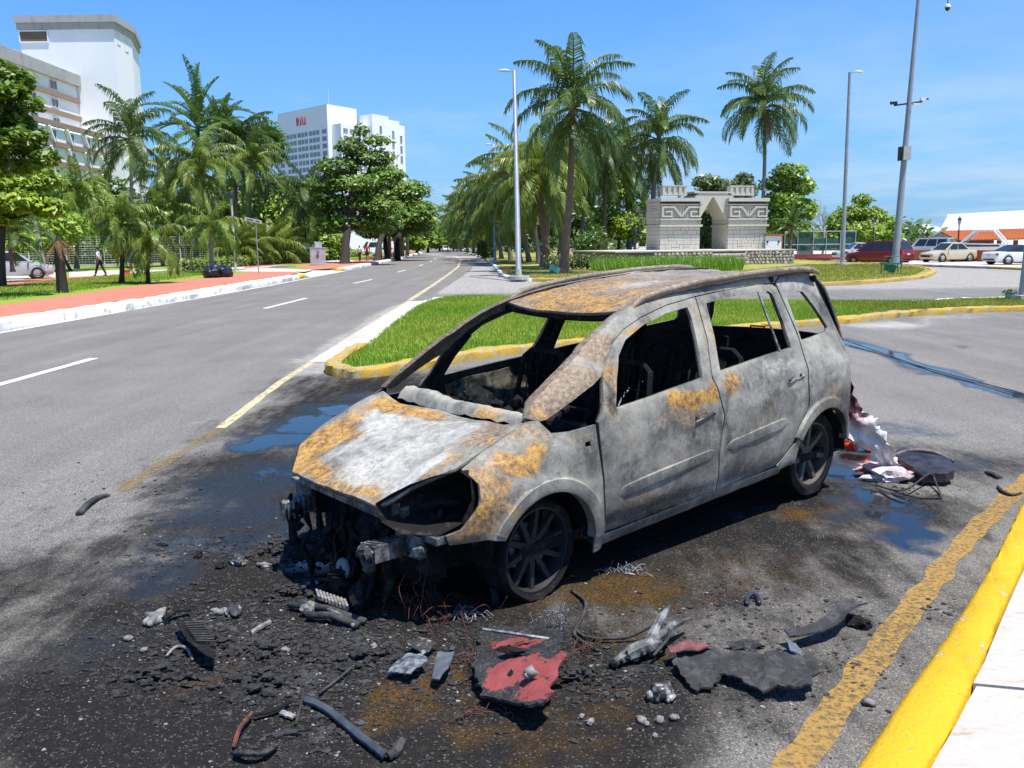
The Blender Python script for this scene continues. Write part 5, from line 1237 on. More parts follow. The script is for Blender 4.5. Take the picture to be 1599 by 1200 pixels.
# handle recesses
for xh, zh in ((1.30, .812), (2.335, .917)):
    b = MB(); T = Matrix.Translation((-xh, yh(xh, zh) - .003, zh)) @ Matrix.Rotation(math.radians(-90), 4, 'X')
    b.lathe([(.055, .004), (.052, -.001), (.035, .001), (.0, .002)], 16, M=T @ Matrix.Diagonal((1.0, .55, 1, 1)))
    b.build('door_handle_recess', STEEL, fdoors[0] if xh < 2 else rdoors[0], smooth=True)
    b = MB(); b.tube([(-xh + .085, yh(xh, zh) + .006, zh - .012), (-xh - .085, yh(xh, zh) + .006, zh + .014)], .006, 6); b.lump((-xh - .09, yh(xh, zh) + .004, zh + .016), .016, 3, 1, .2)
    b.build('handle_rod', STEEL, fdoors[0] if xh < 2 else rdoors[0], smooth=True)
# ---- tailgate frame
def xtail(y, z): return float(np.interp(z, [.5, .85, 1.05, 1.22, 1.42, 1.56, 1.62], [3.40, 3.46, 3.46, 3.43, 3.36, 3.28, 3.2])) - .25 * (y / .75) ** 2 * .9
tg = [(-.70, .55), (.70, .55), (.735, .9), (.72, 1.1), (.60, 1.5), (.52, 1.59), (-.52, 1.59), (-.60, 1.5), (-.72, 1.1), (-.735, .9)]
th = [(-.60, 1.12), (.60, 1.12), (.50, 1.5), (-.50, 1.5)]
shell('tailgate', tg, lambda u, v: (xtail(u, v), u, v), (-1, 0, 0), [th], .06, .03, lambda x, y, z: (.25, .2, .5, .4), flip=False)
# ---- wheels
def wheel(x, s, tyre_r, rimr, nsp, tilt, col, zc):
    root = bpy.data.objects.new('wheel', None); COL.objects.link(root); root.parent = car
    root.matrix_local = Matrix.Translation((-x, s * .685, zc)) @ Matrix.Rotation(tilt * s, 4, 'Z')
    T = Matrix.Rotation(math.radians(-90 * s), 4, 'X')
    rm = MB(); rm.lathe([(rimr * .93, -.09), (rimr * .98, -.06), (rimr * .95, .05), (rimr, .085), (rimr * 1.0, .095), (rimr * .955, .096), (rimr * .925, .07), (rimr * .90, .03), (rimr * .90, -.08)], 40, M=T)
    rm.lathe([(.0, .06), (.045, .058), (.06, .045), (.062, .0)], 18, M=T)
    for k in range(nsp):
        a = 2 * math.pi * k / nsp + .2; d = Vector((math.cos(a), math.sin(a), 0)); w0, w1 = (.026, .017) if nsp > 8 else (.03, .024); t = Vector((-math.sin(a), math.cos(a), 0))
        vs = []
        for rr, ww, zz, th2 in ((.04, w0, .052, .03), (rimr * .55, (w0 + w1) / 2, .066, .028), (rimr * .95, w1, .072, .03)):
            for q in ((-1, 0), (1, 0), (1, -1), (-1, -1)): vs.append(T @ (d * rr + t * (q[0] * ww * (.7 if q[1] == 0 else 1)) + Vector((0, 0, zz + q[1] * th2))))
        rm.add(vs, [(0, 1, 5, 4), (4, 5, 9, 8), (1, 2, 6, 5), (5, 6, 10, 9), (2, 3, 7, 6), (6, 7, 11, 10), (3, 0, 4, 7), (7, 4, 8, 11)])
    for k in range(5):
        a = 2 * math.pi * k / 5; rm.lathe([(.007, .05), (.007, .062), (0, .064)], 6, M=T @ Matrix.Translation((.032 * math.cos(a), .032 * math.sin(a), 0)))
    rm.build('rim', col, root, smooth=35)
    dk = MB(); dk.lathe([(.14, .02), (.14, -.01), (.02, -.01)], 24, M=T); dk.lathe([(.14, .02), (.02, .02)], 24, M=T); dk.build('brake_disc', STEEL, root, smooth=35)
    ty = MB(); ty.lathe([(rimr * .95, -.10), (rimr * 1.04, -.112), (tyre_r * .97, -.105), (tyre_r, -.075), (tyre_r * 1.0, .06), (tyre_r * .975, .098), (rimr * 1.10, .112), (rimr * 1.0, .098)], 44, M=T)
    o = ty.build('tyre', CHAR, root, smooth=40)
    me = o.data
    for v in me.vertices:   # flattened where it meets the road, scorched lumps elsewhere
        n_ = mnoise.noise(v.co * 9) * .010 + mnoise.noise(v.co * 30) * .003; rad2 = math.hypot(v.co.x, v.co.z)
        if rad2 > rimr * 1.06: v.co.x *= 1 + n_ / rad2; v.co.z *= 1 + n_ / rad2
        if v.co.z < -zc + .004: v.co.z = -zc + .004; v.co.y += .022 * (1 if v.co.y > 0 else -1)
    return root
m = Mat('burnt_shaded_rim'); n = m.noise(9, 5, .7); c = m.mix(n, (0.012, 0.012, 0.013), (0.040, 0.039, 0.038)); RIM_F = m.out(c, .6, .3, m.bump(n, .4, .005))  # burnt front rims, darkened further to stand in for the wheel arch's shade
m = Mat('dusty_rim'); n = m.noise(9, 5, .7); c = m.mix(n, (0.025, 0.024, 0.022), (0.14, 0.125, 0.10)); RIM_R = m.out(c, .65, .2, m.bump(n, .4, .005))
wheel(.0, 1, .285, .238, 10, .06, RIM_F, .268); wheel(.0, -1, .285, .238, 10, -.06, RIM_F, .268)
wheel(2.755, 1, .315, .238, 7, 0, RIM_R, .295); wheel(2.755, -1, .315, .238, 7, 0, RIM_R, .295)


# ================================================================ VEGETATION
def leafmat(name, dark, light, yel, tr=.24, rough=.40, spec=.4):
    m = Mat(name); r_, g_, b_, a_ = m.attr('paint'); rn = m.rnd()
    c = m.mix(r_, dark, light); c = m.mix(m.math('MULTIPLY', g_, .9), c, yel); c = m.mix(m.math('MULTIPLY', rn, .25), c, tuple(x * .6 for x in dark))
    return m.out(c, rough, 0, None, spec, trans=(tr, m.mix(.5, c, (0.22, 0.34, 0.035))))
COCO = leafmat('coconut_frond_green', (0.030, 0.078, 0.020), (0.098, 0.185, 0.040), (0.25, 0.25, 0.045))
COCOY = leafmat('coconut_frond_yellowing', (0.062, 0.125, 0.022), (0.175, 0.265, 0.042), (0.40, 0.37, 0.05))
ROYAL = leafmat('royal_palm_green', (0.034, 0.10, 0.025), (0.105, 0.23, 0.05), (0.22, 0.28, 0.05))
ADON = leafmat('short_palm_green', (0.045, 0.115, 0.018), (0.15, 0.27, 0.035), (0.40, 0.36, 0.05))
DRYF = leafmat('dry_brown_frond', (0.09, 0.045, 0.02), (0.24, 0.125, 0.055), (0.34, 0.22, 0.11), .15, .8, .2)
LEAF_A = leafmat('almond_leaf', (0.042, 0.105, 0.015), (0.15, 0.28, 0.035), (0.36, 0.42, 0.05))
LEAF_B = leafmat('bright_leaf', (0.08, 0.18, 0.018), (0.24, 0.40, 0.04), (0.48, 0.54, 0.06))
LEAF_D = leafmat('dark_leaf', (0.026, 0.070, 0.016), (0.09, 0.18, 0.038), (0.21, 0.26, 0.05))
LEAF_G = leafmat('olive_leaf', (0.04, 0.078, 0.022), (0.12, 0.17, 0.055), (0.24, 0.26, 0.08))
def barkmat(name, a, b_, ring=0.0):
    m = Mat(name); P = m.obj(); n = m.noise(5, 5, .7, m.scaled(P, (2, 2, .6))); w = m.new("ShaderNodeTexWave"); w.wave_type = 'BANDS'; w.bands_direction = 'Z'; w.inputs["Scale"].default_value = 3.2; w.inputs["Distortion"].default_value = 1.2; m.put(w.inputs["Vector"], P)
    c = m.mix(n, a, b_); c = m.mix(m.math('MULTIPLY', w.outputs["Fac"], ring), c, tuple(x * .5 for x in a))
    return m.out(c, .9, 0, m.bump(m.math('ADD', n, m.math('MULTIPLY', w.outputs["Fac"], ring)), .5, .03))
PALMBARK = barkmat('palm_bark', (0.12, 0.095, 0.075), (0.27, 0.235, 0.20), .6)
REDBARK = barkmat('reddish_palm_bark', (0.13, 0.065, 0.045), (0.30, 0.20, 0.15), .5)
BARK = barkmat('tree_bark', (0.018, 0.014, 0.011), (0.055, 0.043, 0.034), 0)  # bark colour lowered to stand in for shade under the crowns
GREYBARK = barkmat('grey_smooth_bark', (0.16, 0.15, 0.14), (0.32, 0.31, 0.29), .2)
NUT = plain('coconut_husk', (0.16, 0.14, 0.03), .6, .3, 8)

def frond_mesh(length, elev, droop, n=34, ll=.2, hang=.55, mat=COCO, seed=0, width=.011, gap0=.14, vee=.25, curl=0.0, yellow=.15):
    """pinnate frond growing along +X, unit = palm frond length; leaflets hang from the midrib"""
    rr = random.Random(seed); pts = []; x = z = 0.0; K = 40; ds = length / K; dirs = []
    for i in range(K + 1):
        s = i / K; a = math.radians(elev - droop * s ** 1.25)
        y = curl * s * s * length; pts.append(Vector((x, y, z))); dirs.append(Vector((math.cos(a), 0, math.sin(a)))); x += math.cos(a) * ds; z += math.sin(a) * ds
    b = MB(); cols = []
    rad = [.012 * length * (1 - .9 * i / K) + .003 for i in range(0, K + 1, 5)]
    b.tube(pts[::5], rad, 4, caps=False); cols += [(.6, .5, 0, 1)] * len(b.v)
    for k in range(n):
        s = gap0 + (1 - gap0) * (k + rr.random() * .6) / n; f = s * K; i = min(int(f), K - 1); p = pts[i].lerp(pts[i + 1], f - i); t = dirs[i]
        up = Vector((-t.z, 0, t.x)); prof = math.sin(math.pi * min(1, .18 + s * .86)) ** .6; L_ = length * ll * (.35 + .75 * prof) * rr.uniform(.85, 1.12)
        for sd in (-1, 1):
            d = (Vector((0, sd, 0)) * .85 + t * (.42 + .5 * s) + up * vee * rr.uniform(.6, 1.4)).normalized(); h = hang * rr.uniform(.7, 1.35)
            m1 = p + d * L_ * .5 + Vector((0, 0, -h * .12 * L_)); e = p + d * L_ * (.95 - .25 * h) + Vector((rr.uniform(-.06, .06), rr.uniform(-.06, .06), -h * .62)) * L_
            wv = t * (width * length * rr.uniform(.8, 1.3)); o = len(b.v)
            b.add([p - wv * .6, p + wv * .6, m1 - wv, m1 + wv, e], [(0, 1, 3, 2), (2, 3, 4)] if sd > 0 else [(1, 0, 2, 3), (3, 2, 4)])
            c = rr.random(); yl = max(0, rr.gauss(yellow, .12)) ; cols += [(c, yl, 0, 1)] * 4 + [(c, min(1, yl + .25), 0, 1)]
    me = bpy.data.meshes.new('frond'); me.from_pydata(b.v, [], b.f); me.materials.append(mat)
    a = me.color_attributes.new('paint', 'FLOAT_COLOR', 'POINT'); a.data.foreach_set('color', np.asarray(cols, dtype=np.float32).ravel()); me.update()
    return me
FR = {}
def frond_set(kind):
    if kind in FR: return FR[kind]
    spec = {  # elevation classes: (elev, droop)
        'coco': dict(cl=[(82, 78), (62, 85), (42, 105), (20, 105), (-6, 85), (-36, 48), (-62, 22)], n=40, ll=.25, hang=1.1, mat=COCO, yellow=.12),
        'cocoy': dict(cl=[(82, 70), (60, 105), (40, 120), (18, 115), (-10, 80), (-45, 40)], n=44, ll=.24, hang=1.05, mat=COCOY, yellow=.17),
        'royal': dict(cl=[(86, 20), (66, 48), (46, 70), (24, 75), (2, 60)], n=40, ll=.17, hang=.35, mat=ROYAL, yellow=.08, vee=.6),
        'adon': dict(cl=[(80, 80), (55, 115), (35, 135), (12, 130), (-8, 110)], n=26, ll=.27, hang=1.0, mat=ADON, width=.017, yellow=.2),
        'dry': dict(cl=[(-40, 45), (-60, 28), (-75, 14)], n=20, ll=.16, hang=1.1, mat=DRYF, yellow=.3),
    }[kind]
    cl = spec.pop('cl'); FR[kind] = [[frond_mesh(1.0, e, d, seed=hash((kind, i, v)) % 999 if False else i * 7 + v * 31 + len(kind), curl=(.16 if v else -.10), **spec) for v in range(2)] for i, (e, d) in enumerate(cl)]
    return FR[kind]
def fan_mesh(seed=0, mat=ROYAL, n=20):
    rr = random.Random(seed); b = MB(); cols = []
    b.tube([(0, 0, 0), (.28, 0, .05), (.5, 0, .06)], .012, 4, caps=False); cols += [(.5, .3, 0, 1)] * len(b.v); c0 = Vector((.5, 0, .06))
    for k in range(n):
        a = lerp(-2.1, 2.1, k / (n - 1)) + rr.uniform(-.04, .04); d = Vector((math.cos(a), math.sin(a), 0)); L_ = .5 * (1 - .12 * abs(a)) * rr.uniform(.92, 1.05); t = Vector((-d.y, d.x, 0)) * .034
        m1 = c0 + d * L_ * .6 + Vector((0, 0, .05)); e = c0 + d * L_ + Vector((0, 0, -.12 * rr.uniform(.5, 1.6)))
        b.add([c0 - t * .2, c0 + t * .2, m1 - t, m1 + t, e], [(0, 1, 3, 2), (2, 3, 4)]); c = rr.random(); cols += [(c, .1, 0, 1)] * 4 + [(c, .35, 0, 1)]
    me = bpy.data.meshes.new('frond'); me.from_pydata(b.v, [], b.f); me.materials.append(mat)
    at = me.color_attributes.new('paint', 'FLOAT_COLOR', 'POINT'); at.data.foreach_set('color', np.asarray(cols, dtype=np.float32).ravel()); me.update(); return me
FAN = None
def palm(base, crown, L, kind, counts, label, r0=.17, bark=PALMBARK, nuts=0, dry=0, group='palms', seed=0, cat='palm tree', wind=0.0, base_flare=1.5, crownshaft=False):
    rr = random.Random(seed * 13 + 5); base = Vector((base[0], base[1], base[2] if len(base) > 2 else .12)); crown = Vector(crown)
    t = empty('palm_tree', base, 0, label, cat, group); d = crown - base
    b = MB(); N = 12; path = []; rad = []
    for i in range(N + 1):
        s = i / N; bow = math.sin(s * math.pi) * .03 * d.z * (1 if seed % 2 else -1)
        p = Vector((d.x * s ** 1.15 + bow * .5, d.y * s, d.z * s)); path.append(p); rad.append(r0 * (lerp(1.0, .62, s) + (base_flare - 1) * max(0, 1 - s * 7) ** 1.5))
    b.tube(path, rad, 9); tk = b.build('trunk', bark, t, smooth=60)
    if crownshaft:
        b = MB(); b.tube([d - Vector((0, 0, L * .33)), d - Vector((0, 0, L * .15)), d + Vector((0, 0, L * .02))], [r0 * .75, r0 * .9, r0 * .5], 9); b.build('crownshaft', ROYAL, t, smooth=True)
    if kind == 'fan':
        for k in range(counts):
            o = link('frond', FAN[k % 3], t); a = k * 2.4; e = lerp(1.15, -.9, (k / counts)); o.location = d; s = L * rr.uniform(.9, 1.1); o.scale = (s, s, s); o.rotation_euler = (rr.uniform(-.3, .3), -e, a)
    else:
        sets = frond_set(kind)
        for i, c in enumerate(counts):
            for k in range(c):
                o = link('frond', sets[i][(k + seed) % 2], t); a = 2 * math.pi * (k + rr.uniform(-.3, .3)) / max(1, c) + i * 1.1 + seed; s = L * rr.uniform(.86, 1.1)
                o.location = d + Vector((0, 0, -.04 * L * i)); o.scale = (s, s * rr.choice((1, -1)), s); o.rotation_euler = (rr.uniform(-.25, .25), rr.uniform(-.22, .22), a + wind * math.cos(a))
    for k in range(dry):
        sets = frond_set('dry'); o = link('dry_frond', sets[k % 3][k % 2], t); s = L * rr.uniform(.55, .8); o.scale = (s, s, s); o.location = d + Vector((0, 0, -.10 * L)); o.rotation_euler = (0, 0, k * 2.1 + seed)
    for k in range(nuts):
        a = k * 2.4; b = MB(); b.lump((d.x + math.cos(a) * r0 * 1.5, d.y + math.sin(a) * r0 * 1.5, d.z - .12 * L + .05 * (k % 3)), .13, k, 1, .1, sq=(1, 1, 1.2)); b.build('coconut', NUT, t, smooth=True)
    return t
def leaves_mesh(clusters, n, size, seed, up=.55, yel=.15, flat=1.0, shell=.45):
    rs = np.random.RandomState(seed); vol = np.array([c[3] * c[4] * c[5] for c in clusters]) ** .8; cnt = np.maximum(8, (n * vol / vol.sum()).astype(int)); V = []; COLS = []
    for c, k in zip(clusters, cnt):
        d = rs.normal(size=(k, 3)); d /= np.linalg.norm(d, axis=1)[:, None]; r = (shell + (1 - shell) * rs.rand(k)) ** .6; jit = .82 + .36 * rs.rand(k)
        p = d * (r * jit)[:, None] * np.array(c[3:6]) + np.array(c[:3])
        nm = d * .6 + rs.normal(size=(k, 3)) * .55; nm[:, 2] = np.abs(nm[:, 2]) * .6 + up; nm /= np.linalg.norm(nm, axis=1)[:, None]
        a = rs.normal(size=(k, 3)); a -= nm * (a * nm).sum(1)[:, None]; a /= np.linalg.norm(a, axis=1)[:, None]; bb = np.cross(nm, a)
        s = size * (.6 + .8 * rs.rand(k))[:, None]
        q = np.stack([p - a * s, p - bb * s * .48 - nm * s * .12, p + a * s - nm * s * .35, p + bb * s * .48 - nm * s * .12], 1)
        V.append(q.reshape(-1, 3)); col = np.zeros((k, 4)); tone = np.clip(rs.rand() * .5 + rs.rand(k) * .6, 0, 1); col[:, 0] = tone; col[:, 1] = np.clip(rs.normal(yel, .15, k) + (rs.rand(k) < .03) * .6, 0, 1); col[:, 3] = 1; COLS.append(np.repeat(col, 4, 0))
    return np.concatenate(V), np.concatenate(COLS)
def foliage(name, clusters, n, size, seed, mat, parent=None, **k):
    V, Cc = leaves_mesh(clusters, n, size, seed, **k); nf = len(V) // 4; me = bpy.data.meshes.new(name)
    me.vertices.add(len(V)); me.vertices.foreach_set('co', V.astype(np.float32).ravel()); me.loops.add(len(V)); me.loops.foreach_set('vertex_index', np.arange(len(V), dtype=np.int32)); me.polygons.add(nf); me.polygons.foreach_set('loop_start', np.arange(0, len(V), 4, dtype=np.int32))
    me.materials.append(mat); a = me.color_attributes.new('paint', 'FLOAT_COLOR', 'POINT'); a.data.foreach_set('color', Cc.astype(np.float32).ravel()); me.update(calc_edges=True); me.validate()
    return link(name, me, parent)
def tree(base, clusters, n, size, mat, label, trunk_r=.18, seed=1, bark=BARK, name='broadleaf_tree', cat='tree', group=None, stems=1, **k):
    base = Vector((base[0], base[1], base[2] if len(base) > 2 else .1)); t = empty(name, base, 0, label, cat, group); rr = random.Random(seed)
    loc = [(c[0] - base.x, c[1] - base.y, c[2] - base.z) + tuple(c[3:]) for c in clusters]
    foliage('crown', loc, n, size, seed, mat, t, **k)
    zt = sum(c[2] for c in loc) / len(loc); cx = sum(c[0] for c in loc) / len(loc); cy = sum(c[1] for c in loc) / len(loc)
    b = MB(); zf = min(c[2] - c[5] for c in loc); zf = max(.3, min(zf + .5, zt * .8)); fork = Vector((cx * .35, cy * .35, zf))
    b.tube([Vector((0, 0, -.1)), Vector((cx * .05, cy * .05, zf * .15)), Vector((cx * .15, cy * .1, zf * .55)), fork, Vector((cx * .8, cy * .8, zt))], [trunk_r * 1.5, trunk_r * 1.05, trunk_r * .9, trunk_r * .8, trunk_r * .25], 8)
    tk = b.build('trunk', bark, t, smooth=60)
    for c in loc[:14]:
        l = MB(); e = Vector(c[:3]); mdl = fork.lerp(e, .5) + Vector((0, 0, -.05 * e.z)); l.tube([fork * .97, mdl, e], [trunk_r * .5, trunk_r * .32, trunk_r * .08], 5); l.build('limb', bark, tk, smooth=True)
    return t
def shrub(base, r, h, n, size, mat, label, seed=1, name='shrub', cat='shrub', group=None, k=6, **kw):
    rr = random.Random(seed); base = Vector((base[0], base[1], base[2] if len(base) > 2 else .12)); t = empty(name, base, 0, label, cat, group)
    cl = [(rr.uniform(-.55, .55) * r, rr.uniform(-.55, .55) * r, h * rr.uniform(.35, .68), r * .55, r * .55, h * .36) for _ in range(k)] + [(0, 0, h * .4, r * .8, r * .8, h * .4)]
    foliage('leaves', cl, n, size, seed, mat, t, **kw)
    b = MB()
    b.tube([(0, 0, -.05), (0, 0, h * .25), (r * .1, 0, h * .6)], [.05, .045, .01], 5); st_ = b.build('stem', BARK, t)
    for q in range(3):
        a = q * 2.1; b = MB(); b.tube([(0, 0, .02), (math.cos(a) * r * .25, math.sin(a) * r * .25, h * .35), (math.cos(a) * r * .45, math.sin(a) * r * .45, h * .6)], [.04, .03, .01], 5); b.build('branch', BARK, st_)
    return t
FAN = [fan_mesh(i) for i in range(3)]
# ---------------- median palms
palm((3.087, 50.635, 0.15), (3.601, 50.635, 10.123), 4.3, 'coco', (3, 5, 6, 5, 5, 4, 2), 'tall coconut palm with nuts, nearest the lamp post, rising above all the others', .24, nuts=9, dry=1, seed=1, bark=REDBARK)
palm((2.63, 59.842, 0.15), (1.827, 59.842, 6.967), 4.4, 'cocoy', (2, 5, 6, 7, 7, 6), 'yellowing coconut palm with red-brown trunk just left of the tallest palm', .27, seed=2, bark=REDBARK, nuts=4)
palm((2.419, 64.877, 0.15), (3.114, 64.877, 8.388), 4.2, 'cocoy', (2, 4, 6, 6, 6, 5), 'yellow-green palm close behind the tallest palm, its trunk beside it', .22, seed=9, dry=2)
palm((2.473, 75.222, 0.15), (1.04, 75.222, 8.282), 4.8, 'cocoy', (2, 5, 6, 7, 6, 4), 'leaning grey-trunked palm, third in the median row', .23, seed=3)
palm((1.7, 80.729, 0.15), (0.521, 80.729, 7.841), 5.0, 'cocoy', (2, 5, 6, 7, 6, 4), 'drooping yellow palm behind the near lamp post', .22, seed=4, nuts=3)
palm((0.916, 85.48, 0.15), (-0.391, 85.48, 7.35), 5.2, 'cocoy', (2, 5, 6, 6, 6, 4), 'wide drooping palm left of the near lamp post', .22, seed=5)
palm((0.036, 92.58, 0.15), (-1.24, 92.58, 7.283), 5.2, 'cocoy', (2, 5, 6, 6, 5, 4), 'palm behind the far lamp post in the median row', .22, seed=6)
palm((-1.078, 101.007, 0.15), (-2.397, 101.007, 6.918), 5.4, 'coco', (2, 5, 6, 6, 5, 3), 'darker palm further down the median row', .22, seed=7)
palm((-2.248, 111.008, 0.15), (-3.944, 111.008, 6.634), 5.6, 'cocoy', (2, 5, 6, 5, 5, 3), 'palm with yellow tips down the median row', .22, seed=8)
palm((13.022, 80, 1.1), (13.489, 80, 11.596), 5.1, 'coco', (3, 5, 5, 5, 5, 5, 3), 'dark coconut palm standing behind the left pillar of the gateway', .28, nuts=5, dry=2, seed=10)
palm((26.382, 92, 0.862), (26.356, 92, 16.134), 5.6, 'coco', (4, 6, 7, 7, 5, 2, 0), 'slender tall coconut palm behind the right pillar of the gateway', .24, dry=9, seed=11, bark=GREYBARK)
palm((9.37, 86, 0.712), (9.483, 86, 10.929), 5.0, 'coco', (3, 6, 7, 7, 6, 5, 3), 'dark palm behind and right of the tallest palm', .24, dry=2, seed=12)
palm((7.307, 92, 0.523), (7.948, 92, 11.388), 5.2, 'coco', (3, 6, 7, 6, 6, 5, 3), 'palm in shade right behind the tallest palm', .24, dry=2, seed=13)
palm((13.15, 96, 0.756), (12.683, 96, 10.878), 5.0, 'coco', (2, 6, 6, 6, 5, 4, 2), 'dark palm between the tallest palm and the gateway', .24, dry=1, seed=14)
palm((4.75, 84, 0.662), (5.126, 84, 8.214), 4.4, 'cocoy', (2, 5, 6, 6, 5, 4), 'low yellowing palm tucked behind the tallest trunk', .22, seed=15)
palm((26.369, 82, 0.706), (26.561, 82, 3.324), 2.3, 'royal', (3, 6, 7, 6, 4), 'small bright palm with red-brown trunk in front of the court fence', .2, seed=16, bark=REDBARK, base_flare=1.2)
for i, (px, cy_, D) in enumerate(((752, 330, 150), (742, 336, 165), (733, 342, 180), (726, 347, 200), (718, 352, 215), (712, 356, 235))):
    b0 = Vector(((px - 799.5) / 1340 * D, D, .12)); palm(b0, (b0.x - .8, D, 1.9 + (383 - cy_) / 1340 * D), 6.2, 'coco' if i % 2 else 'cocoy', (3, 6, 7, 6, 4, 2, 0) if i % 2 else (3, 6, 7, 6, 4, 2), ('nearest of the small palms at the far end of the median row', 'second small palm down the far median row', 'third small palm down the far median row', 'fourth small palm down the far median row, hazy', 'last but one small palm of the far median row', 'smallest, farthest palm of the median row')[i], .24, seed=20 + i, group='far median palms')
# ---------------- left palms
palm((-31.556, 72, 0.682), (-30.807, 72, 11.061), 4.3, 'coco', (3, 5, 5, 5, 5, 3, 0), 'grey-green coconut palm in front of the hotel bands', .17, seed=31, bark=GREYBARK)
palm((-32.263, 90, 0.435), (-31.556, 90, 14.409), 5.8, 'royal', (3, 6, 6, 5, 3), 'tall dark palm with few upswept fronds against the sky', .22, seed=32, crownshaft=True)
palm((-28.307, 78, 0.634), (-27.373, 78, 9.138), 5.0, 'cocoy', (2, 5, 6, 6, 6, 4), 'bright yellow coconut palm below the tall upswept palm', .2, seed=33, nuts=7)
palm((-28.702, 92, 0.358), (-28.415, 92, 12.596), 5.4, 'coco', (3, 6, 6, 6, 5, 3, 0), 'dark palm right of the tall upswept palm', .25, seed=34, dry=4, bark=REDBARK)
palm((-26.805, 88, 0.418), (-25.757, 88, 10.386), 4.4, 'cocoy', (2, 5, 6, 5, 4, 3), 'drooping palm leaning over the lamp post', .22, seed=35)
palm((-28.16, 100, 0.412), (-27.17, 100, 12.787), 3.1, 'fan', 34, 'fan palm with a skirt of dry leaves before the distant hotel', .26, seed=36, dry=9, bark=REDBARK)
palm((-34.734, 104, 0.409), (-33.918, 104, 15.244), 4.6, 'royal', (3, 6, 6, 5, 4), 'palm half hidden behind the dark palms', .22, seed=37)
palm((-20.837, 90, 0.316), (-20.891, 90, 7.335), 4.6, 'coco', (2, 5, 6, 6, 6, 5, 2), 'thick-trunked palm beside the round-headed street tree', .36, seed=38, dry=3, bark=REDBARK)
palm((-33.197, 84, 0.749), (-32.838, 84, 8.779), 4.2, 'cocoy', (2, 5, 5, 5, 5, 3), 'smaller yellow palm among the hedge trees', .2, seed=39)
palm((-17.948, 39.805, 0.15), (-17.693, 39.805, 3.193), 2.05, 'adon', (3, 6, 8, 7, 5), 'short bushy palm on the verge, left one of two', .12, seed=41, bark=BARK, base_flare=1.6)
palm((-16.865, 40.183, 0.15), (-16.694, 40.183, 2.323), 2.1, 'adon', (3, 6, 7, 7, 5), 'short bushy palm on the verge, right one of two', .10, seed=42, bark=BARK, base_flare=1.7)
palm((-19.502, 56.334, 0.15), (-19.392, 56.334, 3.022), 2.7, 'adon', (3, 6, 7, 5, 2), 'spreading young palm behind the dark bags', .16, seed=43, bark=GREYBARK)
palm((-25.308, 44, 0.735), (-25.291, 44, 2.754), 2.3, 'coco', (2, 5, 5, 5, 3, 0, 0), 'young palm at the left edge above the silver car', .1, seed=44)
palm((-33.062, 66, 0.343), (-32.63, 66, 6.063), 3.4, 'adon', (3, 6, 7, 6, 4), 'leafy palm behind the fence left of the grey-green palm', .16, seed=45)
palm((-30.491, 76, 0.029), (-30.392, 76, 4.989), 3.2, 'adon', (3, 6, 7, 6, 4), 'leafy palm behind the fence right of the short palms', .16, seed=46)
for i, (px, D, h) in enumerate(((372, 74, 3.2), (392, 76, 3.6), (425, 80, 4.0), (445, 84, 3.8), (462, 88, 3.4))):   # clumping areca palms
    x = (px - 799.5) / 1340 * D; lab = ('areca clump', 'areca clump')[0]
    palm((x, D, .2), (x, D, 1.3), h, 'cocoy', (9, 9, 6, 2, 0, 0), ('feathery palm clump right behind the lamp post', 'feathery palm clump just right of the lamp post', 'tallest feathery palm clump, behind the long hedge', 'feathery palm clump left of the notice board', 'yellowest feathery palm clump, next to the notice board')[i], .18, seed=50 + i, group='feathery palm clumps', cat='palm clump')
# stump with dead fronds
st = empty('palm_stump', ((-16.938, 32.587)[0], (-16.938, 32.587)[1], .23), 0, 'thick palm stump with brown dead hanging fronds on the grass', 'palm stump')
b = MB(); b.tube([(0, 0, -.05), (0, 0, .5), (0, 0, 1.2), (.02, 0, 1.75), (.0, 0, 2.15)], [.22, .19, .18, .15, .05], 10); b.build('trunk', BARK, st, smooth=60)
for k in range(13):
    o = link('dry_frond', frond_set('dry')[k % 3][k % 2], st); s = R.uniform(.8, 1.25); o.scale = (s, s, s); o.location = (0, 0, 2.0); o.rotation_euler = (0, -.25, k * 1.7)
for k in range(4):
    o = link('frond', frond_set('coco')[1 + k % 2][0], st); s = 1.1; o.scale = (s, s, s); o.location = (0, 0, 1.7); o.rotation_euler = (0, -.2, 2.7 + k * .35)
# ---------------- broadleaf trees
def CL(D, lst): return [((px - 799.5) / 1340 * (D + dy), D + dy, 1.9 + (382 - py) / 1340 * D, rx * D / 1340, rx * D / 1340 * 1.1, rz * D / 1340) for px, py, rx, rz, dy in lst]
tree(((-190 - 799.5) / 1340 * 30, 30, .2), CL(30, [(-20, 110, 50, 26, 0), (20, 105, 30, 14, .1), (62, 128, 30, 16, .5), (80, 165, 22, 14, .2), (82, 212, 22, 14, .3), (95, 245, 22, 14, .2), (30, 175, 40, 18, .3), (60, 215, 30, 14, -.3), (40, 118, 26, 14, .3), (20, 150, 45, 16, -.5), (62, 148, 20, 10, 0), (-10, 190, 60, 20, 0), (45, 190, 34, 14, .6), (70, 192, 14, 8, .2), (10, 225, 60, 20, -.4), (62, 230, 26, 13, .2), (30, 258, 50, 14, .3), (70, 255, 20, 8, 0), (-60, 150, 60, 50, 1), (-50, 240, 60, 40, 1)]), 12000, .15, LEAF_A, 'large broadleaf tree in full leaf cut by the left edge', .25, 61, yel=.2, up=.7)
tree(((10 - 799.5) / 1340 * 38, 38, .2), CL(38, [(10, 285, 50, 22, 0), (60, 280, 34, 18, .5), (95, 275, 20, 16, 1), (40, 310, 50, 18, 0), (90, 318, 30, 16, .8), (0, 335, 40, 16, .2)]), 5200, .17, LEAF_B, 'bright yellow-green tree under the big tree at the left edge', .14, 62, yel=.4)
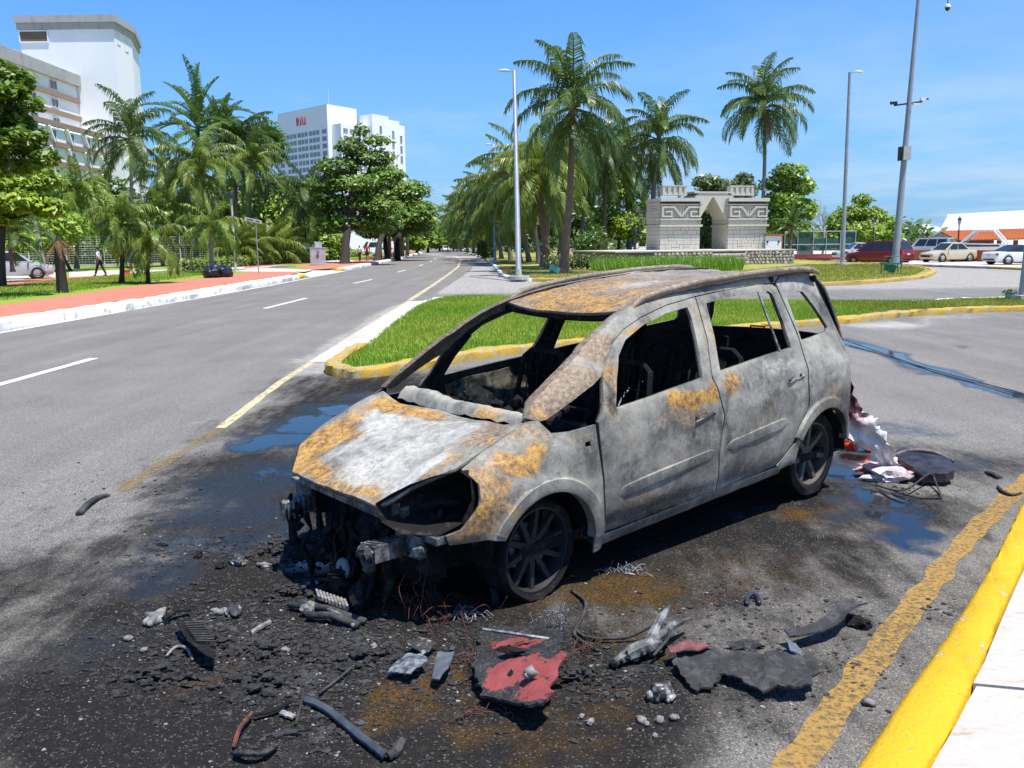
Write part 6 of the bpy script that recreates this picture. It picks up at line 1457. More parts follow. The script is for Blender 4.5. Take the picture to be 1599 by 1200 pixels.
tree(((120 - 799.5) / 1340 * 62, 62, .2), CL(62, [(20, 345, 50, 22, 0), (70, 335, 40, 25, 1), (115, 350, 40, 25, 0), (60, 370, 60, 16, -.5), (10, 375, 40, 15, 0)]), 4200, .24, LEAF_B, 'leafy bush tree behind the silver car', .12, 63, yel=.25)
for i, (cl, lab, mt) in enumerate((
    ([(150, 330, 40, 40, 0), (190, 310, 40, 40, 2), (170, 370, 45, 25, 1), (140, 385, 40, 18, 0)], 'dark green tree behind the fence above the walking man', LEAF_D),
    ([(240, 330, 40, 36, 0), (275, 345, 40, 36, 2), (255, 385, 45, 22, 0), (215, 370, 35, 25, 1)], 'dark green tree behind the short bushy palms', LEAF_D),
    ([(310, 345, 40, 36, 0), (350, 340, 40, 36, 2), (330, 385, 45, 22, 0), (380, 370, 40, 24, 2)], 'mid green tree behind the fence end', LEAF_G),
    ([(420, 345, 40, 30, 0), (455, 350, 40, 32, 2), (440, 385, 45, 20, 0), (480, 375, 40, 24, 2)], 'mid green tree behind the feathery palm clumps', LEAF_A),
    ([(400, 310, 40, 30, 0), (440, 300, 34, 30, 2), (465, 320, 34, 26, 0)], 'dark tree below the distant white hotel', LEAF_D),
    ([(60, 300, 50, 40, 0), (110, 300, 40, 36, 2), (20, 310, 50, 36, 1)], 'tall bright tree below the hotel bands', LEAF_B))):
    px = cl[0][0]; D = 96 + i * 3
    tree(((px - 799.5) / 1340 * D, D, .2), CL(D, cl), 3600, .34, mt, lab, .2, 70 + i, yel=.15)
tree((-15.116, 78.819), CL(83, [(560, 235, 26, 14, 0), (575, 212, 14, 10, 0), (600, 225, 24, 8, .5), (540, 265, 34, 14, -.5), (590, 250, 38, 13, .8), (520, 290, 32, 15, 0), (570, 290, 44, 15, -.8), (612, 278, 30, 11, .4), (540, 318, 44, 14, .5), (590, 322, 44, 15, -.5), (510, 325, 24, 14, 0), (560, 348, 46, 13, 0), (600, 352, 36, 12, .3), (525, 352, 28, 12, .2)]), 9500, .25, LEAF_A, 'round-headed street tree with tiered dark crown beside the road', .42, 81, yel=.13, up=.75)
tree((-14.455, 93.43), CL(104, [(610, 275, 30, 14, 0), (640, 300, 40, 16, 1), (600, 310, 40, 18, 0), (660, 330, 32, 14, 0), (625, 340, 48, 16, -1), (650, 355, 34, 12, 1), (600, 355, 36, 14, 0)]), 7000, .3, LEAF_A, 'broad street tree behind the round-headed one, reaching over the road', .36, 82, yel=.15, up=.75)
tree((-13.757, 105.009), CL(126, [(640, 325, 34, 16, 0), (665, 345, 24, 13, 1), (640, 355, 36, 14, 0), (615, 345, 30, 16, 0)]), 4200, .36, LEAF_B, 'light green street tree further along the pavement', .34, 83, yel=.2)
tree((-14.36, 101.049), CL(118, [(600, 350, 26, 14, 0), (625, 362, 22, 9, 1), (585, 360, 24, 12, 0)]), 2500, .34, LEAF_G, 'small street tree in the shade of the broad one', .30, 84)
for i, (px, py, D, rx, rz) in enumerate(((655, 365, 170, 24, 20), (672, 368, 195, 20, 18), (690, 370, 230, 20, 17), (705, 372, 250, 18, 15), (640, 372, 150, 22, 16), (722, 368, 240, 22, 18), (735, 370, 210, 20, 16))):
    tree(((px - 799.5) / 1340 * D, D, .1), CL(D, [(px, py, rx, rz, 0), (px - rx * .6, py + 6, rx * .8, rz * .7, 1), (px + rx * .5, py + 8, rx * .8, rz * .6, 0)]), 1500, .55, LEAF_A if i % 2 else LEAF_B, ('far tree left of the road end, beside the light street tree', 'far tree just left of where the road ends', 'far tree right above the end of the road', 'far tree right of the road end', 'far tree left of the pavement bend', 'far tree beside the last median palms', 'far tree behind the last median palms')[i], .3, 90 + i, group='far street trees')
for i, (px, D) in enumerate(((612, 112), (622, 118), (632, 124), (640, 132), (597, 108))):
    b = MB(); x = (px - 799.5) / 1340 * D; t = empty('palm_tree', (x, D, .2), 0, ('street palm trunk behind the person in red', 'second palm trunk past the person in red', 'red-barked palm trunk at the pavement bend', 'last palm trunk along the left pavement', 'nearest palm trunk left of the walking pair')[i], 'palm tree', 'street palm trunks')
    b.tube([(0, 0, 0), (.1, 0, 3), (.25 * (i % 2), 0, 6)], [.32, .2, .18], 8); b.build('trunk', GREYBARK if i % 2 else REDBARK, t, smooth=True)
    for k in range(7):
        o = link('frond', frond_set('cocoy')[2 + k % 3][k % 2], t); o.scale = (3, 3, 3); o.location = (.25 * (i % 2), 0, 6); o.rotation_euler = (0, 0, k * .9)
# right-hand trees
tree((28.848, 92, 0.3), CL(92, [(1225, 278, 26, 12, 0), (1210, 295, 28, 14, 1), (1245, 300, 22, 14, 0), (1215, 322, 32, 16, 0), (1245, 335, 28, 18, .5), (1210, 350, 26, 18, 0), (1235, 368, 30, 16, 0)]), 5200, .26, LEAF_B, 'round bright tree right of the gateway', .2, 101, yel=.25)
tree((40.077, 100, 0.07), CL(100, [(1338, 322, 16, 9, 0), (1325, 340, 26, 12, 0), (1350, 345, 26, 13, 1), (1305, 355, 24, 14, 0), (1375, 358, 24, 14, .5), (1335, 368, 44, 16, 0), (1300, 375, 22, 12, 0), (1385, 375, 18, 12, 0)]), 5200, .28, LEAF_B, 'spreading bright bush tree behind the red minivan', .18, 102, yel=.25)
tree((23.821, 100, 0.238), CL(100, [(1100, 292, 24, 10, 0), (1155, 288, 16, 9, 0), (1125, 300, 40, 12, 1), (1160, 305, 20, 14, 0), (1105, 330, 30, 20, 0), (1110, 370, 30, 25, 0)]), 4200, .28, LEAF_G, 'leafy tree seen over and through the gateway arch', .18, 103)
tree((11.631, 94, 0.45), CL(94, [(965, 300, 24, 22, 0), (995, 325, 22, 24, 1), (950, 335, 22, 24, 0), (975, 355, 34, 20, 0), (1000, 365, 24, 18, 0), (935, 365, 22, 20, 1)]), 5000, .26, LEAF_B, 'bright leafy tree left of the gateway behind the palms', .18, 104, yel=.3)
tree((8.737, 110, 0.253), CL(110, [(890, 340, 24, 22, 0), (915, 330, 22, 24, 1), (870, 350, 26, 20, 0), (930, 355, 30, 20, 0), (845, 355, 26, 20, 0), (820, 362, 26, 18, 0)]), 4600, .34, LEAF_D, 'dark tree mass behind the median palms', .25, 105)
tree((-2.832, 140, -0.051), CL(140, [(765, 365, 26, 16, 0), (790, 360, 26, 18, 0), (745, 370, 22, 14, 1)]), 2600, .4, LEAF_D, 'dark small tree at the far end of the median', .25, 106)
shrub((6.982, 76.498), 1.75, 3.3, 4200, .11, LEAF_D, 'large round dark green bush right of the tallest palm', 111, yel=.1)
shrub((-2.947, 101.145), 1.6, 2.4, 1800, .14, LEAF_D, 'dark bush on the median by the far lamp post', 112)
for i, px in enumerate((870, 895, 918, 940, 962)):
    shrub((4.771, 62.974) if False else ((px - 799.5) / 1340 * 58, 58, .13), 1.0, 1.15, 1300, .07, LEAF_G, ('low bush just left of the tallest palm foot', 'low bush right behind the tallest palm foot', 'low bush before the round dark bush', 'low bush right of the round dark bush', 'rightmost low bush, touching the lily bed')[i], 115 + i, group='low bushes in the median bed')
# bare trees
def bare(base, h, label, seed, spread=1.0):
    rr = random.Random(seed); base = Vector(base); base.z = .1; t = empty('bare_tree', base, 0, label, 'tree')
    tk = MB(); tk.tube([(0, 0, 0), (.1, 0, h * .3), (.15, .1, h * .55)], [.14, .11, .09], 6); o = tk.build('trunk', GREYBARK, t, smooth=True)
    def grow(b, p, d, L_, r_, lev):
        e = p + d * L_; mid_ = p.lerp(e, .5) + Vector((rr.uniform(-.1, .1), rr.uniform(-.1, .1), rr.uniform(-.05, .1))) * L_; b.tube([p, mid_, e], [r_, r_ * .8, r_ * .6], 4, caps=False)
        if lev > 0:
            for k in range(rr.choice((2, 3, 3))): grow(b, e if k < 2 else mid_, (d + Vector((rr.uniform(-1, 1) * spread, rr.uniform(-1, 1) * spread, rr.uniform(-.2, .6))) * .75).normalized(), L_ * rr.uniform(.6, .8), r_ * .6, lev - 1)
    for k in range(4):
        b = MB(); grow(b, Vector((.1, .05, h * (.35 + .06 * k))), Vector((rr.uniform(-1, 1) * spread, rr.uniform(-.5, .5), .9)).normalized(), h * .2, .06, 4); b.build('branch', GREYBARK, o)
    return t
bare((24.347, 98, 0.619), 8.6, 'leafless grey tree behind the gateway arch', 5)
bare((33.782, 94, 0.22), 6.0, 'leafless grey tree leaning behind the court fence', 8, 1.4)
bare((11.94, 84, 0.894), 5.6, 'pale leafless branches left of the gateway', 11, 1.3)
# lily bed in front of the plinth
def blade_bed(name, poly, n, h, w, mat, seed, z=.13, lean=.5, yel=.2):
    rs = np.random.RandomState(seed); xs = [p[0] for p in poly]; ys = [p[1] for p in poly]; P_ = []
    while len(P_) < n:
        x = rs.uniform(min(xs), max(xs)); y = rs.uniform(min(ys), max(ys))
        if pin((x, y), poly): P_.append((x, y))
    P_ = np.array(P_); k = len(P_); a = rs.rand(k) * 6.283; hh = h * (.55 + .75 * rs.rand(k)); d = np.stack([np.cos(a), np.sin(a)], 1); ln = lean * hh * rs.rand(k)
    wv = np.stack([-d[:, 1], d[:, 0]], 1) * w; q = np.zeros((k, 3, 3)); q[:, 0, :2] = P_ - wv; q[:, 1, :2] = P_ + wv; q[:, :2, 2] = z - .01; q[:, 2, :2] = P_ + d * ln[:, None]; q[:, 2, 2] = z + hh
    me = bpy.data.meshes.new(name); V = q.reshape(-1, 3); me.vertices.add(len(V)); me.vertices.foreach_set('co', V.astype(np.float32).ravel()); me.loops.add(len(V)); me.loops.foreach_set('vertex_index', np.arange(len(V), dtype=np.int32)); me.polygons.add(k); me.polygons.foreach_set('loop_start', np.arange(0, len(V), 3, dtype=np.int32)); me.materials.append(mat)
    col = np.zeros((k, 4)); col[:, 0] = rs.rand(k); col[:, 1] = np.clip(rs.normal(yel, .15, k) + (vnoise(P_[:, 0], P_[:, 1], .55, 4, seed) - .5) * 1.5, 0, 1); col[:, 3] = 1; at = me.color_attributes.new('paint', 'FLOAT_COLOR', 'POINT'); at.data.foreach_set('color', np.repeat(col, 3, 0).astype(np.float32).ravel()); me.update(calc_edges=True)
    return link(name, me)
LILY = leafmat('lily_leaf', (0.09, 0.22, 0.012), (0.20, 0.42, 0.03), (0.34, 0.46, 0.05))
GRASSB = leafmat('grass_blade', (0.11, 0.23, 0.014), (0.27, 0.44, 0.03), (0.50, 0.50, 0.08), .3, .5, .3)
DRYGRASS = leafmat('dry_grass_blade', (0.15, 0.19, 0.02), (0.31, 0.31, 0.05), (0.48, 0.38, 0.12), .3, .6, .2)
tag(blade_bed('lily_bed', [(5.0, 55), (7.0, 50.5), (11, 50.0), (14.5, 54), (16, 60), (12, 64), (8, 63)], 16000, .72, .028, LILY, 5, lean=.9, yel=.1), 'bed of bright green strap-leaved lilies in front of the plinth', 'flower bed', kind='stuff')
for i, (px, py) in enumerate(((1000, 404), (1030, 402), (960, 402))):
    t = empty('agave_plant', ((17.483, 101.789)[0] + (px - 1030) * .045, (17.483, 101.789)[1], .13), 0, ('left spiky plant in the lily bed', 'spiky plant below the left pillar of the gateway', 'leftmost spiky plant at the lily bed edge')[i], 'plant', 'spiky plants')
    bb_ = blade_bed('leaf_rosette', [(-.3, -.3), (.3, -.3), (.3, .3), (-.3, .3)], 60, 1.4, .04, ADON, i, 0, .9); bb_.parent = t
isl_b = offset_line([p[:2] for p in curve(isl_back, 4)], .15)
tag(blade_bed('grass', [p for p in inner if p[0] < 9.5] + [(9.5, 21.3), (9.5, 25.7)] + [p for p in isl_b if p[0] < 9.5], 110000, .075, .009, GRASSB, 6, z=.10, lean=.8, yel=.28), kind='stuff')
tag(blade_bed('dry_grass', [(9.0, 20.9), (11.6, 22.3), (13.4, 22.7), (18, 22.9), (18, 26.8), (12.4, 25.4), (9, 25.8)], 26000, .07, .011, DRYGRASS, 7, z=.10, lean=.9), kind='stuff')
tag(blade_bed('verge_grass', [(-15.9, 20), (-17.0, 35), (-18.2, 50), (-19, 62), (-24, 62), (-24, 45), (-21.5, 33), (-19, 20)], 30000, .10, .016, GRASSB, 8, z=.23, lean=.8, yel=.3), kind='stuff')
tag(blade_bed('median_grass', [(13.4, 36.7), (16.1, 38.5), (19.7, 42.4), (24.2, 50.4), (26.2, 56.5), (27.6, 64), (22, 64), (14, 52), (3, 44), (9, 37.8)], 30000, .09, .016, DRYGRASS, 9, z=.13, lean=.8), kind='stuff')
tag(blade_bed('median_grass', [(.5, 44.3), (3, 44), (14, 52), (6, 58), (-.3, 58), (-.4, 50)], 16000, .08, .014, DRYGRASS, 10, z=.13, lean=.8, yel=.3), kind='stuff')
# fallen leaves on the left verge
b = MB()
for i in range(260):
    x, y = R.uniform(-22, -17), R.uniform(33, 52); a = R.random() * 6; s = R.uniform(.06, .13); b.add([(x + math.cos(a) * s, y + math.sin(a) * s, .27), (x - math.sin(a) * s * .6, y + math.cos(a) * s * .6, .30), (x - math.cos(a) * s, y - math.sin(a) * s, .27), (x + math.sin(a) * s * .6, y - math.cos(a) * s * .6, .29)], [(0, 1, 2, 3)])
tag(b.build('fallen_leaves', plain('fallen_leaf', (.38, .22, .07), .8, .3, 2)), kind='stuff')
# hedges
def hedge(pts, w, h, label, seed):
    p = dense(pts, .8); c = Vector((p[0][0], p[0][1], .2)); t = empty('hedge', c, 0, label, 'hedge'); cl = [(x - c.x, y - c.y, h * .5, w * .62, w * .62, h * .55) for x, y in p]
    foliage('leaves', cl, 240 * len(cl), .07, seed, LEAF_B, t, yel=.25, shell=.6); b = MB(); b.box(((p[0][0] + p[-1][0]) / 2 - c.x, (p[0][1] + p[-1][1]) / 2 - c.y, h * .35), (math.hypot(p[-1][0] - p[0][0], p[-1][1] - p[0][1]), w * .6, h * .7), rz=math.atan2(p[-1][1] - p[0][1], p[-1][0] - p[0][0])); b.build('hedge_core', BARK, t)
hedge([(-22.222, 59.289), (-21.653, 65.127)], 1.0, .95, 'clipped hedge piece behind the dark bags', 121)
hedge([(-22.51, 68.948), (-21.065, 87.071)], 1.0, .95, 'long clipped hedge past the street lamp', 122)
hedge([(-24.014, 111.236), (-22.13, 126.305)], 1.2, 1.0, 'hedge behind the grey utility cabinet', 123)
for i, (px, D, h, lab) in enumerate(((20, 82, 3.4, 'dark shrub behind the fence above the silver hatchback'), (85, 82, 3.0, 'dark shrub behind the fence right of the palm stump'), (135, 83, 3.6, 'dark shrub behind the walking person'), (180, 84, 3.0, 'dark shrub behind the left short palm trunk'), (225, 86, 3.4, 'dark shrub behind the right short palm trunk'), (270, 88, 3.0, 'dark shrub right of the short palms'), (315, 91, 3.6, 'dark shrub behind the fence end'), (515, 100, 2.6, 'dark shrub right of the utility cabinet'), (385, 96, 4.0, 'dark shrub behind the lamp post'), (445, 98, 3.6, 'dark shrub behind the long hedge'))):
    shrub(((px - 799.5) / 1340 * D, D, .2), 2.6, h, 2000, .2, LEAF_D if i % 3 else LEAF_A, lab, 230 + i, yel=.1)
# more leafy growth behind the mesh fence, one thing each
for i, (px, py, D, rx, rz, mt, lab) in enumerate(((25, 325, 88, 50, 34, LEAF_B, 'sunlit leafy tree behind the silver hatchback'), (95, 345, 84, 44, 30, LEAF_A, 'leafy tree behind the fence left of the walking man'), (150, 300, 92, 40, 32, LEAF_B, 'sunlit leafy tree under the grey-green palm'), (215, 345, 84, 40, 30, LEAF_B, 'sunlit bush tree between the two short palms'), (285, 320, 90, 40, 34, LEAF_A, 'leafy tree under the bright yellow palm'), (355, 300, 98, 36, 40, LEAF_A, 'leafy tree under the dark palms'), (440, 330, 100, 40, 34, LEAF_B, 'sunlit leafy tree above the long hedge'), (500, 360, 98, 36, 26, LEAF_B, 'sunlit bush tree behind the utility cabinet'))):
    tree(((px - 799.5) / 1340 * D, D, .2), CL(D, [(px, py, rx * .7, rz * .7, 0), (px - rx * .6, py + rz * .7, rx * .7, rz * .6, .6), (px + rx * .6, py + rz * .6, rx * .7, rz * .6, -.4), (px, py + rz * 1.3, rx * 1.1, rz * .6, -.6)]), 3400, .27, mt, lab, .16, 200 + i, yel=.3)
# dense background wood, nobody could count it
bw = []
rr = random.Random(4)
for i in range(70): D = rr.uniform(150, 240); px = rr.uniform(-250, 520); bw.append(((px - 799.5) / 1340 * D, D, rr.uniform(2, 7), rr.uniform(5, 8), 5, rr.uniform(4, 6)))
for i in range(40): D = rr.uniform(150, 230); px = rr.uniform(790, 1420); bw.append(((px - 799.5) / 1340 * D, D, rr.uniform(1, 4), rr.uniform(5, 8), 5, rr.uniform(2.5, 4)))
tag(foliage('background_wood', bw, 26000, .8, 9, LEAF_D, None, yel=.15), kind='stuff')


# ================================================================ STREET FURNITURE, VEHICLES, PEOPLE
GALV = plain('galvanised_steel', (0.36, 0.38, 0.41), .5, .1, 2, .35)
BLUEGREY = plain('blue_grey_pole_paint', (0.27, 0.30, 0.34), .5, .08, 1.5)
LAMPW = plain('white_lamp_housing', (0.72, 0.72, 0.70), .5, .05)
BLACKM = plain('black_cast_iron', (0.016, 0.016, 0.017), .5, .3, 5)
CONC = plain('concrete_base', (0.46, 0.45, 0.42), .9, .2, 6, 0, .4)
DARKP = plain('dark_plastic', (0.02, 0.021, 0.023), .5, .2, 6)
def street_lamp(base, top, side, label, r=.095, arm=.8):
    base = Vector((base[0], base[1], .12)); top = Vector(top) - base
    t = empty('street_lamp', base, 0, label, 'street lamp', 'tall roadside lamps')
    b = MB(); b.tube([(0, 0, .1), top * .5, top], [r * 1.25, r, r * .75], 10); b.build('pole', GALV, t, smooth=50)
    b = MB(); b.prism([(math.cos(a) * .55, math.sin(a) * .45) for a in np.linspace(0, 6.283, 11)[:-1]], -.02, .16); b.build('concrete_base', CONC, t)
    b = MB(); b.tube([(0, 0, .14), (0, 0, .5)], [.17, .13], 10); b.build('base_sleeve', CONC, t)
    b = MB(); b.tube([top + Vector((0, 0, -.08)), top + Vector((side * .3, -.05, .0))], .04, 6); b.build('arm', GALV, t)
    h = MB(); c = top + Vector((side * .55, -.1, .01)); h.lump((0, 0, 0), 1, 2, 2, .0, sq=(.34, .17, .075)); h.v = [(x * (1) + c.x, y + c.y, z + c.z - .05 * abs(x)) for x, y, z in h.v]; hd = h.build('lamp_head', LAMPW, t, smooth=True)
    g = MB(); g.lump((c.x + side * .05, c.y, c.z - .055), 1, 3, 1, 0, sq=(.2, .11, .03)); g.build('lens', plain('lamp_lens', (.5, .5, .48), .15, .05), hd, smooth=True)
    return t
street_lamp((0.394, 43.55), (0.298, 48.5, 11.104), -1, 'tall grey street lamp with white head in front of the median palms', .12)
street_lamp((-1.458, 80.443), (-1.564, 88, 11.624), -1, 'grey street lamp further down the median, smaller than the near one', .11)
street_lamp((23.589, 61.614), (23.392, 61.5, 13.257), 1, 'tall grey street lamp with white head on the grass left of the camera pole', .13)
# camera pole
base = Vector(((24.892, 56.104)[0], (24.892, 56.104)[1], .13)); D0 = base.y
cp = empty('camera_pole', base, 0, 'thick blue-grey pole with camera crossbar, cabinet and dome camera, standing on the right lawn', 'camera pole')
tp = Vector((25.3, 56, 16.469)) - base; tp = tp * 1.06
b = MB(); b.tube([(0, 0, 0), tp * .02, tp * .05, tp * .5, tp], [.34, .28, .225, .165, .10], 12); b.build('pole', BLUEGREY, cp, smooth=50)
arm_end = Vector((27.059, 56, 17.27)) - base
b = MB(); b.tube([tp * .985, tp.lerp(arm_end, .5) + Vector((0, 0, .35)), arm_end], .05, 6); b.build('top_arm', BLUEGREY, cp, smooth=True)
b = MB(); de = Vector((27.142, 56, 16.115)) - base; b.tube([arm_end, de], .03, 6); b.build('drop_rod', DARKP, cp)
b = MB(); b.lathe([(.0, .22), (.10, .20), (.16, .10), (.17, 0)], 14, M=Matrix.Translation(de + Vector((0, 0, -.12)))); dm = b.build('dome_camera', LAMPW, cp, smooth=True)
b = MB(); b.lathe([(.15, 0), (.135, -.10), (.07, -.19), (0, -.21)], 14, M=Matrix.Translation(de + Vector((0, 0, -.12)))); b.build('dome_glass', DARKP, dm, smooth=True)
xa, xb = Vector((24.185, 56, 10.211)) - base, Vector((25.941, 56, 10.426)) - base
b = MB(); b.tube([xa, xb], .055, 6); b.build('crossbar', DARKP, cp)
for p, s, mt in ((xa, -1, DARKP), (xb, 1, LAMPW)):
    b = MB(); b.box((p.x + s * .05, p.y - .05, p.z + .14), (.42, .16, .17), rz=.2 * s); cm = b.build('camera', mt, cp); b = MB(); b.tube([(p.x + s * .2, p.y - .15, p.z + .13), (p.x + s * .3, p.y - .2, p.z + .13)], .06, 8); b.build('camera_lens', DARKP, cm)
b = MB(); q = (xa.lerp(xb, .75)); b.box((q.x, q.y - .12, q.z - .12), (.40, .14, .13)); b.build('camera', LAMPW, cp)
bx = Vector((25.056, 56, 7.273)) - base
b = MB(); b.box((bx.x, bx.y - .22, bx.z), (.46, .3, .82)); cbx = b.build('cabinet', plain('pale_green_grey_cabinet', (.42, .44, .40), .6, .08), cp); b = MB(); b.box((bx.x - .3, bx.y - .05, bx.z - .02), (.2, .35, .85)); b.build('cabinet_bracket', DARKP, cbx)
# green mesh cart at its foot
gc = empty('green_cart', ((19.987, 45.459)[0], (19.987, 45.459)[1], .13), 0, 'low green metal cart at the foot of the camera pole', 'cart')
GREENM = plain('green_painted_steel', (.02, .17, .10), .6, .15, 4)
b = MB(); b.box((0, 0, .52), (.95, .5, .1)); b.build('tray', GREENM, gc)
b = MB(); b.box((-.05, 0, .3), (.6, .06, .42), M=Matrix.Rotation(.35, 3, 'Y')); b.build('brace_panel', GREENM, gc)
for sx in (-1, 1):
    for sy in (-1, 1): b = MB(); b.tube([(sx * .43, sy * .2, 0), (sx * .43, sy * .2, .5)], .025, 6); b.build('leg', GREENM, gc)
b = MB(); b.tube([(-.47, -.2, .55), (-.47, -.2, .9), (.47, -.2, .9), (.47, -.2, .55)], .018, 6); b.build('handle', GREENM, gc)
# pole at the right edge
ep = empty('utility_pole', ((15.162, 25.256)[0], (15.162, 25.256)[1], .1), 0, 'grey steel pole on a concrete foot cut by the right edge', 'pole')
b = MB(); b.tube([(0, 0, .05), (.05, 0, 3), (.12, 0, 9)], [.24, .2, .15], 14); b.build('shaft', GALV, ep, smooth=50)
b = MB(); b.prism([(-.42, -.4), (.5, -.4), (.5, .4), (-.42, .4)], -.05, .16); b.build('foot', CONC, ep)
shrub((15.02, 25.891), .25, .3, 130, .05, LEAF_D, 'small weed by the foot of the edge pole', 301, name='weed', cat='weed')
# black ornate lamps
for (px, pyb, pyt, D, lab) in ((1493, 404, 338, 76, 'black ornate lamp standing in front of the orange roof'), (1361, 402, 344, 92, 'black ornate lamp above the red minivan')):
    bp = Vector(((px - 799.5) / 1340 * D * .995, D, .14)); H_ = (pyb - pyt) / 1340 * D
    t = empty('ornate_lamp', bp, 0, lab, 'lamp post'); b = MB(); b.tube([(0, 0, 0), (0, 0, .5), (0, 0, .52), (0, 0, 1.1), (0, 0, H_ * .78)], [.19, .16, .1, .08, .05], 8); b.build('post', BLACKM, t, smooth=50)
    b = MB(); b.lathe([(.06, H_ * .76), (.10, H_ * .80), (.17, H_ * .90), (.15, H_ * .905)], 8); b.build('lantern_glass', plain('lantern_glass', (.35, .36, .36), .2, .1), t)
    b = MB(); b.lathe([(.20, H_ * .90), (.12, H_ * .95), (.03, H_ * .97), (.03, H_ * 1.02), (0, H_ * 1.03)], 8); b.build('lantern_cap', BLACKM, t)
# left side lamp posts and signs
def post_lamp(base, H_, label, lean=0):
    t = empty('post_lamp', (base[0], base[1], .23), 0, label, 'lamp post'); b = MB(); b.tube([(0, 0, 0), (lean, 0, H_)], [.10, .07], 8); b.build('post', plain('pale_post', (.5, .5, .48), .6, .1), t, smooth=50)
    b = MB(); b.lathe([(.12, H_ - .05), (.26, H_ + .05), (.27, H_ + .25), (.18, H_ + .45), (0, H_ + .5)], 10); b.v = [(x + lean, y, z) for x, y, z in b.v]; b.build('lamp_head', DARKP, t, smooth=40); return t
post_lamp((-19.994, 62.926), 5.1, 'pale lamp post with a dark head beside the hedges')
sp = empty('slanted_post', ((-26.982, 50.355)[0], (-26.982, 50.355)[1], .23), 0, 'thin slanted pale post in front of the silver hatchback', 'post')
b = MB(); b.tube([(0, 0, 0), (-.28, 0, 2.2), (-.52, 0, 4.1)], [.09, .08, .06], 8); b.build('shaft', GALV, sp, smooth=50); b = MB(); b.box((0, 0, .03), (.3, .3, .06)); b.build('base_plate', GALV, sp)
sg = empty('street_name_sign', ((-15.56, 53.399)[0], (-15.56, 53.399)[1], .23), 0, 'thin post with a tilted pale street-name plate', 'sign')
b = MB(); b.tube([(0, 0, 0), (0, 0, 3.3)], .03, 6); b.build('post', GALV, sg); b = MB(); b.box((-.15, -.04, 3.22), (1.05, .03, .2), M=Matrix.Rotation(.22, 3, 'Y')); pl_ = b.build('name_plate', plain('pale_sign_plate', (.55, .56, .55), .5, .05), sg)
b = MB(); b.box((-.32, -.06, 3.27), (.42, .012, .055), M=Matrix.Rotation(.22, 3, 'Y')); b.box((.12, -.06, 3.17), (.26, .012, .055), M=Matrix.Rotation(.22, 3, 'Y')); tag(b.build('plate_print', DARKP, pl_), kind='stuff')
uc = empty('utility_cabinet', ((-16.067, 72.319)[0], (-16.067, 72.319)[1], .23), 0, 'pale grey utility cabinet beside the round-headed street tree', 'cabinet')
GREYC = plain('pale_grey_cabinet', (.50, .51, .52), .6, .12, 2)
b = MB(); b.box((0, 0, .75), (1.15, .6, 1.42)); cbd = b.build('body', GREYC, uc); b = MB(); b.box((0, 0, 1.48), (1.22, .68, .07)); b.build('lid', GREYC, uc); b = MB(); b.box((0, 0, .03), (1.3, .75, .12)); b.build('plinth', CONC, uc)
for sx in (-.28, .28):
    b = MB(); b.box((sx, -.31, .76), (.5, .02, 1.3)); d_ = b.build('door', GREYC, cbd); b = MB(); b.box((sx * .2, -.33, .8), (.03, .03, .25)); b.build('handle', DARKP, d_)
b = MB(); b.box((.1, -.325, .95), (.16, .012, .6)); b.build('warning_plate', plain('dark_grey_plate', (.2, .2, .21), .6), cbd)
mt = MB(); mt.box((0.05, .1, 1.75), (.5, .4, .45)); mt.build('meter_box', GREYC, uc)
ns = empty('notice_board', ((-19.59, 83.51)[0], (-19.59, 83.51)[1], .23), 0, 'small pale notice board on a post left of the utility cabinet', 'sign')
b = MB(); b.tube([(.25, 0, 0), (.25, 0, 1.9)], .035, 6); b.build('post', GALV, ns); b = MB(); b.box((0, -.05, 1.65), (.66, .04, .42)); b.build('board', plain('cream_board', (.52, .51, .45), .7, .1), ns)
lb = empty('litter_bin', ((-20.1, 81.075)[0], (-20.1, 81.075)[1], .23), 0, 'small brown concrete bin on the grass by the utility cabinet', 'bin')
b = MB(); b.box((0, 0, .22), (.55, .5, .44), taper=1.08); b.build('body', plain('brown_concrete', (.32, .25, .17), .9, .2, 4), lb); b = MB(); b.box((0, 0, .47), (.62, .56, .06)); b.build('rim', plain('brown_concrete_rim', (.36, .29, .2), .9, .2, 4), lb)
for px, py, z_, lab, mt_ in ((196, 432, .25, 'bright orange box behind the left short palm', (.70, .17, .03)), (791, 429, .13, 'orange-brown box on the grass left of the near street lamp', (.46, .22, .07))):
    g_ = {196: (-22.296, 50.043), 791: (-0.254, 51.14)}[px]; o_ = empty('utility_box', (g_[0], g_[1], z_ - .02), .1, lab, 'box')
    b = MB(); s_ = .42 if px < 300 else .44; b.box((0, 0, s_ * .45), (s_, s_, s_ * .85)); b.build('body', plain('orange_box_paint', mt_, .7, .12, 3), o_); b = MB(); b.box((0, 0, s_ * .9), (s_ * 1.08, s_ * 1.08, .05)); b.build('lid', plain('orange_box_lid', tuple(x * .9 for x in mt_), .7, .12, 3), o_)
tb = empty('teal_crate', ((2.421, 49.293)[0], (2.421, 49.293)[1], .13), .3, 'small teal crate tilted against the foot of the tallest palm', 'crate')
TEAL = plain('teal_plastic', (.06, .28, .25), .6, .1, 5)
b = MB(); b.box((0, 0, .17), (.5, .4, .05), M=Matrix.Rotation(.5, 3, 'Y')); b.build('base', TEAL, tb)
for sx, sy, w_, d_ in ((-.22, 0, .04, .4), (.22, 0, .04, .4), (0, -.2, .48, .04), (0, .2, .48, .04)):
    b = MB(); Rm = Matrix.Rotation(.5, 3, 'Y'); c_ = Rm @ Vector((sx, sy, .16)); b.box((c_.x, c_.y, c_.z + .17), (w_, d_, .3), M=Rm); b.build('side', TEAL, tb)
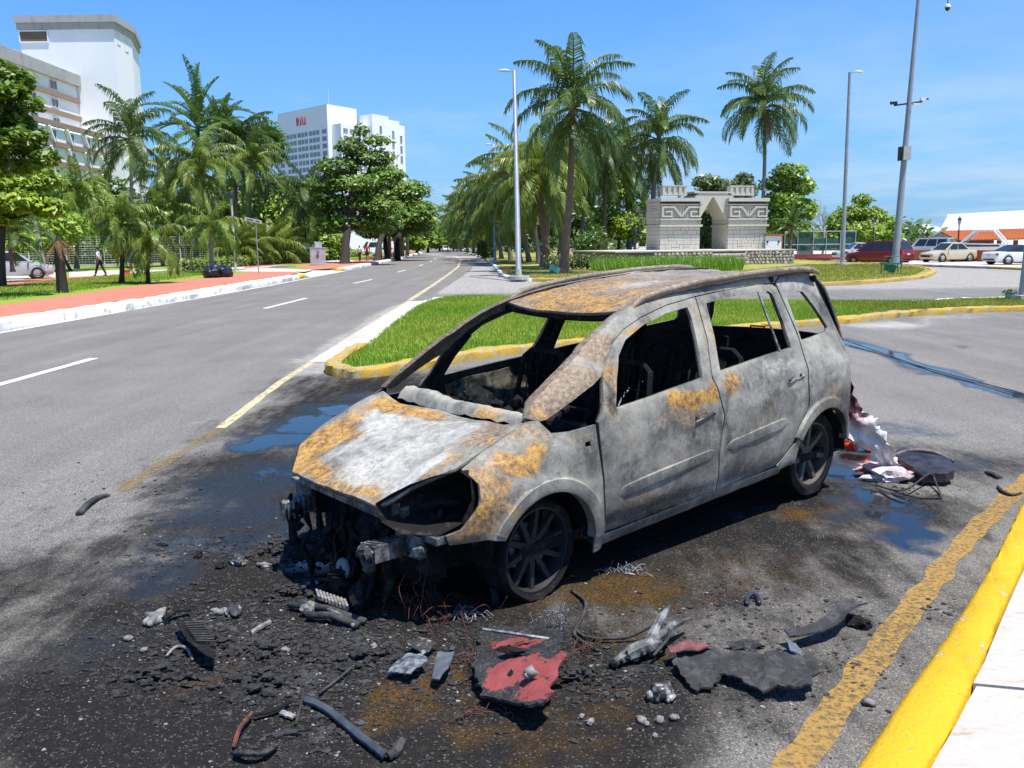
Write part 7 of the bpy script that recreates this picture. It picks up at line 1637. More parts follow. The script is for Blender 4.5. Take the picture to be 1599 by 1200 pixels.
ml = empty('manhole_lid', ((-17.697, 67.119)[0], (-17.697, 67.119)[1], .245), 0, 'flat green utility lid on the path before the utility cabinet', 'lid')
b = MB(); b.box((0, 0, .04), (1.5, 2.6, .08)); b.build('slab', plain('green_lid_paint', (.05, .16, .12), .7, .1), ml); b = MB(); b.box((0, 0, .02), (1.75, 2.9, .06)); b.build('frame', CONC, ml)
# dark bags
bg = plain('dark_navy_bag', (.012, .014, .024), .38, .4, 6, 0, .6)
for k, (px, py, s_, lab) in enumerate(((330, 434, .42, 'left dark rubbish bag of the pile on the verge'), (349, 433, .46, 'right dark navy rubbish bag of the pile on the verge'), (338, 431, .5, 'dark rubbish bag at the back of the pile on the verge'))):
    g_ = [(-16.116, 46.515), (-15.682, 47.29), (-16.957, 50.034)][k]; t = empty('rubbish_bag', (g_[0], g_[1], .24), k, lab, 'bag', 'rubbish bags on the verge')
    b = MB(); b.lump((0, 0, s_ * .55), s_, k + 2, 3, .35, sq=(1.05, .95, .68)); b.build('sack', bg, t, smooth=True); b = MB(); b.tube([(0, 0, s_ * 1.05), (.03, .02, s_ * 1.3), (.08, .02, s_ * 1.4)], [.08, .03, .09], 7); b.build('knot', bg, t, smooth=True)
# white mesh fence on the left
fence = empty('mesh_fence', (-38, 80, .2), 0, 'white welded mesh fence with slim posts behind the walking man', 'fence')
fp = [(-58, 84), (-48.5, 82.0), (-41.0, 80.4), (-35.6, 79.4), (-30.6, 80.2), (-27.3, 81)]
fp = [((px - 799.5) / 1340 * D, D) for px, D in ((-20, 76), (56, 77), (114, 78), (172, 78), (231, 80), (290, 83), (347, 88))]
WHITEM = plain('white_fence_paint', (.62, .63, .62), .5, .06)
for i, (x, y) in enumerate(fp):
    b = MB(); b.tube([(x + 38, y - 80, 0), (x + 38, y - 80, 2.95)], .06, 6); b.build('post', WHITEM, fence)
for i in range(len(fp) - 1):
    (x0, y0), (x1, y1) = fp[i], fp[i + 1]; b = MB(); L_ = math.hypot(x1 - x0, y1 - y0); nx_ = int(L_ / .28)
    for k in range(13):
        z = .25 + k * .2; b.tube([(x0 + 38, y0 - 80, z), (x1 + 38, y1 - 80, z)], .016 if k in (0, 4, 8, 12) else .010, 4, caps=False)
    for k in range(1, nx_):
        f = k / nx_; b.tube([(lerp(x0, x1, f) + 38, lerp(y0, y1, f) - 80, .2), (lerp(x0, x1, f) + 38, lerp(y0, y1, f) - 80, 2.68)], .006, 3, caps=False)
    tag(b.build('mesh_panel', WHITEM, fence), kind='stuff')
# white base wall of the fence
b = MB(); fpo = offset_line(fp, .02); 
for (x0, y0), (x1, y1) in zip(fp[:-1], fp[1:]):
    b = MB(); b.box(((x0 + x1) / 2 + 38, (y0 + y1) / 2 - 80, .12), (math.hypot(x1 - x0, y1 - y0), .2, .3), rz=math.atan2(y1 - y0, x1 - x0)); b.build('base_wall', PALE_PATH, fence)
# court fence on the right
cf = empty('court_fence', ((30.335, 86, 0.369)[0], 86, .14), 0, 'tall tubular court fence with dark green windbreak mesh', 'fence'); X0 = cf.location.x
m = Mat('green_windbreak_mesh'); P = m.obj(); n = m.noise(3, 3, .5, P); GMESH = m.out(m.mix(n, (.012, .07, .05), (.03, .13, .10)), .8, transp=m.math('ADD', .18, m.math('MULTIPLY', n, .2)))
fx = [((px - 799.5) / 1340 * 86 - X0) for px in (1222, 1242, 1266, 1286, 1308, 1331)]
for i, x in enumerate(fx):
    b = MB(); b.tube([(x, 0, 0), (x, 0, 2.65)], .055, 6); b.build('post', GALV, cf)
for z in (2.62, 1.35, .15):
    b = MB(); b.tube([(fx[0], 0, z), (fx[-1], 0, z)], .04, 6); b.build('rail', GALV, cf)
for i, (a_, c_) in enumerate(zip(fx[:-1], fx[1:])):
    b = MB(); b.box(((a_ + c_) / 2, .08, 1.35), (c_ - a_ - .05, .015, 2.45 if i in (1, 4) else 1.2)); b.build('mesh_panel', GMESH, cf)
# white kiosk wall with red cap next to the gateway
kw = empty('white_block', ((22.416, 74, 1.215)[0], 74, 1.2), .12, 'white rendered block with red coping and two dark round lamps right of the gateway', 'wall block')
b = MB(); b.box((0, .6, .0), (1.42, 1.1, 2.2)); bod = b.build('body', STUCCO, kw); b = MB(); b.box((0, .6, 1.18), (1.6, 1.3, .16)); b.build('coping', REDW, kw)
for sx in (-.55, .45): b = MB(); b.lathe([(.0, -.04), (.08, -.03), (.1, .02)], 10, M=Matrix.Translation((sx, .03, .62)) @ Matrix.Rotation(math.pi / 2, 4, 'X') @ Matrix.Scale(-1, 4, (0, 0, 1))); b.build('round_lamp', DARKP, bod)
b = MB(); b.box((.78, .6, .0), (.06, 1.12, 2.2)); b.build('red_edge', REDW, kw)

# ---------------- vehicles
def carpaint(name, col, rough=.3):
    m = Mat(name); n = m.noise(2.5, 4, .6); return m.out(m.mix(m.math('MULTIPLY', n, .25), col, tuple(c * .7 for c in col)), rough, .1, None, .5, coat=.5)
TYRE = plain('tyre_rubber', (.015, .015, .016), .85, .2, 12); RIMS = plain('silver_rim', (.42, .43, .44), .35, .1, 4, .5); CARGLASS = None
m = Mat('tinted_car_glass'); CARGLASS = m.out((.02, .026, .03), .06, 0, None, .7)
LIGHTC = plain('clear_headlamp', (.6, .62, .63), .12, .05); LIGHTR = plain('red_tail_lamp', (.42, .015, .012), .2, .1); PLATE = plain('number_plate', (.62, .63, .62), .5, .05); SILL_ = plain('black_trim', (.02, .02, .021), .6, .1)
def vehicle(name, loc, heading, L, W, H, paint, label, cat, kind='sedan', z0=.0, group=None, top=None, rimmat=None):
    t = empty(name, (loc[0], loc[1], z0), math.atan2(heading[1], heading[0]), label, cat, group); hw = W / 2; f, r_ = L / 2, -L / 2; wr = .33 if kind != 'suv' else .38
    # body stations: x, z low, z belt, half width
    belt = {'sedan': .88, 'hatch': .92, 'van': 1.0, 'suv': 1.12, 'conv': .84, 'panel': 1.15}[kind]; gl = .19 if kind != 'suv' else .32
    nose = {'sedan': .68, 'hatch': .72, 'van': .80, 'suv': .92, 'conv': .60, 'panel': .95}[kind]; tail = {'sedan': .92, 'hatch': .98, 'van': 1.02, 'suv': 1.12, 'conv': .86, 'panel': 1.2}[kind]
    sts = [(f, .34, nose - .10, .70), (f - .06, gl + .05, nose - .02, .84), (f - .35, gl, nose + .05, .97), (f - .95, gl, lerp(nose, belt, .75), 1.0), (f - 1.35, gl, belt, 1.0), (0, gl, belt + .01, 1.0), (r_ + 1.0, gl, belt + .03, 1.0), (r_ + .45, gl, tail, .985), (r_ + .10, gl + .05, tail - .02, .93), (r_, gl + .15, tail - .12, .82)]
    prof = lambda zl, zh, w: [(0, zl), (w * .86, zl), (w * .97, zl + .10), (w, lerp(zl, zh, .45)), (w * .985, lerp(zl, zh, .75)), (w * .93, zh - .015), (w * .80, zh + .01), (0, zh + .03)]
    b = MB(); k = 8; vs = []
    for x, zl, zh, w in sts:
        P_ = prof(zl, zh, w * hw); vs += [(x, -y, z) for y, z in P_] + [(x, y, z) for y, z in reversed(P_[1:-1])]
    q = 2 * k - 2; fs = [(i * q + j, (i + 1) * q + j, (i + 1) * q + (j + 1) % q, i * q + (j + 1) % q) for i in range(len(sts) - 1) for j in range(q)] + [tuple(range(q)), tuple((len(sts) - 1) * q + j for j in reversed(range(q)))]
    b.add(vs, fs); body = b.build('body', paint, t, smooth=32)
    cab = {'sedan': [(f - 1.15, belt), (f - 1.95, H), (r_ + 1.45, H - .02), (r_ + .75, tail)], 'hatch': [(f - 1.0, belt), (f - 1.75, H), (r_ + .75, H - .03), (r_ + .12, tail)], 'van': [(f - .95, belt), (f - 1.85, H - .03), (r_ + .45, H), (r_ + .06, tail)], 'suv': [(f - 1.35, belt), (f - 1.9, H), (r_ + .3, H), (r_ + .06, tail)], 'conv': [(f - 1.55, belt), (f - 2.15, H), (r_ + 1.55, H - .02), (r_ + .70, tail - .02)], 'panel': [(f - .6, belt), (f - 1.3, H), (r_ + .08, H), (r_ + .03, tail)]}[kind]
    wb, wt_ = hw * .90, hw * .72; b = MB(); (x0, z0_), (x1, z1), (x2, z2), (x3, z3) = cab
    vs = [(x0, -wb, z0_), (x1, -wt_, z1), (x2, -wt_, z2), (x3, -wb, z3), (x0, wb, z0_), (x1, wt_, z1), (x2, wt_, z2), (x3, wb, z3), ((x1 + x2) / 2, -wt_, z1 + .05), ((x1 + x2) / 2, wt_, z1 + .05)]
    b.add(vs, [(0, 3, 2, 8, 1), (4, 5, 9, 6, 7), (0, 1, 5, 4), (2, 3, 7, 6), (1, 8, 9, 5), (8, 2, 6, 9)]); b.build('cabin', top or paint, t, smooth=20)
    def pane(nm, pts, mat=CARGLASS):
        p = [Vector(v) for v in pts]; n = (p[1] - p[0]).cross(p[2] - p[0]).normalized(); c = sum(p, Vector()) / len(p); b = MB(); N = len(p)
        b.add([v + n * .012 for v in p] + [v - n * .01 for v in p], [tuple(range(N)), tuple(N + i for i in reversed(range(N)))] + [(i, N + i, N + (i + 1) % N, (i + 1) % N) for i in range(N)]); return b.build(nm, mat, t)
    e = lambda a, b_, u: tuple(lerp(a[i], b_[i], u) for i in range(3))
    def quad(A, B, C, Dd, u0, u1, v0, v1):   # A,B bottom; D,C top
        bl = lambda u, v: tuple(lerp(lerp(A[i], B[i], u), lerp(Dd[i], C[i], u), v) for i in range(3)); return [bl(u0, v0), bl(u1, v0), bl(u1, v1), bl(u0, v1)]
    pane('windscreen', quad(vs[4], vs[0], vs[1], vs[5], .06, .94, .08, .94)); pane('rear_window', quad(vs[3], vs[7], vs[6], vs[2], .08, .92, .15, .90))
    nwin = {'sedan': 2, 'hatch': 2, 'van': 3, 'suv': 3, 'conv': 1, 'panel': 1}[kind]
    for s in (-1, 1):
        A, B, C_, Dd = ((vs[0], vs[3], vs[2], vs[1]) if s < 0 else (vs[7], vs[4], vs[5], vs[6]))
        for i in range(nwin):
            u0, u1 = .06 + .88 * i / nwin + .012, .06 + .88 * (i + 1) / nwin - .012
            if kind == 'panel': u0, u1 = (.06, .34) if s < 0 else (.66, .94)
            pane('side_window', quad(A, B, C_, Dd, u0, u1, .10, .88))
    for xw in (f - .85, r_ + .82):
        for s in (-1, 1):
            w = bpy.data.objects.new('wheel', None); COL.objects.link(w); w.parent = t; w.location = (xw, s * (hw - .10), wr)
            T = Matrix.Rotation(math.radians(-90 * s), 4, 'X'); b = MB(); b.lathe([(wr * .62, -.1), (wr * .97, -.1), (wr, -.05), (wr, .07), (wr * .96, .105), (wr * .62, .10)], 20, M=T); b.build('tyre', TYRE, w, smooth=40)
            b = MB(); b.lathe([(wr * .63, .09), (wr * .52, .07), (wr * .15, .085), (0, .095)], 16, M=T); b.build('rim', rimmat or RIMS, w, smooth=40)
            b = MB(); b.lathe([(0, .0), (wr * 1.16, .0), (wr * 1.18, .02)], 18, M=Matrix.Translation((xw, s * (hw - .025), wr + .02)) @ T, arc=2 * math.pi); b.build('wheel_arch', SILL_, t)
    for s in (-1, 1):
        b = MB(); b.lump((f - .14, s * hw * .68, nose - .09), 1, 1, 1, 0, sq=(.12, .19, .08)); b.build('headlight', LIGHTC, t, smooth=True)
        b = MB(); b.box((r_ + .07, s * hw * .80, tail - .16), (.12, .26, .14 if kind not in ('van', 'suv') else .3)); b.build('tail_light', LIGHTR, t)
        b = MB(); b.lump((x0 - .25, s * (hw + .06), belt + .08), 1, 1, 1, 0, sq=(.07, .11, .07)); b.build('wing_mirror', paint, t, smooth=True)
    b = MB(); b.box((r_ - .005, 0, tail - .24), (.02, .38, .12)); b.build('number_plate', PLATE, t)
    b = MB(); b.box((f + .002, 0, .46), (.03, W * .55, .14)); b.build('grille', SILL_, t)
    b = MB(); b.box((r_ + .03, 0, gl + .17), (.06, W * .7, .12)); b.build('rear_valance', SILL_, t)
    return t
def dirv(px, rr, dd):
    """heading given as (rightwards, away) relative to the line of sight at that pixel column"""
    a = math.atan((px - 799.5) / 1340); return (rr * math.cos(a) + dd * math.sin(a), -rr * math.sin(a) + dd * math.cos(a))
SILVER = carpaint('silver_paint', (.46, .48, .50)); DKRED = carpaint('dark_red_paint', (.20, .008, .014)); GOLD = carpaint('champagne_paint', (.60, .50, .34)); WHITEP = carpaint('white_paint', (.78, .78, .77)); GREYP = carpaint('grey_green_paint', (.34, .36, .35)); CREAMG = carpaint('pale_grey_paint', (.5, .5, .48))
vehicle('hatchback_car', (-27.421, 47.727), dirv(22, 1, .06), 3.9, 1.65, 1.52, SILVER, 'silver hatchback at the left edge, parked behind the palm stump', 'car', 'hatch', .24)
vehicle('minivan', (29.094, 68.5, 0.279)[:2], dirv(1372, -.86, .5), 4.85, 1.95, 1.80, DKRED, 'dark red minivan parked at the kerb behind the camera pole', 'car', 'van', .0)
vehicle('suv', (35.354, 74, 0.379)[:2], dirv(1444, -.95, .3), 4.6, 1.85, 1.85, SILVER, 'silver off-road car between the red minivan and the gold sedan', 'car', 'suv', .14)
vehicle('small_car', (31.825, 80, 0.438)[:2], dirv(1336, -.9, -.35), 4.0, 1.7, 1.5, CREAMG, 'pale grey car showing above the nose of the red minivan', 'car', 'sedan', .14)
vehicle('sedan_car', (34.045, 67.5, 0.494)[:2], dirv(1480, -.72, -.70), 4.3, 1.72, 1.46, GOLD, 'pale gold sedan parked nose towards us before the orange wall', 'car', 'sedan', .14)
vehicle('convertible_car', (34.559, 59, 0.621)[:2], dirv(1590, .80, .60), 4.35, 1.8, 1.28, WHITEP, 'white convertible with black soft top cut by the right edge', 'car', 'conv', .14, top=DARKP)
vehicle('delivery_van', (15.095, 100, 1.058)[:2], dirv(1002, -.6, -.8), 5.6, 2.0, 2.5, WHITEP, 'white van half hidden left of the gateway', 'van', 'panel', .12)
vehicle('passenger_van', (-21.619, 140, 0.552)[:2], dirv(588, -.95, -.3), 5.4, 2.0, 2.2, WHITEP, 'white passenger van behind the street trees on the left', 'van', 'panel', .25)
vehicle('parked_car', (-19.219, 132, 0.52)[:2], dirv(600, -.95, -.3), 4.3, 1.75, 1.45, WHITEP, 'white car in front of the white passenger van', 'car', 'sedan', .25)
vehicle('oncoming_car', (-16.805, 225, 0.368)[:2], dirv(696, .1, -1), 4.4, 1.8, 1.5, WHITEP, 'white car far away on the road', 'car', 'sedan', .0)
vehicle('parked_car', (-8.311, 190, 0.407)[:2], dirv(738, -.9, .2), 4.4, 1.8, 1.5, WHITEP, 'white car parked at the far end of the median palms', 'car', 'sedan', .1)
# white motor boat on a stand by the pavilion
bo = empty('motor_boat', ((41.946, 78, 0.134)[0], 78, .14), math.atan2(*reversed(dirv(1525, -1, .2))), 'white motor boat with raked windscreen behind the orange wall', 'boat')
b = MB(); sts = [(3.0, .9, 1.5, .05), (2.2, .55, 1.45, .6), (1.0, .4, 1.38, .95), (-1.0, .35, 1.3, 1.05), (-2.6, .4, 1.25, 1.0)]; vs = []
for x, zl, zh, w in sts: vs += [(x, -w, zh), (x, -w * .8, lerp(zl, zh, .4)), (x, 0, zl), (x, w * .8, lerp(zl, zh, .4)), (x, w, zh)]
b.add(vs, [(i * 5 + j, i * 5 + j + 1, (i + 1) * 5 + j + 1, (i + 1) * 5 + j) for i in range(4) for j in range(4)] + [(i * 5 + 4, i * 5, (i + 1) * 5, (i + 1) * 5 + 4) for i in range(4)] + [(20, 21, 22, 23, 24)]); b.build('hull', WHITEP, bo)
b = MB(); b.box((.2, 0, 1.12), (4.2, 2.06, .14)); b.build('dark_stripe', SILL_, bo)
for s in (-1, 1): b = MB(); b.tube([(1.2, s * .8, 1.4), (.1, s * .75, 2.5), (-1.3, s * .75, 2.5), (-2.3, s * .85, 1.3)], .09, 6); b.build('roof_frame', WHITEP, bo)
b = MB(); b.add([(1.15, -.75, 1.45), (1.15, .75, 1.45), (.12, .7, 2.45), (.12, -.7, 2.45)], [(0, 1, 2, 3)]); b.build('windscreen', CARGLASS, bo); b = MB(); b.box((-.6, 0, 2.53), (1.5, 1.6, .06)); b.build('hard_top', WHITEP, bo)
b = MB(); b.box((0, 0, .25), (3.5, .9, .35)); b.build('trailer', SILL_, bo)

# ---------------- people
def skin_mesh(name, verts, edges, radii, mat, parent, sub=1):
    me = bpy.data.meshes.new(name + '_cage'); me.from_pydata(verts, edges, []); o = bpy.data.objects.new('cage', me); COL.objects.link(o)
    md = o.modifiers.new('skin', 'SKIN'); md.use_smooth_shade = True
    for i, v in enumerate(me.skin_vertices[0].data): v.radius = (radii[i], radii[i]) if not isinstance(radii[i], tuple) else radii[i]; v.use_root = (i == 0)
    sb = o.modifiers.new('sub', 'SUBSURF'); sb.levels = sub; sb.render_levels = sub
    dg = bpy.context.evaluated_depsgraph_get(); dg.update(); m2 = bpy.data.meshes.new_from_object(o.evaluated_get(dg)); m2.name = name; m2.materials.clear(); m2.materials.append(mat)
    bpy.data.objects.remove(o); return link(name, m2, parent)
SKINM = plain('brown_skin', (.23, .115, .07), .6, .08, 6); HAIR = plain('dark_hair', (.012, .010, .009), .6, .2, 20)
def person(loc, heading, hgt, shirt, trou, label, step_=.25, shorts=False, cap=None, bulk=1.0, mask=False, arm=.2, shoes=(.02, .02, .02)):
    t = empty('person', loc, heading, label, 'person'); k = hgt / 1.75; V = lambda x, y, z: (x * k, y * k, z * k)
    hip, chest, neck, head = V(0, 0, .95), V(0, 0, 1.28), V(.01, 0, 1.48), V(.03, 0, 1.58)
    def leg(s, fx): return [V(0, s * .09, .90), V(fx * .45, s * .10, .50), V(fx * .9 - (.06 if fx < 0 else 0), s * .10, .10), V(fx * .9 + .14, s * .11, .03)]
    def armv(s, ax): return [V(0, s * .19 * bulk, 1.40), V(-.02 + ax * .4, s * .23 * bulk, 1.14), V(.05 + ax, s * .23 * bulk, .90), V(.07 + ax, s * .23 * bulk, .82)]
    vs = [hip, V(0, 0, 1.12), chest, V(0, 0, 1.40), neck, head, V(.03, 0, 1.68)]; ed = [(0, 1), (1, 2), (2, 3), (3, 4), (4, 5), (5, 6)]; rd = [(.125 * k * bulk, .10 * k * bulk), (.12 * k * bulk, .10 * k * bulk), (.14 * k * bulk, .105 * k * bulk), (.10 * k, .08 * k), .052 * k, .082 * k, .075 * k]
    for s, fx in ((1, step_), (-1, -step_)):
        o = len(vs); vs += leg(s, fx); ed += [(0, o), (o, o + 1), (o + 1, o + 2), (o + 2, o + 3)]; rd += [.085 * k * bulk, .058 * k, .038 * k, .035 * k]
    hands = []
    for s, ax in ((1, -arm), (-1, arm)):
        o = len(vs); a_ = armv(s, ax); vs += a_; ed += [(3, o), (o, o + 1), (o + 1, o + 2), (o + 2, o + 3)]; rd += [.05 * k, .042 * k, .03 * k, .036 * k]; hands.append((a_[2], a_[3], s))
    body = skin_mesh('body', vs, ed, rd, SKINM, t)
    for w, h_, s in hands:   # fingers and thumb rooted in the palm
        b = MB(); d = (Vector(h_) - Vector(w)).normalized(); base = Vector(h_)
        for q in range(4): o_ = base + Vector((0.018 * (q - 1.5), 0, 0)) * k; b.tube([o_, o_ + d * .05 * k + Vector((.004, -s * .008, 0)), o_ + d * (.075 + .012 * (q in (1, 2))) * k + Vector((.012, -s * .018, 0))], [.009 * k, .008 * k, .006 * k], 5)
        b.tube([base + Vector((.025, 0, .03)) * k, base + Vector((.05, -s * .01, -.01)) * k], [.010 * k, .007 * k], 5); b.build('hand', SKINM, t, smooth=True)
    # face
    b = MB(); b.lump(V(.118, 0, 1.605), .018 * k, 1, 1, 0, sq=(1, .8, 1.4)); b.build('nose', SKINM, body, smooth=True)
    for s in (-1, 1): b = MB(); b.lump(V(.10, s * .032, 1.635), .011 * k, 1, 1, 0); b.build('eye', HAIR, body, smooth=True); b = MB(); b.lump(V(.03, s * .088, 1.61), .022 * k, 1, 1, 0, sq=(.8, .5, 1.4)); b.build('ear', SKINM, body, smooth=True)
    if mask: b = MB(); b.lump(V(.075, 0, 1.575), .062 * k, 1, 2, 0, sq=(.8, 1, .75)); b.build('face_mask', plain('pale_mask', (.6, .62, .65), .8, .05), t, smooth=True)
    else: b = MB(); b.box(V(.112, 0, 1.565), (.012, .045 * k, .012)); b.build('mouth', plain('lips', (.25, .08, .07), .6), body)
    b = MB(); b.lump(V(.012, 0, 1.67), .094 * k, 3, 2, .06, sq=(1.02, .95, .78)); b.build('hair', HAIR, t, smooth=True)
    # shirt and trousers over the body
    sv = [V(0, 0, .90), V(0, 0, 1.12), chest, V(0, 0, 1.41)]; se = [(0, 1), (1, 2), (2, 3)]; sr = [(.15 * k * bulk, .125 * k * bulk), (.143 * k * bulk, .122 * k * bulk), (.16 * k * bulk, .125 * k * bulk), (.11 * k, .085 * k)]
    for s, ax in ((1, -arm), (-1, arm)): o = len(sv); a_ = armv(s, ax); sv += [a_[0], tuple(lerp(a_[0][i], a_[1][i], .95) for i in range(3))]; se += [(3, o), (o, o + 1)]; sr += [.066 * k, .06 * k]
    skin_mesh('shirt', sv, se, sr, plain('shirt_cloth', shirt, .85, .08, 8), t)
    tv = [V(0, 0, .97)]; te = []; tr_ = [(.13 * k * bulk, .108 * k * bulk)]
    for s, fx in ((1, step_), (-1, -step_)): o = len(tv); L_ = leg(s, fx); tv += L_[:2] + ([] if shorts else [L_[2]]); te += [(0, o), (o, o + 1)] + ([] if shorts else [(o + 1, o + 2)]); tr_ += [.10 * k * bulk, .078 * k] + ([] if shorts else [.062 * k])
    skin_mesh('shorts' if shorts else 'trousers', tv, te, tr_, plain('trouser_cloth', trou, .85, .08, 8), t)
    for s, fx in ((1, step_), (-1, -step_)): a_ = leg(s, fx)[2]; b = MB(); b.lump((a_[0] + .05 * k, a_[1], .045 * k), .05 * k, 1, 1, 0, sq=(2.3, .95, .9)); b.build('shoe', plain('shoe', shoes, .6), t, smooth=True)
    return t
g_ = (-24.228, 51.077); person((g_[0], g_[1], .25), math.radians(180), 1.70, (.76, .77, .78), (.014, .016, .03), 'person in white shirt and dark trousers walking in front of the mesh fence', .28, bulk=1.12, mask=True, arm=.08)
g_ = (-15.466, 88.912); person((g_[0], g_[1], .25), math.radians(-95), 1.62, (.74, .73, .72), (.015, .015, .016), 'person in white top and black trousers walking beside the one in red', .16, arm=.06)
g_ = (-14.933, 90.261); person((g_[0], g_[1], .25), math.radians(-88), 1.78, (.42, .02, .025), (.02, .022, .03), 'person in red shirt and dark shorts walking on the pavement', .18, shorts=True, bulk=1.15, arm=.08)


# ================================================================ DEBRIS ON THE ROAD
m = Mat('pale_burnt_plastic'); n = m.noise(18, 5, .7); n2 = m.noise(70, 4, .7)
GREYPL = m.out(m.mix(m.step(n, .38, .62), m.mix(n2, (.03, .033, .037), (.10, .105, .11)), m.mix(n2, (.16, .18, .20), (.33, .36, .39))), .45, .15, m.bump(n2, .4, .005))
m = Mat('scorched_red_panel'); r_, g2, b2, a2 = m.attr('paint'); n = m.noise(11, 6, .7); n2 = m.noise(75, 4, .7)
red = m.mix(n2, (.14, .022, .022), (.30, .06, .055)); k_ = m.step(m.math('ADD', r_, m.math('MULTIPLY', m.math('SUBTRACT', n, .5), 2.6)), .46, .66)
REDPAN = m.out(m.mix(k_, m.mix(m.step(n2, .45, .7), (.008, .008, .009), (.06, .058, .056)), m.mix(m.step(n2, .62, .72), red, (.10, .03, .03))), .7, 0, m.bump(m.math('ADD', n, n2), .6, .008))
m = Mat('brown_plank_char'); n = m.noise(13, 6, .75); n2 = m.noise(60, 4, .7)
CHARG = m.out(m.mix(m.step(n, .45, .62), m.mix(n2, (.010, .010, .011), (.035, .034, .033)), m.mix(n2, (.035, .034, .033), (.085, .082, .08))), .8, 0, m.bump(m.math('ADD', n, n2), .7, .01))
RUSTW = plain('scorched_orange_wire', (.11, .035, .02), .7, .35, 25)
CHARC = plain('crumbly_char', (.034, .032, .031), .9, .45, 60, 0, .5)
def plate(name, pts, zf, thick, mat, label, cat, colf=None, step=.03, group=None, rough=.006, ragged=.012, seed=1, bendf=None):
    c = (sum(p[0] for p in pts) / len(pts), sum(p[1] for p in pts) / len(pts)); t = empty(name, (c[0], c[1], 0), 0, label, cat, group)
    loc = [(p[0] - c[0], p[1] - c[1]) for p in pts]; loc = resample(loc, step); loc = [(x + ragged * mnoise.noise(Vector((x * 22, y * 22, seed))), y + ragged * mnoise.noise(Vector((x * 22, y * 22, seed + 9)))) for x, y in loc]
    vs, tr, lp = fill(loc, [], step, seed); top = [(x, y, max(.004 + thick, zf(x, y) + rough * 1.6 * mnoise.noise(Vector((x * 14, y * 14, seed))) + rough * mnoise.noise(Vector((x * 40, y * 40, seed))))) for x, y in vs]; n = len(top)
    low = [(x, y, z - thick) for x, y, z in top]; fs = list(tr) + [tuple(n + i for i in reversed(f)) for f in tr]
    for L_ in lp:
        for a, c2 in zip(L_, L_[1:] + L_[:1]): fs.append((c2, a, n + a, n + c2))
    b = MB(); b.add(top + low, fs); cols = [colf(x, y, z) for x, y, z in top] * 2 if colf else None
    b.build('sheet', mat, t, smooth=35, cols=cols); return t
def chunk(name, at, r, label, mat, cat='debris', seed=1, n=5, sq=(1, 1, .5), rough=.6, group=None, sub=2):
    t = empty(name, (at[0], at[1], 0), seed, label, cat, group); b = MB(); rr = random.Random(seed)
    for i in range(n):
        q = r * (1 if i == 0 else rr.uniform(.35, .7)); a = rr.random() * 6.28; d = 0 if i == 0 else r * .7; b.lump((math.cos(a) * d, math.sin(a) * d, q * sq[2] * .8), q, seed * 7 + i, sub, rough, sq=sq)
    b.build('lump', mat, t, smooth=mat in (ASHMAT, ALLOY)); return t
def wire(name, paths, r, mat, label, cat='wire', group=None, seg=5):
    p0 = Vector((paths[0][0][0], paths[0][0][1], 0)); t = empty(name, p0, 0, label, cat, group); b = MB()
    for p in paths: b.tube(curve([Vector((q[0], q[1], q[2] if len(q) > 2 else r)) - p0 for q in p], 5), r, seg)
    b.build('strand', mat, t, smooth=True); return t
def strip3(name, path, w, mat, label, cat='debris', thick=.006, curl=.0, h=.0, seed=1, group=None):
    """bent strip of burnt trim lying along a ground path; path points may carry a height"""
    P_ = curve([Vector((p[0], p[1], p[2] if len(p) > 2 else .012)) for p in path], 6); c = Vector((P_[0][0], P_[0][1], 0)); t = empty(name, c, 0, label, cat, group); b = MB(); vs = []; n = len(P_); prof = [(-1, 0), (-.5, .3 * h), (0, .45 * h), (.5, .3 * h), (1, 0)]
    for i, p in enumerate(P_):
        d = Vector(P_[min(i + 1, n - 1)]) - Vector(P_[max(i - 1, 0)]); d.z = 0; d.normalize(); s = Vector((-d.y, d.x, 0)); ww = w * (1 + .25 * mnoise.noise(Vector((i * .35, seed, 0))))
        for u, hh in prof: vs.append(Vector(p) - c + s * (u * ww) + Vector((0, 0, hh + abs(u) * curl + .006 * mnoise.noise(Vector((i * .8, u * 2, seed))))))
    k = 5; top = vs; low = [v - Vector((0, 0, thick)) for v in vs]; N = len(top)
    fs = [(i * k + q, i * k + q + 1, (i + 1) * k + q + 1, (i + 1) * k + q) for i in range(n - 1) for q in range(k - 1)]; fs = fs + [tuple(N + j for j in reversed(f)) for f in fs]
    ring = [q for q in range(k)] + [i * k + k - 1 for i in range(1, n)] + [(n - 1) * k + q for q in range(k - 2, -1, -1)] + [i * k for i in range(n - 2, 0, -1)]
    fs += [(a, c2, N + c2, N + a) for a, c2 in zip(ring, ring[1:] + ring[:1])]
    b.add(top + low, fs); b.build('strip', mat, t, smooth=40); return t
def heap(at, label, seed):
    t = empty('char_heap', (at[0], at[1], 0), 0, label, 'debris'); b = MB(); rr = random.Random(seed)
    for i in range(90):
        a = rr.random() * 6.28; d = abs(rr.gauss(0, .14)); q = rr.uniform(.006, .024); b.lump((math.cos(a) * d * 1.7, math.sin(a) * d, max(.004, .05 - d * .3) * rr.random()), q, seed * 9 + i, 1, 1.1, sq=(1.3, .9, .6))
    tag(b.build('lumps', CHARC, t), kind='stuff'); return t
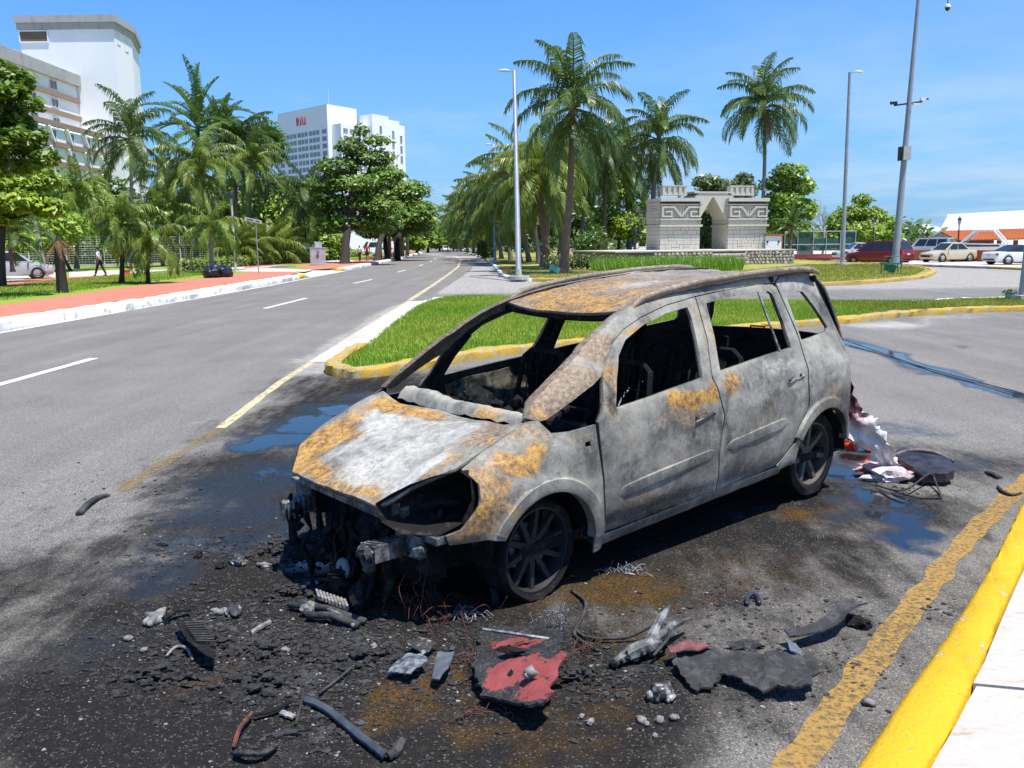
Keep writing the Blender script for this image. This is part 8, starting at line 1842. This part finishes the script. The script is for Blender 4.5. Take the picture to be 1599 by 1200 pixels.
# red scorched panel, propped on rubble
rp = [(-0.174, 3.984), (-0.09, 4.034), (0.037, 4.015), (0.13, 3.954), (0.207, 3.819), (0.233, 3.642), (0.181, 3.534), (0.235, 3.43), (0.192, 3.343), (0.156, 3.271), (0.162, 3.172), (0.113, 3.102), (0.051, 3.117), (0.008, 3.175), (-0.033, 3.205), (-0.091, 3.266), (-0.139, 3.308), (-0.176, 3.427), (-0.177, 3.664)]
rc = (sum(p[0] for p in rp) / len(rp), sum(p[1] for p in rp) / len(rp))
red0 = [(-0.011, 3.824), (0.076, 3.658), (0.03, 3.423), (0.105, 3.237), (-0.039, 3.397), (0.15, 3.366)]
def redcol(x, y, z):
    X, Y_ = x + rc[0], y + rc[1]; d = min(math.hypot(X - p[0], Y_ - p[1]) / q for p, q in zip(red0, (.13, .12, .17, .16, .15, .13))); return (smooth01(1.16 - d), 0, 0, 1)
rpo = plate('scorched_panel', rp, lambda x, y: .10 + .05 * math.sin(x * 6) - .10 * y + .03 * math.sin(y * 9 + 1), .012, REDPAN, 'scorched red panel with black edges lying propped before the front wheel', 'panel', redcol, .022, ragged=.03, rough=.010)
for i in range(7): b = MB(); b.lump((R.uniform(-.12, .12), R.uniform(-.1, .15), .05), R.uniform(.04, .07), i, 1, .5); b.build('rubble_prop', CHAR, rpo)
b = MB(); q_ = (-0.025, 3.663); q2 = (0.156, 3.608); b.tube(curve([(q_[0] - rc[0] - .12, q_[1] - rc[1] + .05, .15), (q_[0] - rc[0], q_[1] - rc[1], .155), (q2[0] - rc[0], q2[1] - rc[1], .15)], 5), .008, 5); b.build('bent_rod', GREYPL, rpo)
chunk('stone_chip', ((0.063, 3.311)[0], (0.063, 3.311)[1]), .026, 'small grey stone lying on the red panel', ASHMAT, 'stone', 5, 2, (1, 1, .8)).location.z = .135
chunk('charred_clump', ((-0.011, 3.58)[0], (-0.011, 3.531)[1]), .035, 'black crumbly clump on the red panel', CHAR, 'debris', 6, 5, (1.8, .6, .4)).location.z = .125
# charred mat to the right, with a cable loop
plate('charred_mat', [(0.727, 3.674), (0.816, 3.71), (0.89, 3.646), (0.993, 3.595), (1.125, 3.556), (1.231, 3.53), (1.32, 3.529), (1.296, 3.427), (1.221, 3.322), (1.117, 3.303), (1.009, 3.347), (0.949, 3.424), (0.883, 3.469), (0.856, 3.404), (0.773, 3.373), (0.721, 3.439), (0.713, 3.542)], lambda x, y: .07 + .03 * math.sin(x * 5) + .02 * math.sin(y * 9), .010, CHARG, 'long charred black mat right of the red panel', 'debris', None, .022, ragged=.035, rough=.013, seed=4)
plate('pinkish_scrap', [(0.691, 3.672), (0.801, 3.708), (0.892, 3.63), (0.843, 3.595), (0.709, 3.61)], lambda x, y: .09 + .02 * math.sin(x * 8), .006, plain('pinkish_char', (.20, .07, .07), .8, .4, 12, 0, .5), 'pinkish scorched scrap on the charred mat', 'debris', None, .025, seed=6)
tw_ = empty('charred_trim', ((0.594, 3.701)[0], (0.594, 3.701)[1], 0), 0, 'black and silver charred trim piece with raised prongs beside the mat', 'debris')
c0 = tw_.location; 
b = MB()
for i, (px, py, z, r2) in enumerate(((960, 1042, .03, .03), (985, 1034, .05, .042), (1010, 1024, .07, .045), (1030, 1012, .08, .04))): pass
pts_ = [((0.445, 3.614)[0], (0.445, 3.614)[1], .03), ((0.53, 3.666)[0], (0.53, 3.666)[1], .05), ((0.616, 3.713)[0], (0.616, 3.713)[1], .06), ((0.691, 3.749)[0], (0.691, 3.749)[1], .05)]
b.tube([Vector(p) - c0 for p in curve(pts_, 5)], [.018 + .022 * math.sin(math.pi * i / 15) for i in range(16)], 7)
o = b.build('trim_core', STEEL, tw_)
for e_, z1 in (((0.857, 3.958), .08), ((0.769, 3.996), .13)):
    b = MB(); b.tube([Vector(pts_[2]) - c0, Vector((e_[0], e_[1], z1)) * .6 + Vector(pts_[2]) * .4 - c0 + Vector((0, 0, .02)), Vector((e_[0], e_[1], z1)) - c0], [.028, .022, .008], 6); b.build('prong', STEEL, tw_)
for i in range(9): b = MB(); p_ = Vector(pts_[0]).lerp(Vector(pts_[3]), i / 8) - c0; b.lump((p_.x, p_.y - .01, p_.z), R.uniform(.02, .035), i, 1, .6); b.build('char_lump', CHAR, tw_)
wire('cable_loop', [[((0.3, 4.007)[0], (0.3, 4.007)[1], .01), ((0.36, 3.887)[0], (0.36, 3.887)[1], .02), ((0.543, 3.87)[0], (0.543, 3.87)[1], .03), ((0.701, 3.893)[0], (0.701, 3.893)[1], .09), ((0.723, 3.761)[0], (0.723, 3.761)[1], .09), ((0.628, 3.64)[0], (0.628, 3.64)[1], .05)]], .008, CHARG, 'flat dark cable looping from the red panel over the charred trim', 'cable')
wire('burnt_strap', [[((0.318, 4.482)[0], (0.318, 4.482)[1], .01), ((0.377, 4.311)[0], (0.377, 4.311)[1], .02), ((0.351, 4.153)[0], (0.351, 4.153)[1], .01), ((0.295, 3.972)[0], (0.295, 3.972)[1], .01), ((0.313, 3.888)[0], (0.313, 3.888)[1], .01), ((0.394, 3.768)[0], (0.394, 3.768)[1], .01)]], .010, CHARG, 'curling dark strap running from the front wheel to the panel', 'strap')
# curled grey trim at the right
strip3('curled_trim', [((1.292, 3.787)[0], (1.292, 3.787)[1], .05), ((1.4, 3.837)[0], (1.4, 3.837)[1], .04), ((1.527, 3.908)[0], (1.527, 3.908)[1], .05), ((1.664, 4.047)[0], (1.664, 4.047)[1], .07), ((1.767, 4.142)[0], (1.767, 4.142)[1], .05)], .038, CHARG, 'curled grey strip of bodywork trim near the worn yellow line', 'trim piece', .008, .035, .03, 3)
plate('bent_metal_tip', [(1.271, 3.764), (1.315, 3.789), (1.322, 3.686), (1.294, 3.637), (1.256, 3.662)], lambda x, y: .05 - .3 * x, .006, plain('bright_blued_steel', (.42, .46, .52), .25, .1, 8, .7), 'shiny bent metal end of the curled grey trim', 'metal piece', None, .02, ragged=.003, seed=7)
chunk('charred_lump', (1.713, 4.024), .045, 'black bubbled lump under the far end of the curled grey trim', CHAR, 'debris', 21, 6, (1.2, .9, .6))
chunk('charred_block', (1.096, 3.798), .05, 'small charred block between the mat and the curled trim', CHARG, 'debris', 22, 4, (1.5, .6, .5))
wire('hose_piece', [[((1.223, 4.265)[0], (1.223, 4.265)[1], .014), ((1.246, 4.338)[0], (1.246, 4.338)[1], .02), ((1.282, 4.38)[0], (1.282, 4.38)[1], .022), ((1.303, 4.345)[0], (1.303, 4.345)[1], .02), ((1.289, 4.272)[0], (1.289, 4.272)[1], .014)]], .013, plain('blue_black_rubber', (.025, .03, .05), .4, .2, 10), 'small dark blue U-shaped hose piece on the road', 'hose', seg=8)
plate('glass_scrap', [(1.179, 3.618), (1.229, 3.629), (1.269, 3.61), (1.238, 3.551), (1.182, 3.535), (1.159, 3.57)], lambda x, y: .035, .005, plain('green_melted_glass', (.10, .20, .15), .25, .3, 12), 'pale green melted glass scrap by the end of the mat', 'glass piece', None, .02, seed=9)
chunk('alloy_lump', (0.62, 3.361), .055, 'silvery melted lump in front of the charred mat', ALLOY, 'debris', 23, 6, (1.2, .8, .7))
# pale stones
for i, (p, r2, lab) in enumerate((((0.506, 3.177), .022, 'pale chip pair left of the silvery lump'), ((0.523, 3.153), .018, 'pale pinkish chip just below the pale chip'), ((0.578, 3.175), .022, 'white chip below the silvery lump'), ((0.637, 3.193), .022, 'grey flat stone right of the white chip'), ((0.541, 3.076), .014, 'tiny white chip nearest the camera below the silvery lump'), ((1.462, 3.284), .028, 'pale pink stone beside the worn yellow line'), ((0.3, 3.171), .02, 'grey chip below the red panel, right side'), ((0.267, 3.21), .016, 'ash-white chip below the red panel'), ((-0.674, 3.851), .02, 'round white nut left of the grey metal sheets'), ((-1.896, 3.953), .028, 'pale lump at the far left of the debris'), ((-1.765, 3.829), .02, 'grey chip left of the burnt grille'), ((1.617, 4.2), .012, 'small white chip above the curled trim'))):
    chunk('stone_chip', p, r2, lab, ASHMAT, 'stone', 30 + i, 2, (1, 1, .6), .5, 'pale chips strewn on the road', 1)
# grey metal sheets
plate('metal_sheet', [(-0.567, 3.538), (-0.493, 3.679), (-0.406, 3.628), (-0.39, 3.58), (-0.457, 3.468)], lambda x, y: .03 + .04 * math.sin(x * 7 + 1), .005, GREYPL, 'flat grey metal sheet left of the red panel', 'metal piece', None, .022, ragged=.008, seed=11)
plate('metal_sheet', [(-0.355, 3.723), (-0.315, 3.66), (-0.272, 3.622), (-0.291, 3.494), (-0.325, 3.428), (-0.361, 3.462), (-0.362, 3.6)], lambda x, y: .06 + .55 * x, .006, plain('blue_grey_burnt_steel', (.20, .23, .26), .4, .3, 9, .4), 'twisted blue-grey metal sheet next to the red panel', 'metal piece', None, .022, ragged=.004, seed=12)
plate('metal_sheet', [(-0.51, 3.773), (-0.458, 3.851), (-0.363, 3.809), (-0.392, 3.732), (-0.423, 3.682)], lambda x, y: .05 - .15 * x, .005, ALLOY, 'white-edged metal sheet above the flat grey sheet', 'metal piece', None, .022, ragged=.006, seed=13)
# long pipe and strips at lower left
strip3('bent_trim_strip', [((-0.881, 3.35)[0], (-0.881, 3.35)[1], .02), ((-0.775, 3.258)[0], (-0.775, 3.258)[1], .03), ((-0.627, 3.089)[0], (-0.627, 3.089)[1], .03), ((-0.521, 2.968)[0], (-0.521, 2.968)[1], .03), ((-0.483, 2.923)[0], (-0.483, 2.923)[1], .03)], .016, plain('dark_blue_grey_trim', (.055, .065, .075), .5, .25, 10), 'long dark blue-grey trim strip in the foreground', 'trim piece', .012, .0, .03, 5)
strip3('trim_return', [((-0.48, 2.923)[0], (-0.48, 2.923)[1], .03), ((-0.453, 2.967)[0], (-0.453, 2.967)[1], .02), ((-0.438, 3.042)[0], (-0.438, 3.042)[1], .02)], .018, CHARG, 'short hooked end piece at the tip of the long trim strip', 'trim piece', .012, 0, .03, 6)
wire('thin_rod', [[((-0.836, 3.39)[0], (-0.836, 3.39)[1], .02), ((-0.784, 3.497)[0], (-0.784, 3.497)[1], .02), ((-0.732, 3.598)[0], (-0.732, 3.598)[1], .03)]], .007, CHARG, 'thin dark rod above the long trim strip', 'rod')
wire('thin_rod', [[((-0.88, 3.171)[0], (-0.88, 3.171)[1], .01), ((-0.89, 3.3)[0], (-0.89, 3.3)[1], .02), ((-0.912, 3.434)[0], (-0.912, 3.434)[1], .02)]], .006, CHARG, 'short upright-lying dark rod left of the long trim strip', 'rod')
strip3('orange_burnt_strip', [((-1.075, 3.011)[0], (-1.075, 3.011)[1], .01), ((-1.08, 3.106)[0], (-1.08, 3.106)[1], .03), ((-1.064, 3.221)[0], (-1.064, 3.221)[1], .03)], .008, RUSTW, 'orange-scorched strip at the lower left of the debris', 'trim piece', .005, .01, .01, 7)
strip3('curled_black_strip', [((-1.064, 2.961)[0], (-1.064, 2.961)[1], .01), ((-0.99, 2.924)[0], (-0.99, 2.924)[1], .03), ((-0.936, 2.943)[0], (-0.936, 2.943)[1], .02), ((-0.913, 3.008)[0], (-0.913, 3.008)[1], .01)], .013, CHARG, 'curled black strip nearest the camera at lower left', 'trim piece', .006, .02, .01, 8)
strip3('charred_strip', [((-1.057, 3.216)[0], (-1.057, 3.216)[1], .02), ((-0.984, 3.253)[0], (-0.984, 3.253)[1], .02), ((-0.936, 3.321)[0], (-0.936, 3.321)[1], .02)], .010, CHAR, 'thin charred strip joining the orange-scorched one', 'trim piece', .006, .01, .01, 9)
strip3('pale_strip', [((-0.958, 3.252)[0], (-0.958, 3.252)[1], .02), ((-0.895, 3.213)[0], (-0.895, 3.213)[1], .02)], .014, ASHMAT, 'short pale strip beside the thin charred strip', 'trim piece', .008, 0, .01, 10)
chunk('melted_twig', (-0.881, 3.103), .03, 'branching melted plastic crumb below the pale strip', CHARG, 'debris', 41, 6, (2.2, .5, .5))
# burnt grille at left with white lump
gl_ = plate('burnt_grille', [(-1.678, 4.02), (-1.623, 4.077), (-1.498, 3.888), (-1.37, 3.676), (-1.351, 3.602), (-1.411, 3.64), (-1.512, 3.742), (-1.599, 3.876)], lambda x, y: .07 - .25 * x - .2 * y, .012, CHAR, 'black ribbed burnt grille piece left in the debris', 'debris', None, .025, ragged=.01, seed=14)
for i in range(9): b = MB(); f = i / 8; b.tube([(lerp(-.06, .05, f) - .03, lerp(.07, -.08, f) + .02, .11 - .02 * f), (lerp(-.06, .05, f) + .05, lerp(.07, -.08, f) + .05, .10 - .03 * f)], .006, 5); b.build('rib', CHARG, gl_)
chunk('white_ash_lump', (-1.829, 4.153), .06, 'white ash lump at the left end of the debris', ASHMAT, 'debris', 42, 7, (1, .8, .6))
strip3('charred_strip', [((-1.784, 4.107)[0], (-1.784, 4.107)[1], .04), ((-1.748, 4.181)[0], (-1.748, 4.181)[1], .05), ((-1.688, 4.226)[0], (-1.688, 4.226)[1], .04)], .016, CHAR, 'charred strip between the white lump and the burnt grille', 'trim piece', .01, 0, .02, 11)
wire('pale_wire', [[((-1.632, 3.762)[0], (-1.632, 3.762)[1], .01), ((-1.606, 3.813)[0], (-1.606, 3.813)[1], .03), ((-1.549, 3.799)[0], (-1.549, 3.799)[1], .03), ((-1.491, 3.722)[0], (-1.491, 3.722)[1], .01)]], .008, ASHMAT, 'pale bent wire below the burnt grille', 'wire')
# pipes with fins
pf = empty('radiator_pipes', ((-0.971, 4.186)[0], (-0.971, 4.186)[1], 0), 0, 'burnt pipes with a pale finned plate before the car nose', 'debris'); c0 = pf.location
for p_, q_, r2, mt in (((-1.189, 4.285), (-0.755, 4.083), .018, CHARG), ((-1.137, 4.324), (-0.795, 4.033), .014, STEEL), ((-1.062, 4.15), (-0.78, 4.039), .02, CHARG)):
    b = MB(); b.tube([(p_[0] - c0.x, p_[1] - c0.y, .03), ((p_[0] + q_[0]) / 2 - c0.x, (p_[1] + q_[1]) / 2 - c0.y + .02, .045), (q_[0] - c0.x, q_[1] - c0.y, .025)], r2, 8); b.build('pipe', mt, pf, smooth=True)
fa, fb_ = Vector((-1.052, 4.339) + (.05,)) - c0, Vector((-0.876, 4.206) + (.04,)) - c0
for i in range(9): b = MB(); f = i / 8; b.box(((fa.x * (1 - f) + fb_.x * f), (fa.y * (1 - f) + fb_.y * f) + .02, .055), (.012, .11, .02), rz=.35); b.build('fin', ASHMAT, pf)
b = MB(); b.lump((Vector((-1.07, 4.211) + (.04,)) - c0)[:], .035, 4, 2, .4); b.build('joint', ASHMAT, pf)
chunk('ash_chunk', (-1.674, 4.971), .05, 'grey-white ash chunk in the wet patch', ALLOY, 'debris', 43, 8, (1.6, .7, .5)); chunk('ash_chunk', (-1.499, 4.903), .03, 'small pale ash chunk right of the grey-white chunk', ASHMAT, 'debris', 44, 4, (1.5, .6, .6)); chunk('ash_chunk', (-1.759, 4.911), .035, 'dark end of the ash chunks in the wet patch', CHAR, 'debris', 45, 5, (1.2, .8, .5))
chunk('ash_chunk', (-1.473, 4.252), .045, 'pale ash chunk in the middle of the crumbs', ALLOY, 'debris', 46, 7, (1.8, .6, .5)); strip3('pale_strip', [((-1.301, 3.981)[0], (-1.301, 3.981)[1], .02), ((-1.266, 4.036)[0], (-1.266, 4.036)[1], .03), ((-1.242, 4.109)[0], (-1.242, 4.109)[1], .02)], .010, ASHMAT, 'pale curved strip among the crumbs', 'trim piece', .012, 0, .02, 12)
chunk('ash_chunk', (-1.552, 4.239), .03, 'small white ash chunk left of the pale chunk', ASHMAT, 'debris', 47, 4, (1.5, .6, .6)); chunk('bolt_lump', (-1.09, 3.814), .022, 'pale bolt lump in the middle of the debris', ASHMAT, 'debris', 48, 3); chunk('charred_lump', (-1.965, 5.109), .035, 'black lump above the wet patch', CHAR, 'debris', 49, 4, (1.6, .7, .4)); chunk('charred_lump', (-2.274, 5.303), .022, 'small black lump on the dry road edge', CHAR, 'debris', 50, 4, (1.8, .7, .4))
strip3('charred_strip', [((-3.123, 5.938)[0], (-3.123, 5.938)[1], .02), ((-3.15, 6.136)[0], (-3.15, 6.136)[1], .04), ((-3.168, 6.313)[0], (-3.168, 6.313)[1], .03), ((-3.136, 6.413)[0], (-3.136, 6.413)[1], .02)], .022, CHARG, 'charred stick lying alone on the left lane', 'trim piece', .016, 0, .02, 13)
heap((-1.372, 5.299), 'heap of black char under the nose of the car', 51); heap((-1.451, 5.128), 'smaller heap of black char left of the car nose', 52); heap((-1.445, 3.875), 'black char heap by the burnt grille', 53); heap((-1.163, 3.803), 'black char heap in the middle of the debris', 54); heap((-1.136, 3.504), 'black char heap nearest the camera', 55)
heap((-1.227, 4.479), 'black char heap between the pale chunk and the pipes', 61); heap((-0.726, 3.73), 'black char heap left of the metal sheets', 62); heap((0.271, 3.531), 'black char heap right of the red panel', 63); heap((-1.584, 3.57), 'leftmost black char heap', 64)
# ash nests behind the front wheel
for i, (p, lab, rr2) in enumerate((((0.647, 4.782), 'nest of pale ash fibres behind the front wheel', .10), ((-0.25, 4.191), 'pale curled scrap at the top of the red panel', .06), ((2.062, 6.002), 'faint white flake in the shade of the rear door', .02), ((1.968, 5.281), 'white flake on the road beside the rear wheel', .02))):
    t = empty('ash_nest', (p[0], p[1], 0), 0, lab, 'debris'); b = MB(); rr = random.Random(i)
    for k in range(40 if rr2 > .03 else 5):
        a = rr.random() * 6.28; c_ = (rr.gauss(0, rr2 * .7), rr.gauss(0, rr2 * .4)); L_ = rr.uniform(.03, .08) * (1 if rr2 > .03 else .4); b.tube([(c_[0], c_[1], .008), (c_[0] + math.cos(a) * L_ * .5, c_[1] + math.sin(a) * L_ * .5, rr.uniform(.01, .035)), (c_[0] + math.cos(a) * L_, c_[1] + math.sin(a) * L_, .008)], rr.uniform(.001, .003), 4)
    b.build('fibres', ASHMAT if i else GREYPL, t)
strip3('upright_shard', [((-0.097, 4.364)[0], (-0.097, 4.364)[1], .0), ((-0.109, 4.45)[0], (-0.097, 4.381)[1], .08), ((-0.097, 4.381)[0], (-0.097, 4.381)[1], .17)], .022, CHARG, 'grey shard standing against the front wheel', 'debris', .006, 0, .0, 15)
# copper and orange wire tangles
def tangle(name, p, n, spread, r, mat, label, seed, h=.06, L_=.16):
    rr = random.Random(seed); ps = []
    for k in range(n):
        a = rr.random() * 6.28; x, y = p[0] + rr.gauss(0, spread[0]), p[1] + rr.gauss(0, spread[1]); q = [(x, y, .005)]
        for j in range(4): a += rr.uniform(-.9, .9); x += math.cos(a) * L_ / 4; y += math.sin(a) * L_ / 4; q.append((x, y, rr.uniform(.004, h)))
        ps.append(q)
    return wire(name, ps, r, mat, label, 'wire', None, 4)
tangle('wire_tangle', (-0.344, 4.209), 20, (.08, .10), .0016, WIRE, 'dark red copper wires trailing from the car front', 1, .14, .26); tangle('wire_tangle', (-0.181, 3.657), 22, (.02, .10), .0018, RUSTW, 'orange wires along the left side of the red panel', 2, .05, .12); tangle('wire_tangle', (-0.118, 3.275), 10, (.05, .02), .0017, RUSTW, 'orange wire end below the red panel', 3, .03, .14); tangle('wire_tangle', (0.301, 3.739), 14, (.05, .03), .0018, RUSTW, 'orange wires between the red panel and the charred trim', 4, .05, .12); tangle('wire_tangle', (0.18, 4.01), 14, (.05, .03), .0018, GREYPL, 'grey wires over the top of the red panel', 5, .12, .14)
# ---- crumbs nobody could count: char, ash and pale gravel
def crumbs(name, areas, n, smin, smax, mat, seed):
    rs = random.Random(seed); b = MB(); sets = []
    for k in range(6):
        bm = bmesh.new(); bmesh.ops.create_icosphere(bm, subdivisions=1, radius=1); rr = random.Random(k); vv = [Vector(v.co) * rr.uniform(.35, 1.4) for v in bm.verts]; ff = [tuple(v.index for v in f.verts) for f in bm.faces]; bm.free(); sets.append((vv, ff))
    for (x, y), r2, w in areas:
        for i in range(int(n * w)):
            a = rs.random() * 6.28; d = r2 * abs(rs.gauss(0, .55)); s = smin * (smax / smin) ** (rs.random() ** 2.2); vv, ff = sets[rs.randrange(6)]; ca, sa = math.cos(a * 3), math.sin(a * 3); cx, cy = x + math.cos(a) * d, y + math.sin(a) * d
            b.add([(cx + (v.x * ca - v.y * sa) * s, cy + (v.x * sa + v.y * ca) * s * .9, max(0, s * .22 + v.z * s * .38)) for v in vv], ff)
    return tag(b.build(name, mat), kind='stuff')
ar = [((-1.263, 3.938), .75, 1.0), ((-0.924, 3.556), .6, .6), ((-1.599, 4.088), .5, .5), ((-0.76, 3.927), .5, .4), ((-1.303, 5.18), .45, .5), ((-0.363, 3.661), .5, .4), ((0.046, 3.652), .5, .5), ((0.512, 3.642), .5, .4), ((1.118, 4.333), .6, .35), ((0.974, 3.516), .5, .3), ((-0.767, 3.101), .6, .3), ((-2.039, 5.202), .7, .3), ((2.989, 6.467), .5, .12), ((-1.901, 3.634), .8, .2), ((1.523, 3.62), .5, .12), ((-2.84, 6.685), 1.2, .12), ((2.221, 4.146), .6, .12)]
crumbs('charred_crumbs', ar, 1500, .003, .018, CHARC, 1); crumbs('grey_crumbs', ar[:8] + ar[10:12], 900, .003, .022, CHARG, 2); crumbs('pale_gravel', ar, 330, .002, .011, ASHMAT, 3)
# ---- melted rear bumper skin and things behind the car
m = Mat('melted_pink_plastic'); n = m.noise(9, 6, .7, None, 1.5); n2 = m.noise(45, 4, .7); r_, g2, b2, a2 = m.attr('paint')
pk = m.ramp(m.math('ADD', m.math('MULTIPLY', n, .8), m.math('SUBTRACT', .3, m.math('MULTIPLY', r_, .55))), [(.25, (.72, .68, .66)), (.45, (.60, .42, .41)), (.58, (.34, .13, .13)), (.72, (.07, .025, .025))])
PINK = m.out(pk, .6, 0, m.bump(m.math('ADD', n, n2), .7, .015), .3)
mb = empty('melted_bumper', ((3.224, 7.729)[0], (3.224, 7.729)[1], 0), 0, 'melted pink and white bumper skin drooping from the car tail to the road', 'bumper skin'); c0 = mb.location
top_ = [car.matrix_world @ Vector((-3.24, .78, .88)), car.matrix_world @ Vector((-3.36, .62, .86))]
c_line = [(Vector((2.655, 6.72, 0.813)), .03, 0), (Vector((2.672, 6.72, 0.668)), .055, .05), (Vector((2.7, 6.72, 0.538)), .09, .2), (Vector((2.748, 6.7, 0.437)), .135, .6), (Vector((2.846, 6.7, 0.347)), .12, .95), (Vector((2.954, 6.7, 0.251)), .07, 1.0), (Vector((3.019, 6.74, 0.135)), .055, 1.0), (Vector((3.104, 6.8, 0.021)), .08, .6)]
b = MB(); vs = []; cols = []; N = len(c_line); pth = curve([p for p, _, _ in c_line], 6); wv = np.interp(np.linspace(0, N - 1, len(pth)), range(N), [w for _, w, _ in c_line]); rv = np.interp(np.linspace(0, N - 1, len(pth)), range(N), [r for _, _, r in c_line]); K = 11
for i, p in enumerate(pth):
    d = Vector(pth[min(i + 1, len(pth) - 1)]) - Vector(pth[max(i - 1, 0)]); s = d.cross(Vector((-.5, -.8, .2))).normalized(); nn = d.cross(s).normalized()
    for q in range(K):
        u = q / (K - 1) * 2 - 1; f = mnoise.noise(Vector((i * .22, u * 2.2, 3))) ; rag = 1 + .5 * mnoise.noise(Vector((i * .5, u * 3, 8))) * abs(u)
        P_ = Vector(p) - c0 + s * (u * wv[i] * rag) + nn * (.05 * f + .05 * math.cos(u * 5 + i * .3) * wv[i] * 4); P_.z = max(.01, P_.z); vs.append(P_); cols.append((float(rv[i]), 0, 0, 1))
fs = [(i * K + q, i * K + q + 1, (i + 1) * K + q + 1, (i + 1) * K + q) for i in range(len(pth) - 1) for q in range(K - 1)]; n0 = len(vs); off = Vector((.5, .8, -.2)).normalized() * .012
vs2 = [v + off for v in vs]; fs = fs + [tuple(n0 + j for j in reversed(f)) for f in fs]; b.add(vs + vs2, fs); b.build('sagging_skin', PINK, mb, smooth=50, cols=cols + cols)
for i, (px, py, s_) in enumerate(((1372, 742, .10), (1395, 738, .09), (1412, 750, .08), (1385, 752, .09), (1360, 735, .06))):
    g_ = [(2.992, 6.804), (3.145, 6.878), (3.129, 6.645), (2.977, 6.613), (2.987, 6.945)][i]; b = MB(); b.lump((g_[0] - c0.x, g_[1] - c0.y, s_ * .5), s_, i + 3, 3, .8, sq=(1.5, .8, .55)); b.build('crumpled_fold', PINK, mb, smooth=40, cols=[(.35 + .3 * (i % 2), 0, 0, 1)] * len(b.v))
wire('wire_hoop', [[((2.817, 6.438)[0], (2.817, 6.438)[1], .02), ((2.916, 6.195)[0], (2.916, 6.195)[1], .05), ((3.234, 6.457)[0], (3.234, 6.457)[1], .10), ((3.25, 6.369)[0], (3.25, 6.369)[1], .04), ((3.167, 6.121)[0], (3.167, 6.121)[1], .01)], [((2.889, 6.296)[0], (2.889, 6.296)[1], .02), ((2.981, 6.128)[0], (2.981, 6.128)[1], .015), ((3.167, 6.121)[0], (3.167, 6.121)[1], .01)]], .008, CHARG, 'thin charred wire frame below the melted bumper skin', 'wire frame')
rcl = empty('red_cloth', ((3.108, 7.66)[0], (3.108, 7.66)[1], 0), 0, 'bright orange-red crumpled cloth on the road behind the rear wheel', 'cloth'); b = MB()
for i in range(9): b.tube(curve([(-.16 + .02 * i, .08 - .02 * i, .02), (-.05 + R.uniform(-.03, .03), .04 - .015 * i, .06 + .02 * (i % 3)), (.08, .03 - .016 * i, .05 + .02 * ((i + 1) % 3)), (.19 - .01 * i, .05 - .02 * i, .015)], 4), .026, 7)
b.build('folds', plain('orange_red_cloth', (.62, .06, .02), .85, .25, 14), rcl, smooth=True)
bc = plate('burnt_case', [(3.259, 7.108), (3.431, 7.282), (3.568, 7.276), (3.622, 7.137), (3.532, 6.7), (3.456, 6.511), (3.361, 6.44), (3.184, 6.466), (3.173, 6.714), (3.176, 6.897)], lambda x, y: .10 + .05 * math.cos(x * 4) - .25 * (x * x + y * y), .07, plain('black_melted_case', (.03, .026, .026), .45, .5, 9, 0, .5), 'black melted curved shell lying behind the melted bumper skin', 'debris', None, .03, ragged=.008, seed=16)
b = MB(); b.tube(curve([(-.22, .12, .10), (-.05, .16, .15), (.12, .10, .15), (.24, -.02, .10)], 5), .018, 6); b.build('rim', plain('ashy_rim', (.16, .13, .12), .7, .4, 12), bc, smooth=True)
wire('twig_strip', [[((3.742, 6.403)[0], (3.742, 6.403)[1], .01), ((3.686, 6.234)[0], (3.686, 6.234)[1], .02), ((3.714, 6.166)[0], (3.714, 6.166)[1], .015), ((3.818, 6.229)[0], (3.818, 6.229)[1], .01)]], .012, CHARG, 'curved dark strip near the yellow kerb', 'trim piece'); strip3('charred_strip', [((3.88, 6.809)[0], (3.88, 6.809)[1], .02), ((3.883, 6.711)[0], (3.883, 6.711)[1], .03), ((3.887, 6.634)[0], (3.887, 6.634)[1], .02)], .022, CHARG, 'short charred strip on the road at the far right', 'trim piece', .014, 0, .02, 17)
wire('drain_cable', [[((6.141, 15.539)[0], (6.141, 15.539)[1], .01), ((6.162, 13.849)[0], (6.162, 13.849)[1], .012), ((6.164, 12.358)[0], (6.164, 12.358)[1], .012), ((6.286, 10.368)[0], (6.286, 10.368)[1], .012), ((6.307, 9.42)[0], (6.307, 9.42)[1], .01)]], .006, DARKP, 'long thin dark cable crossing the road along the wet line', 'cable')
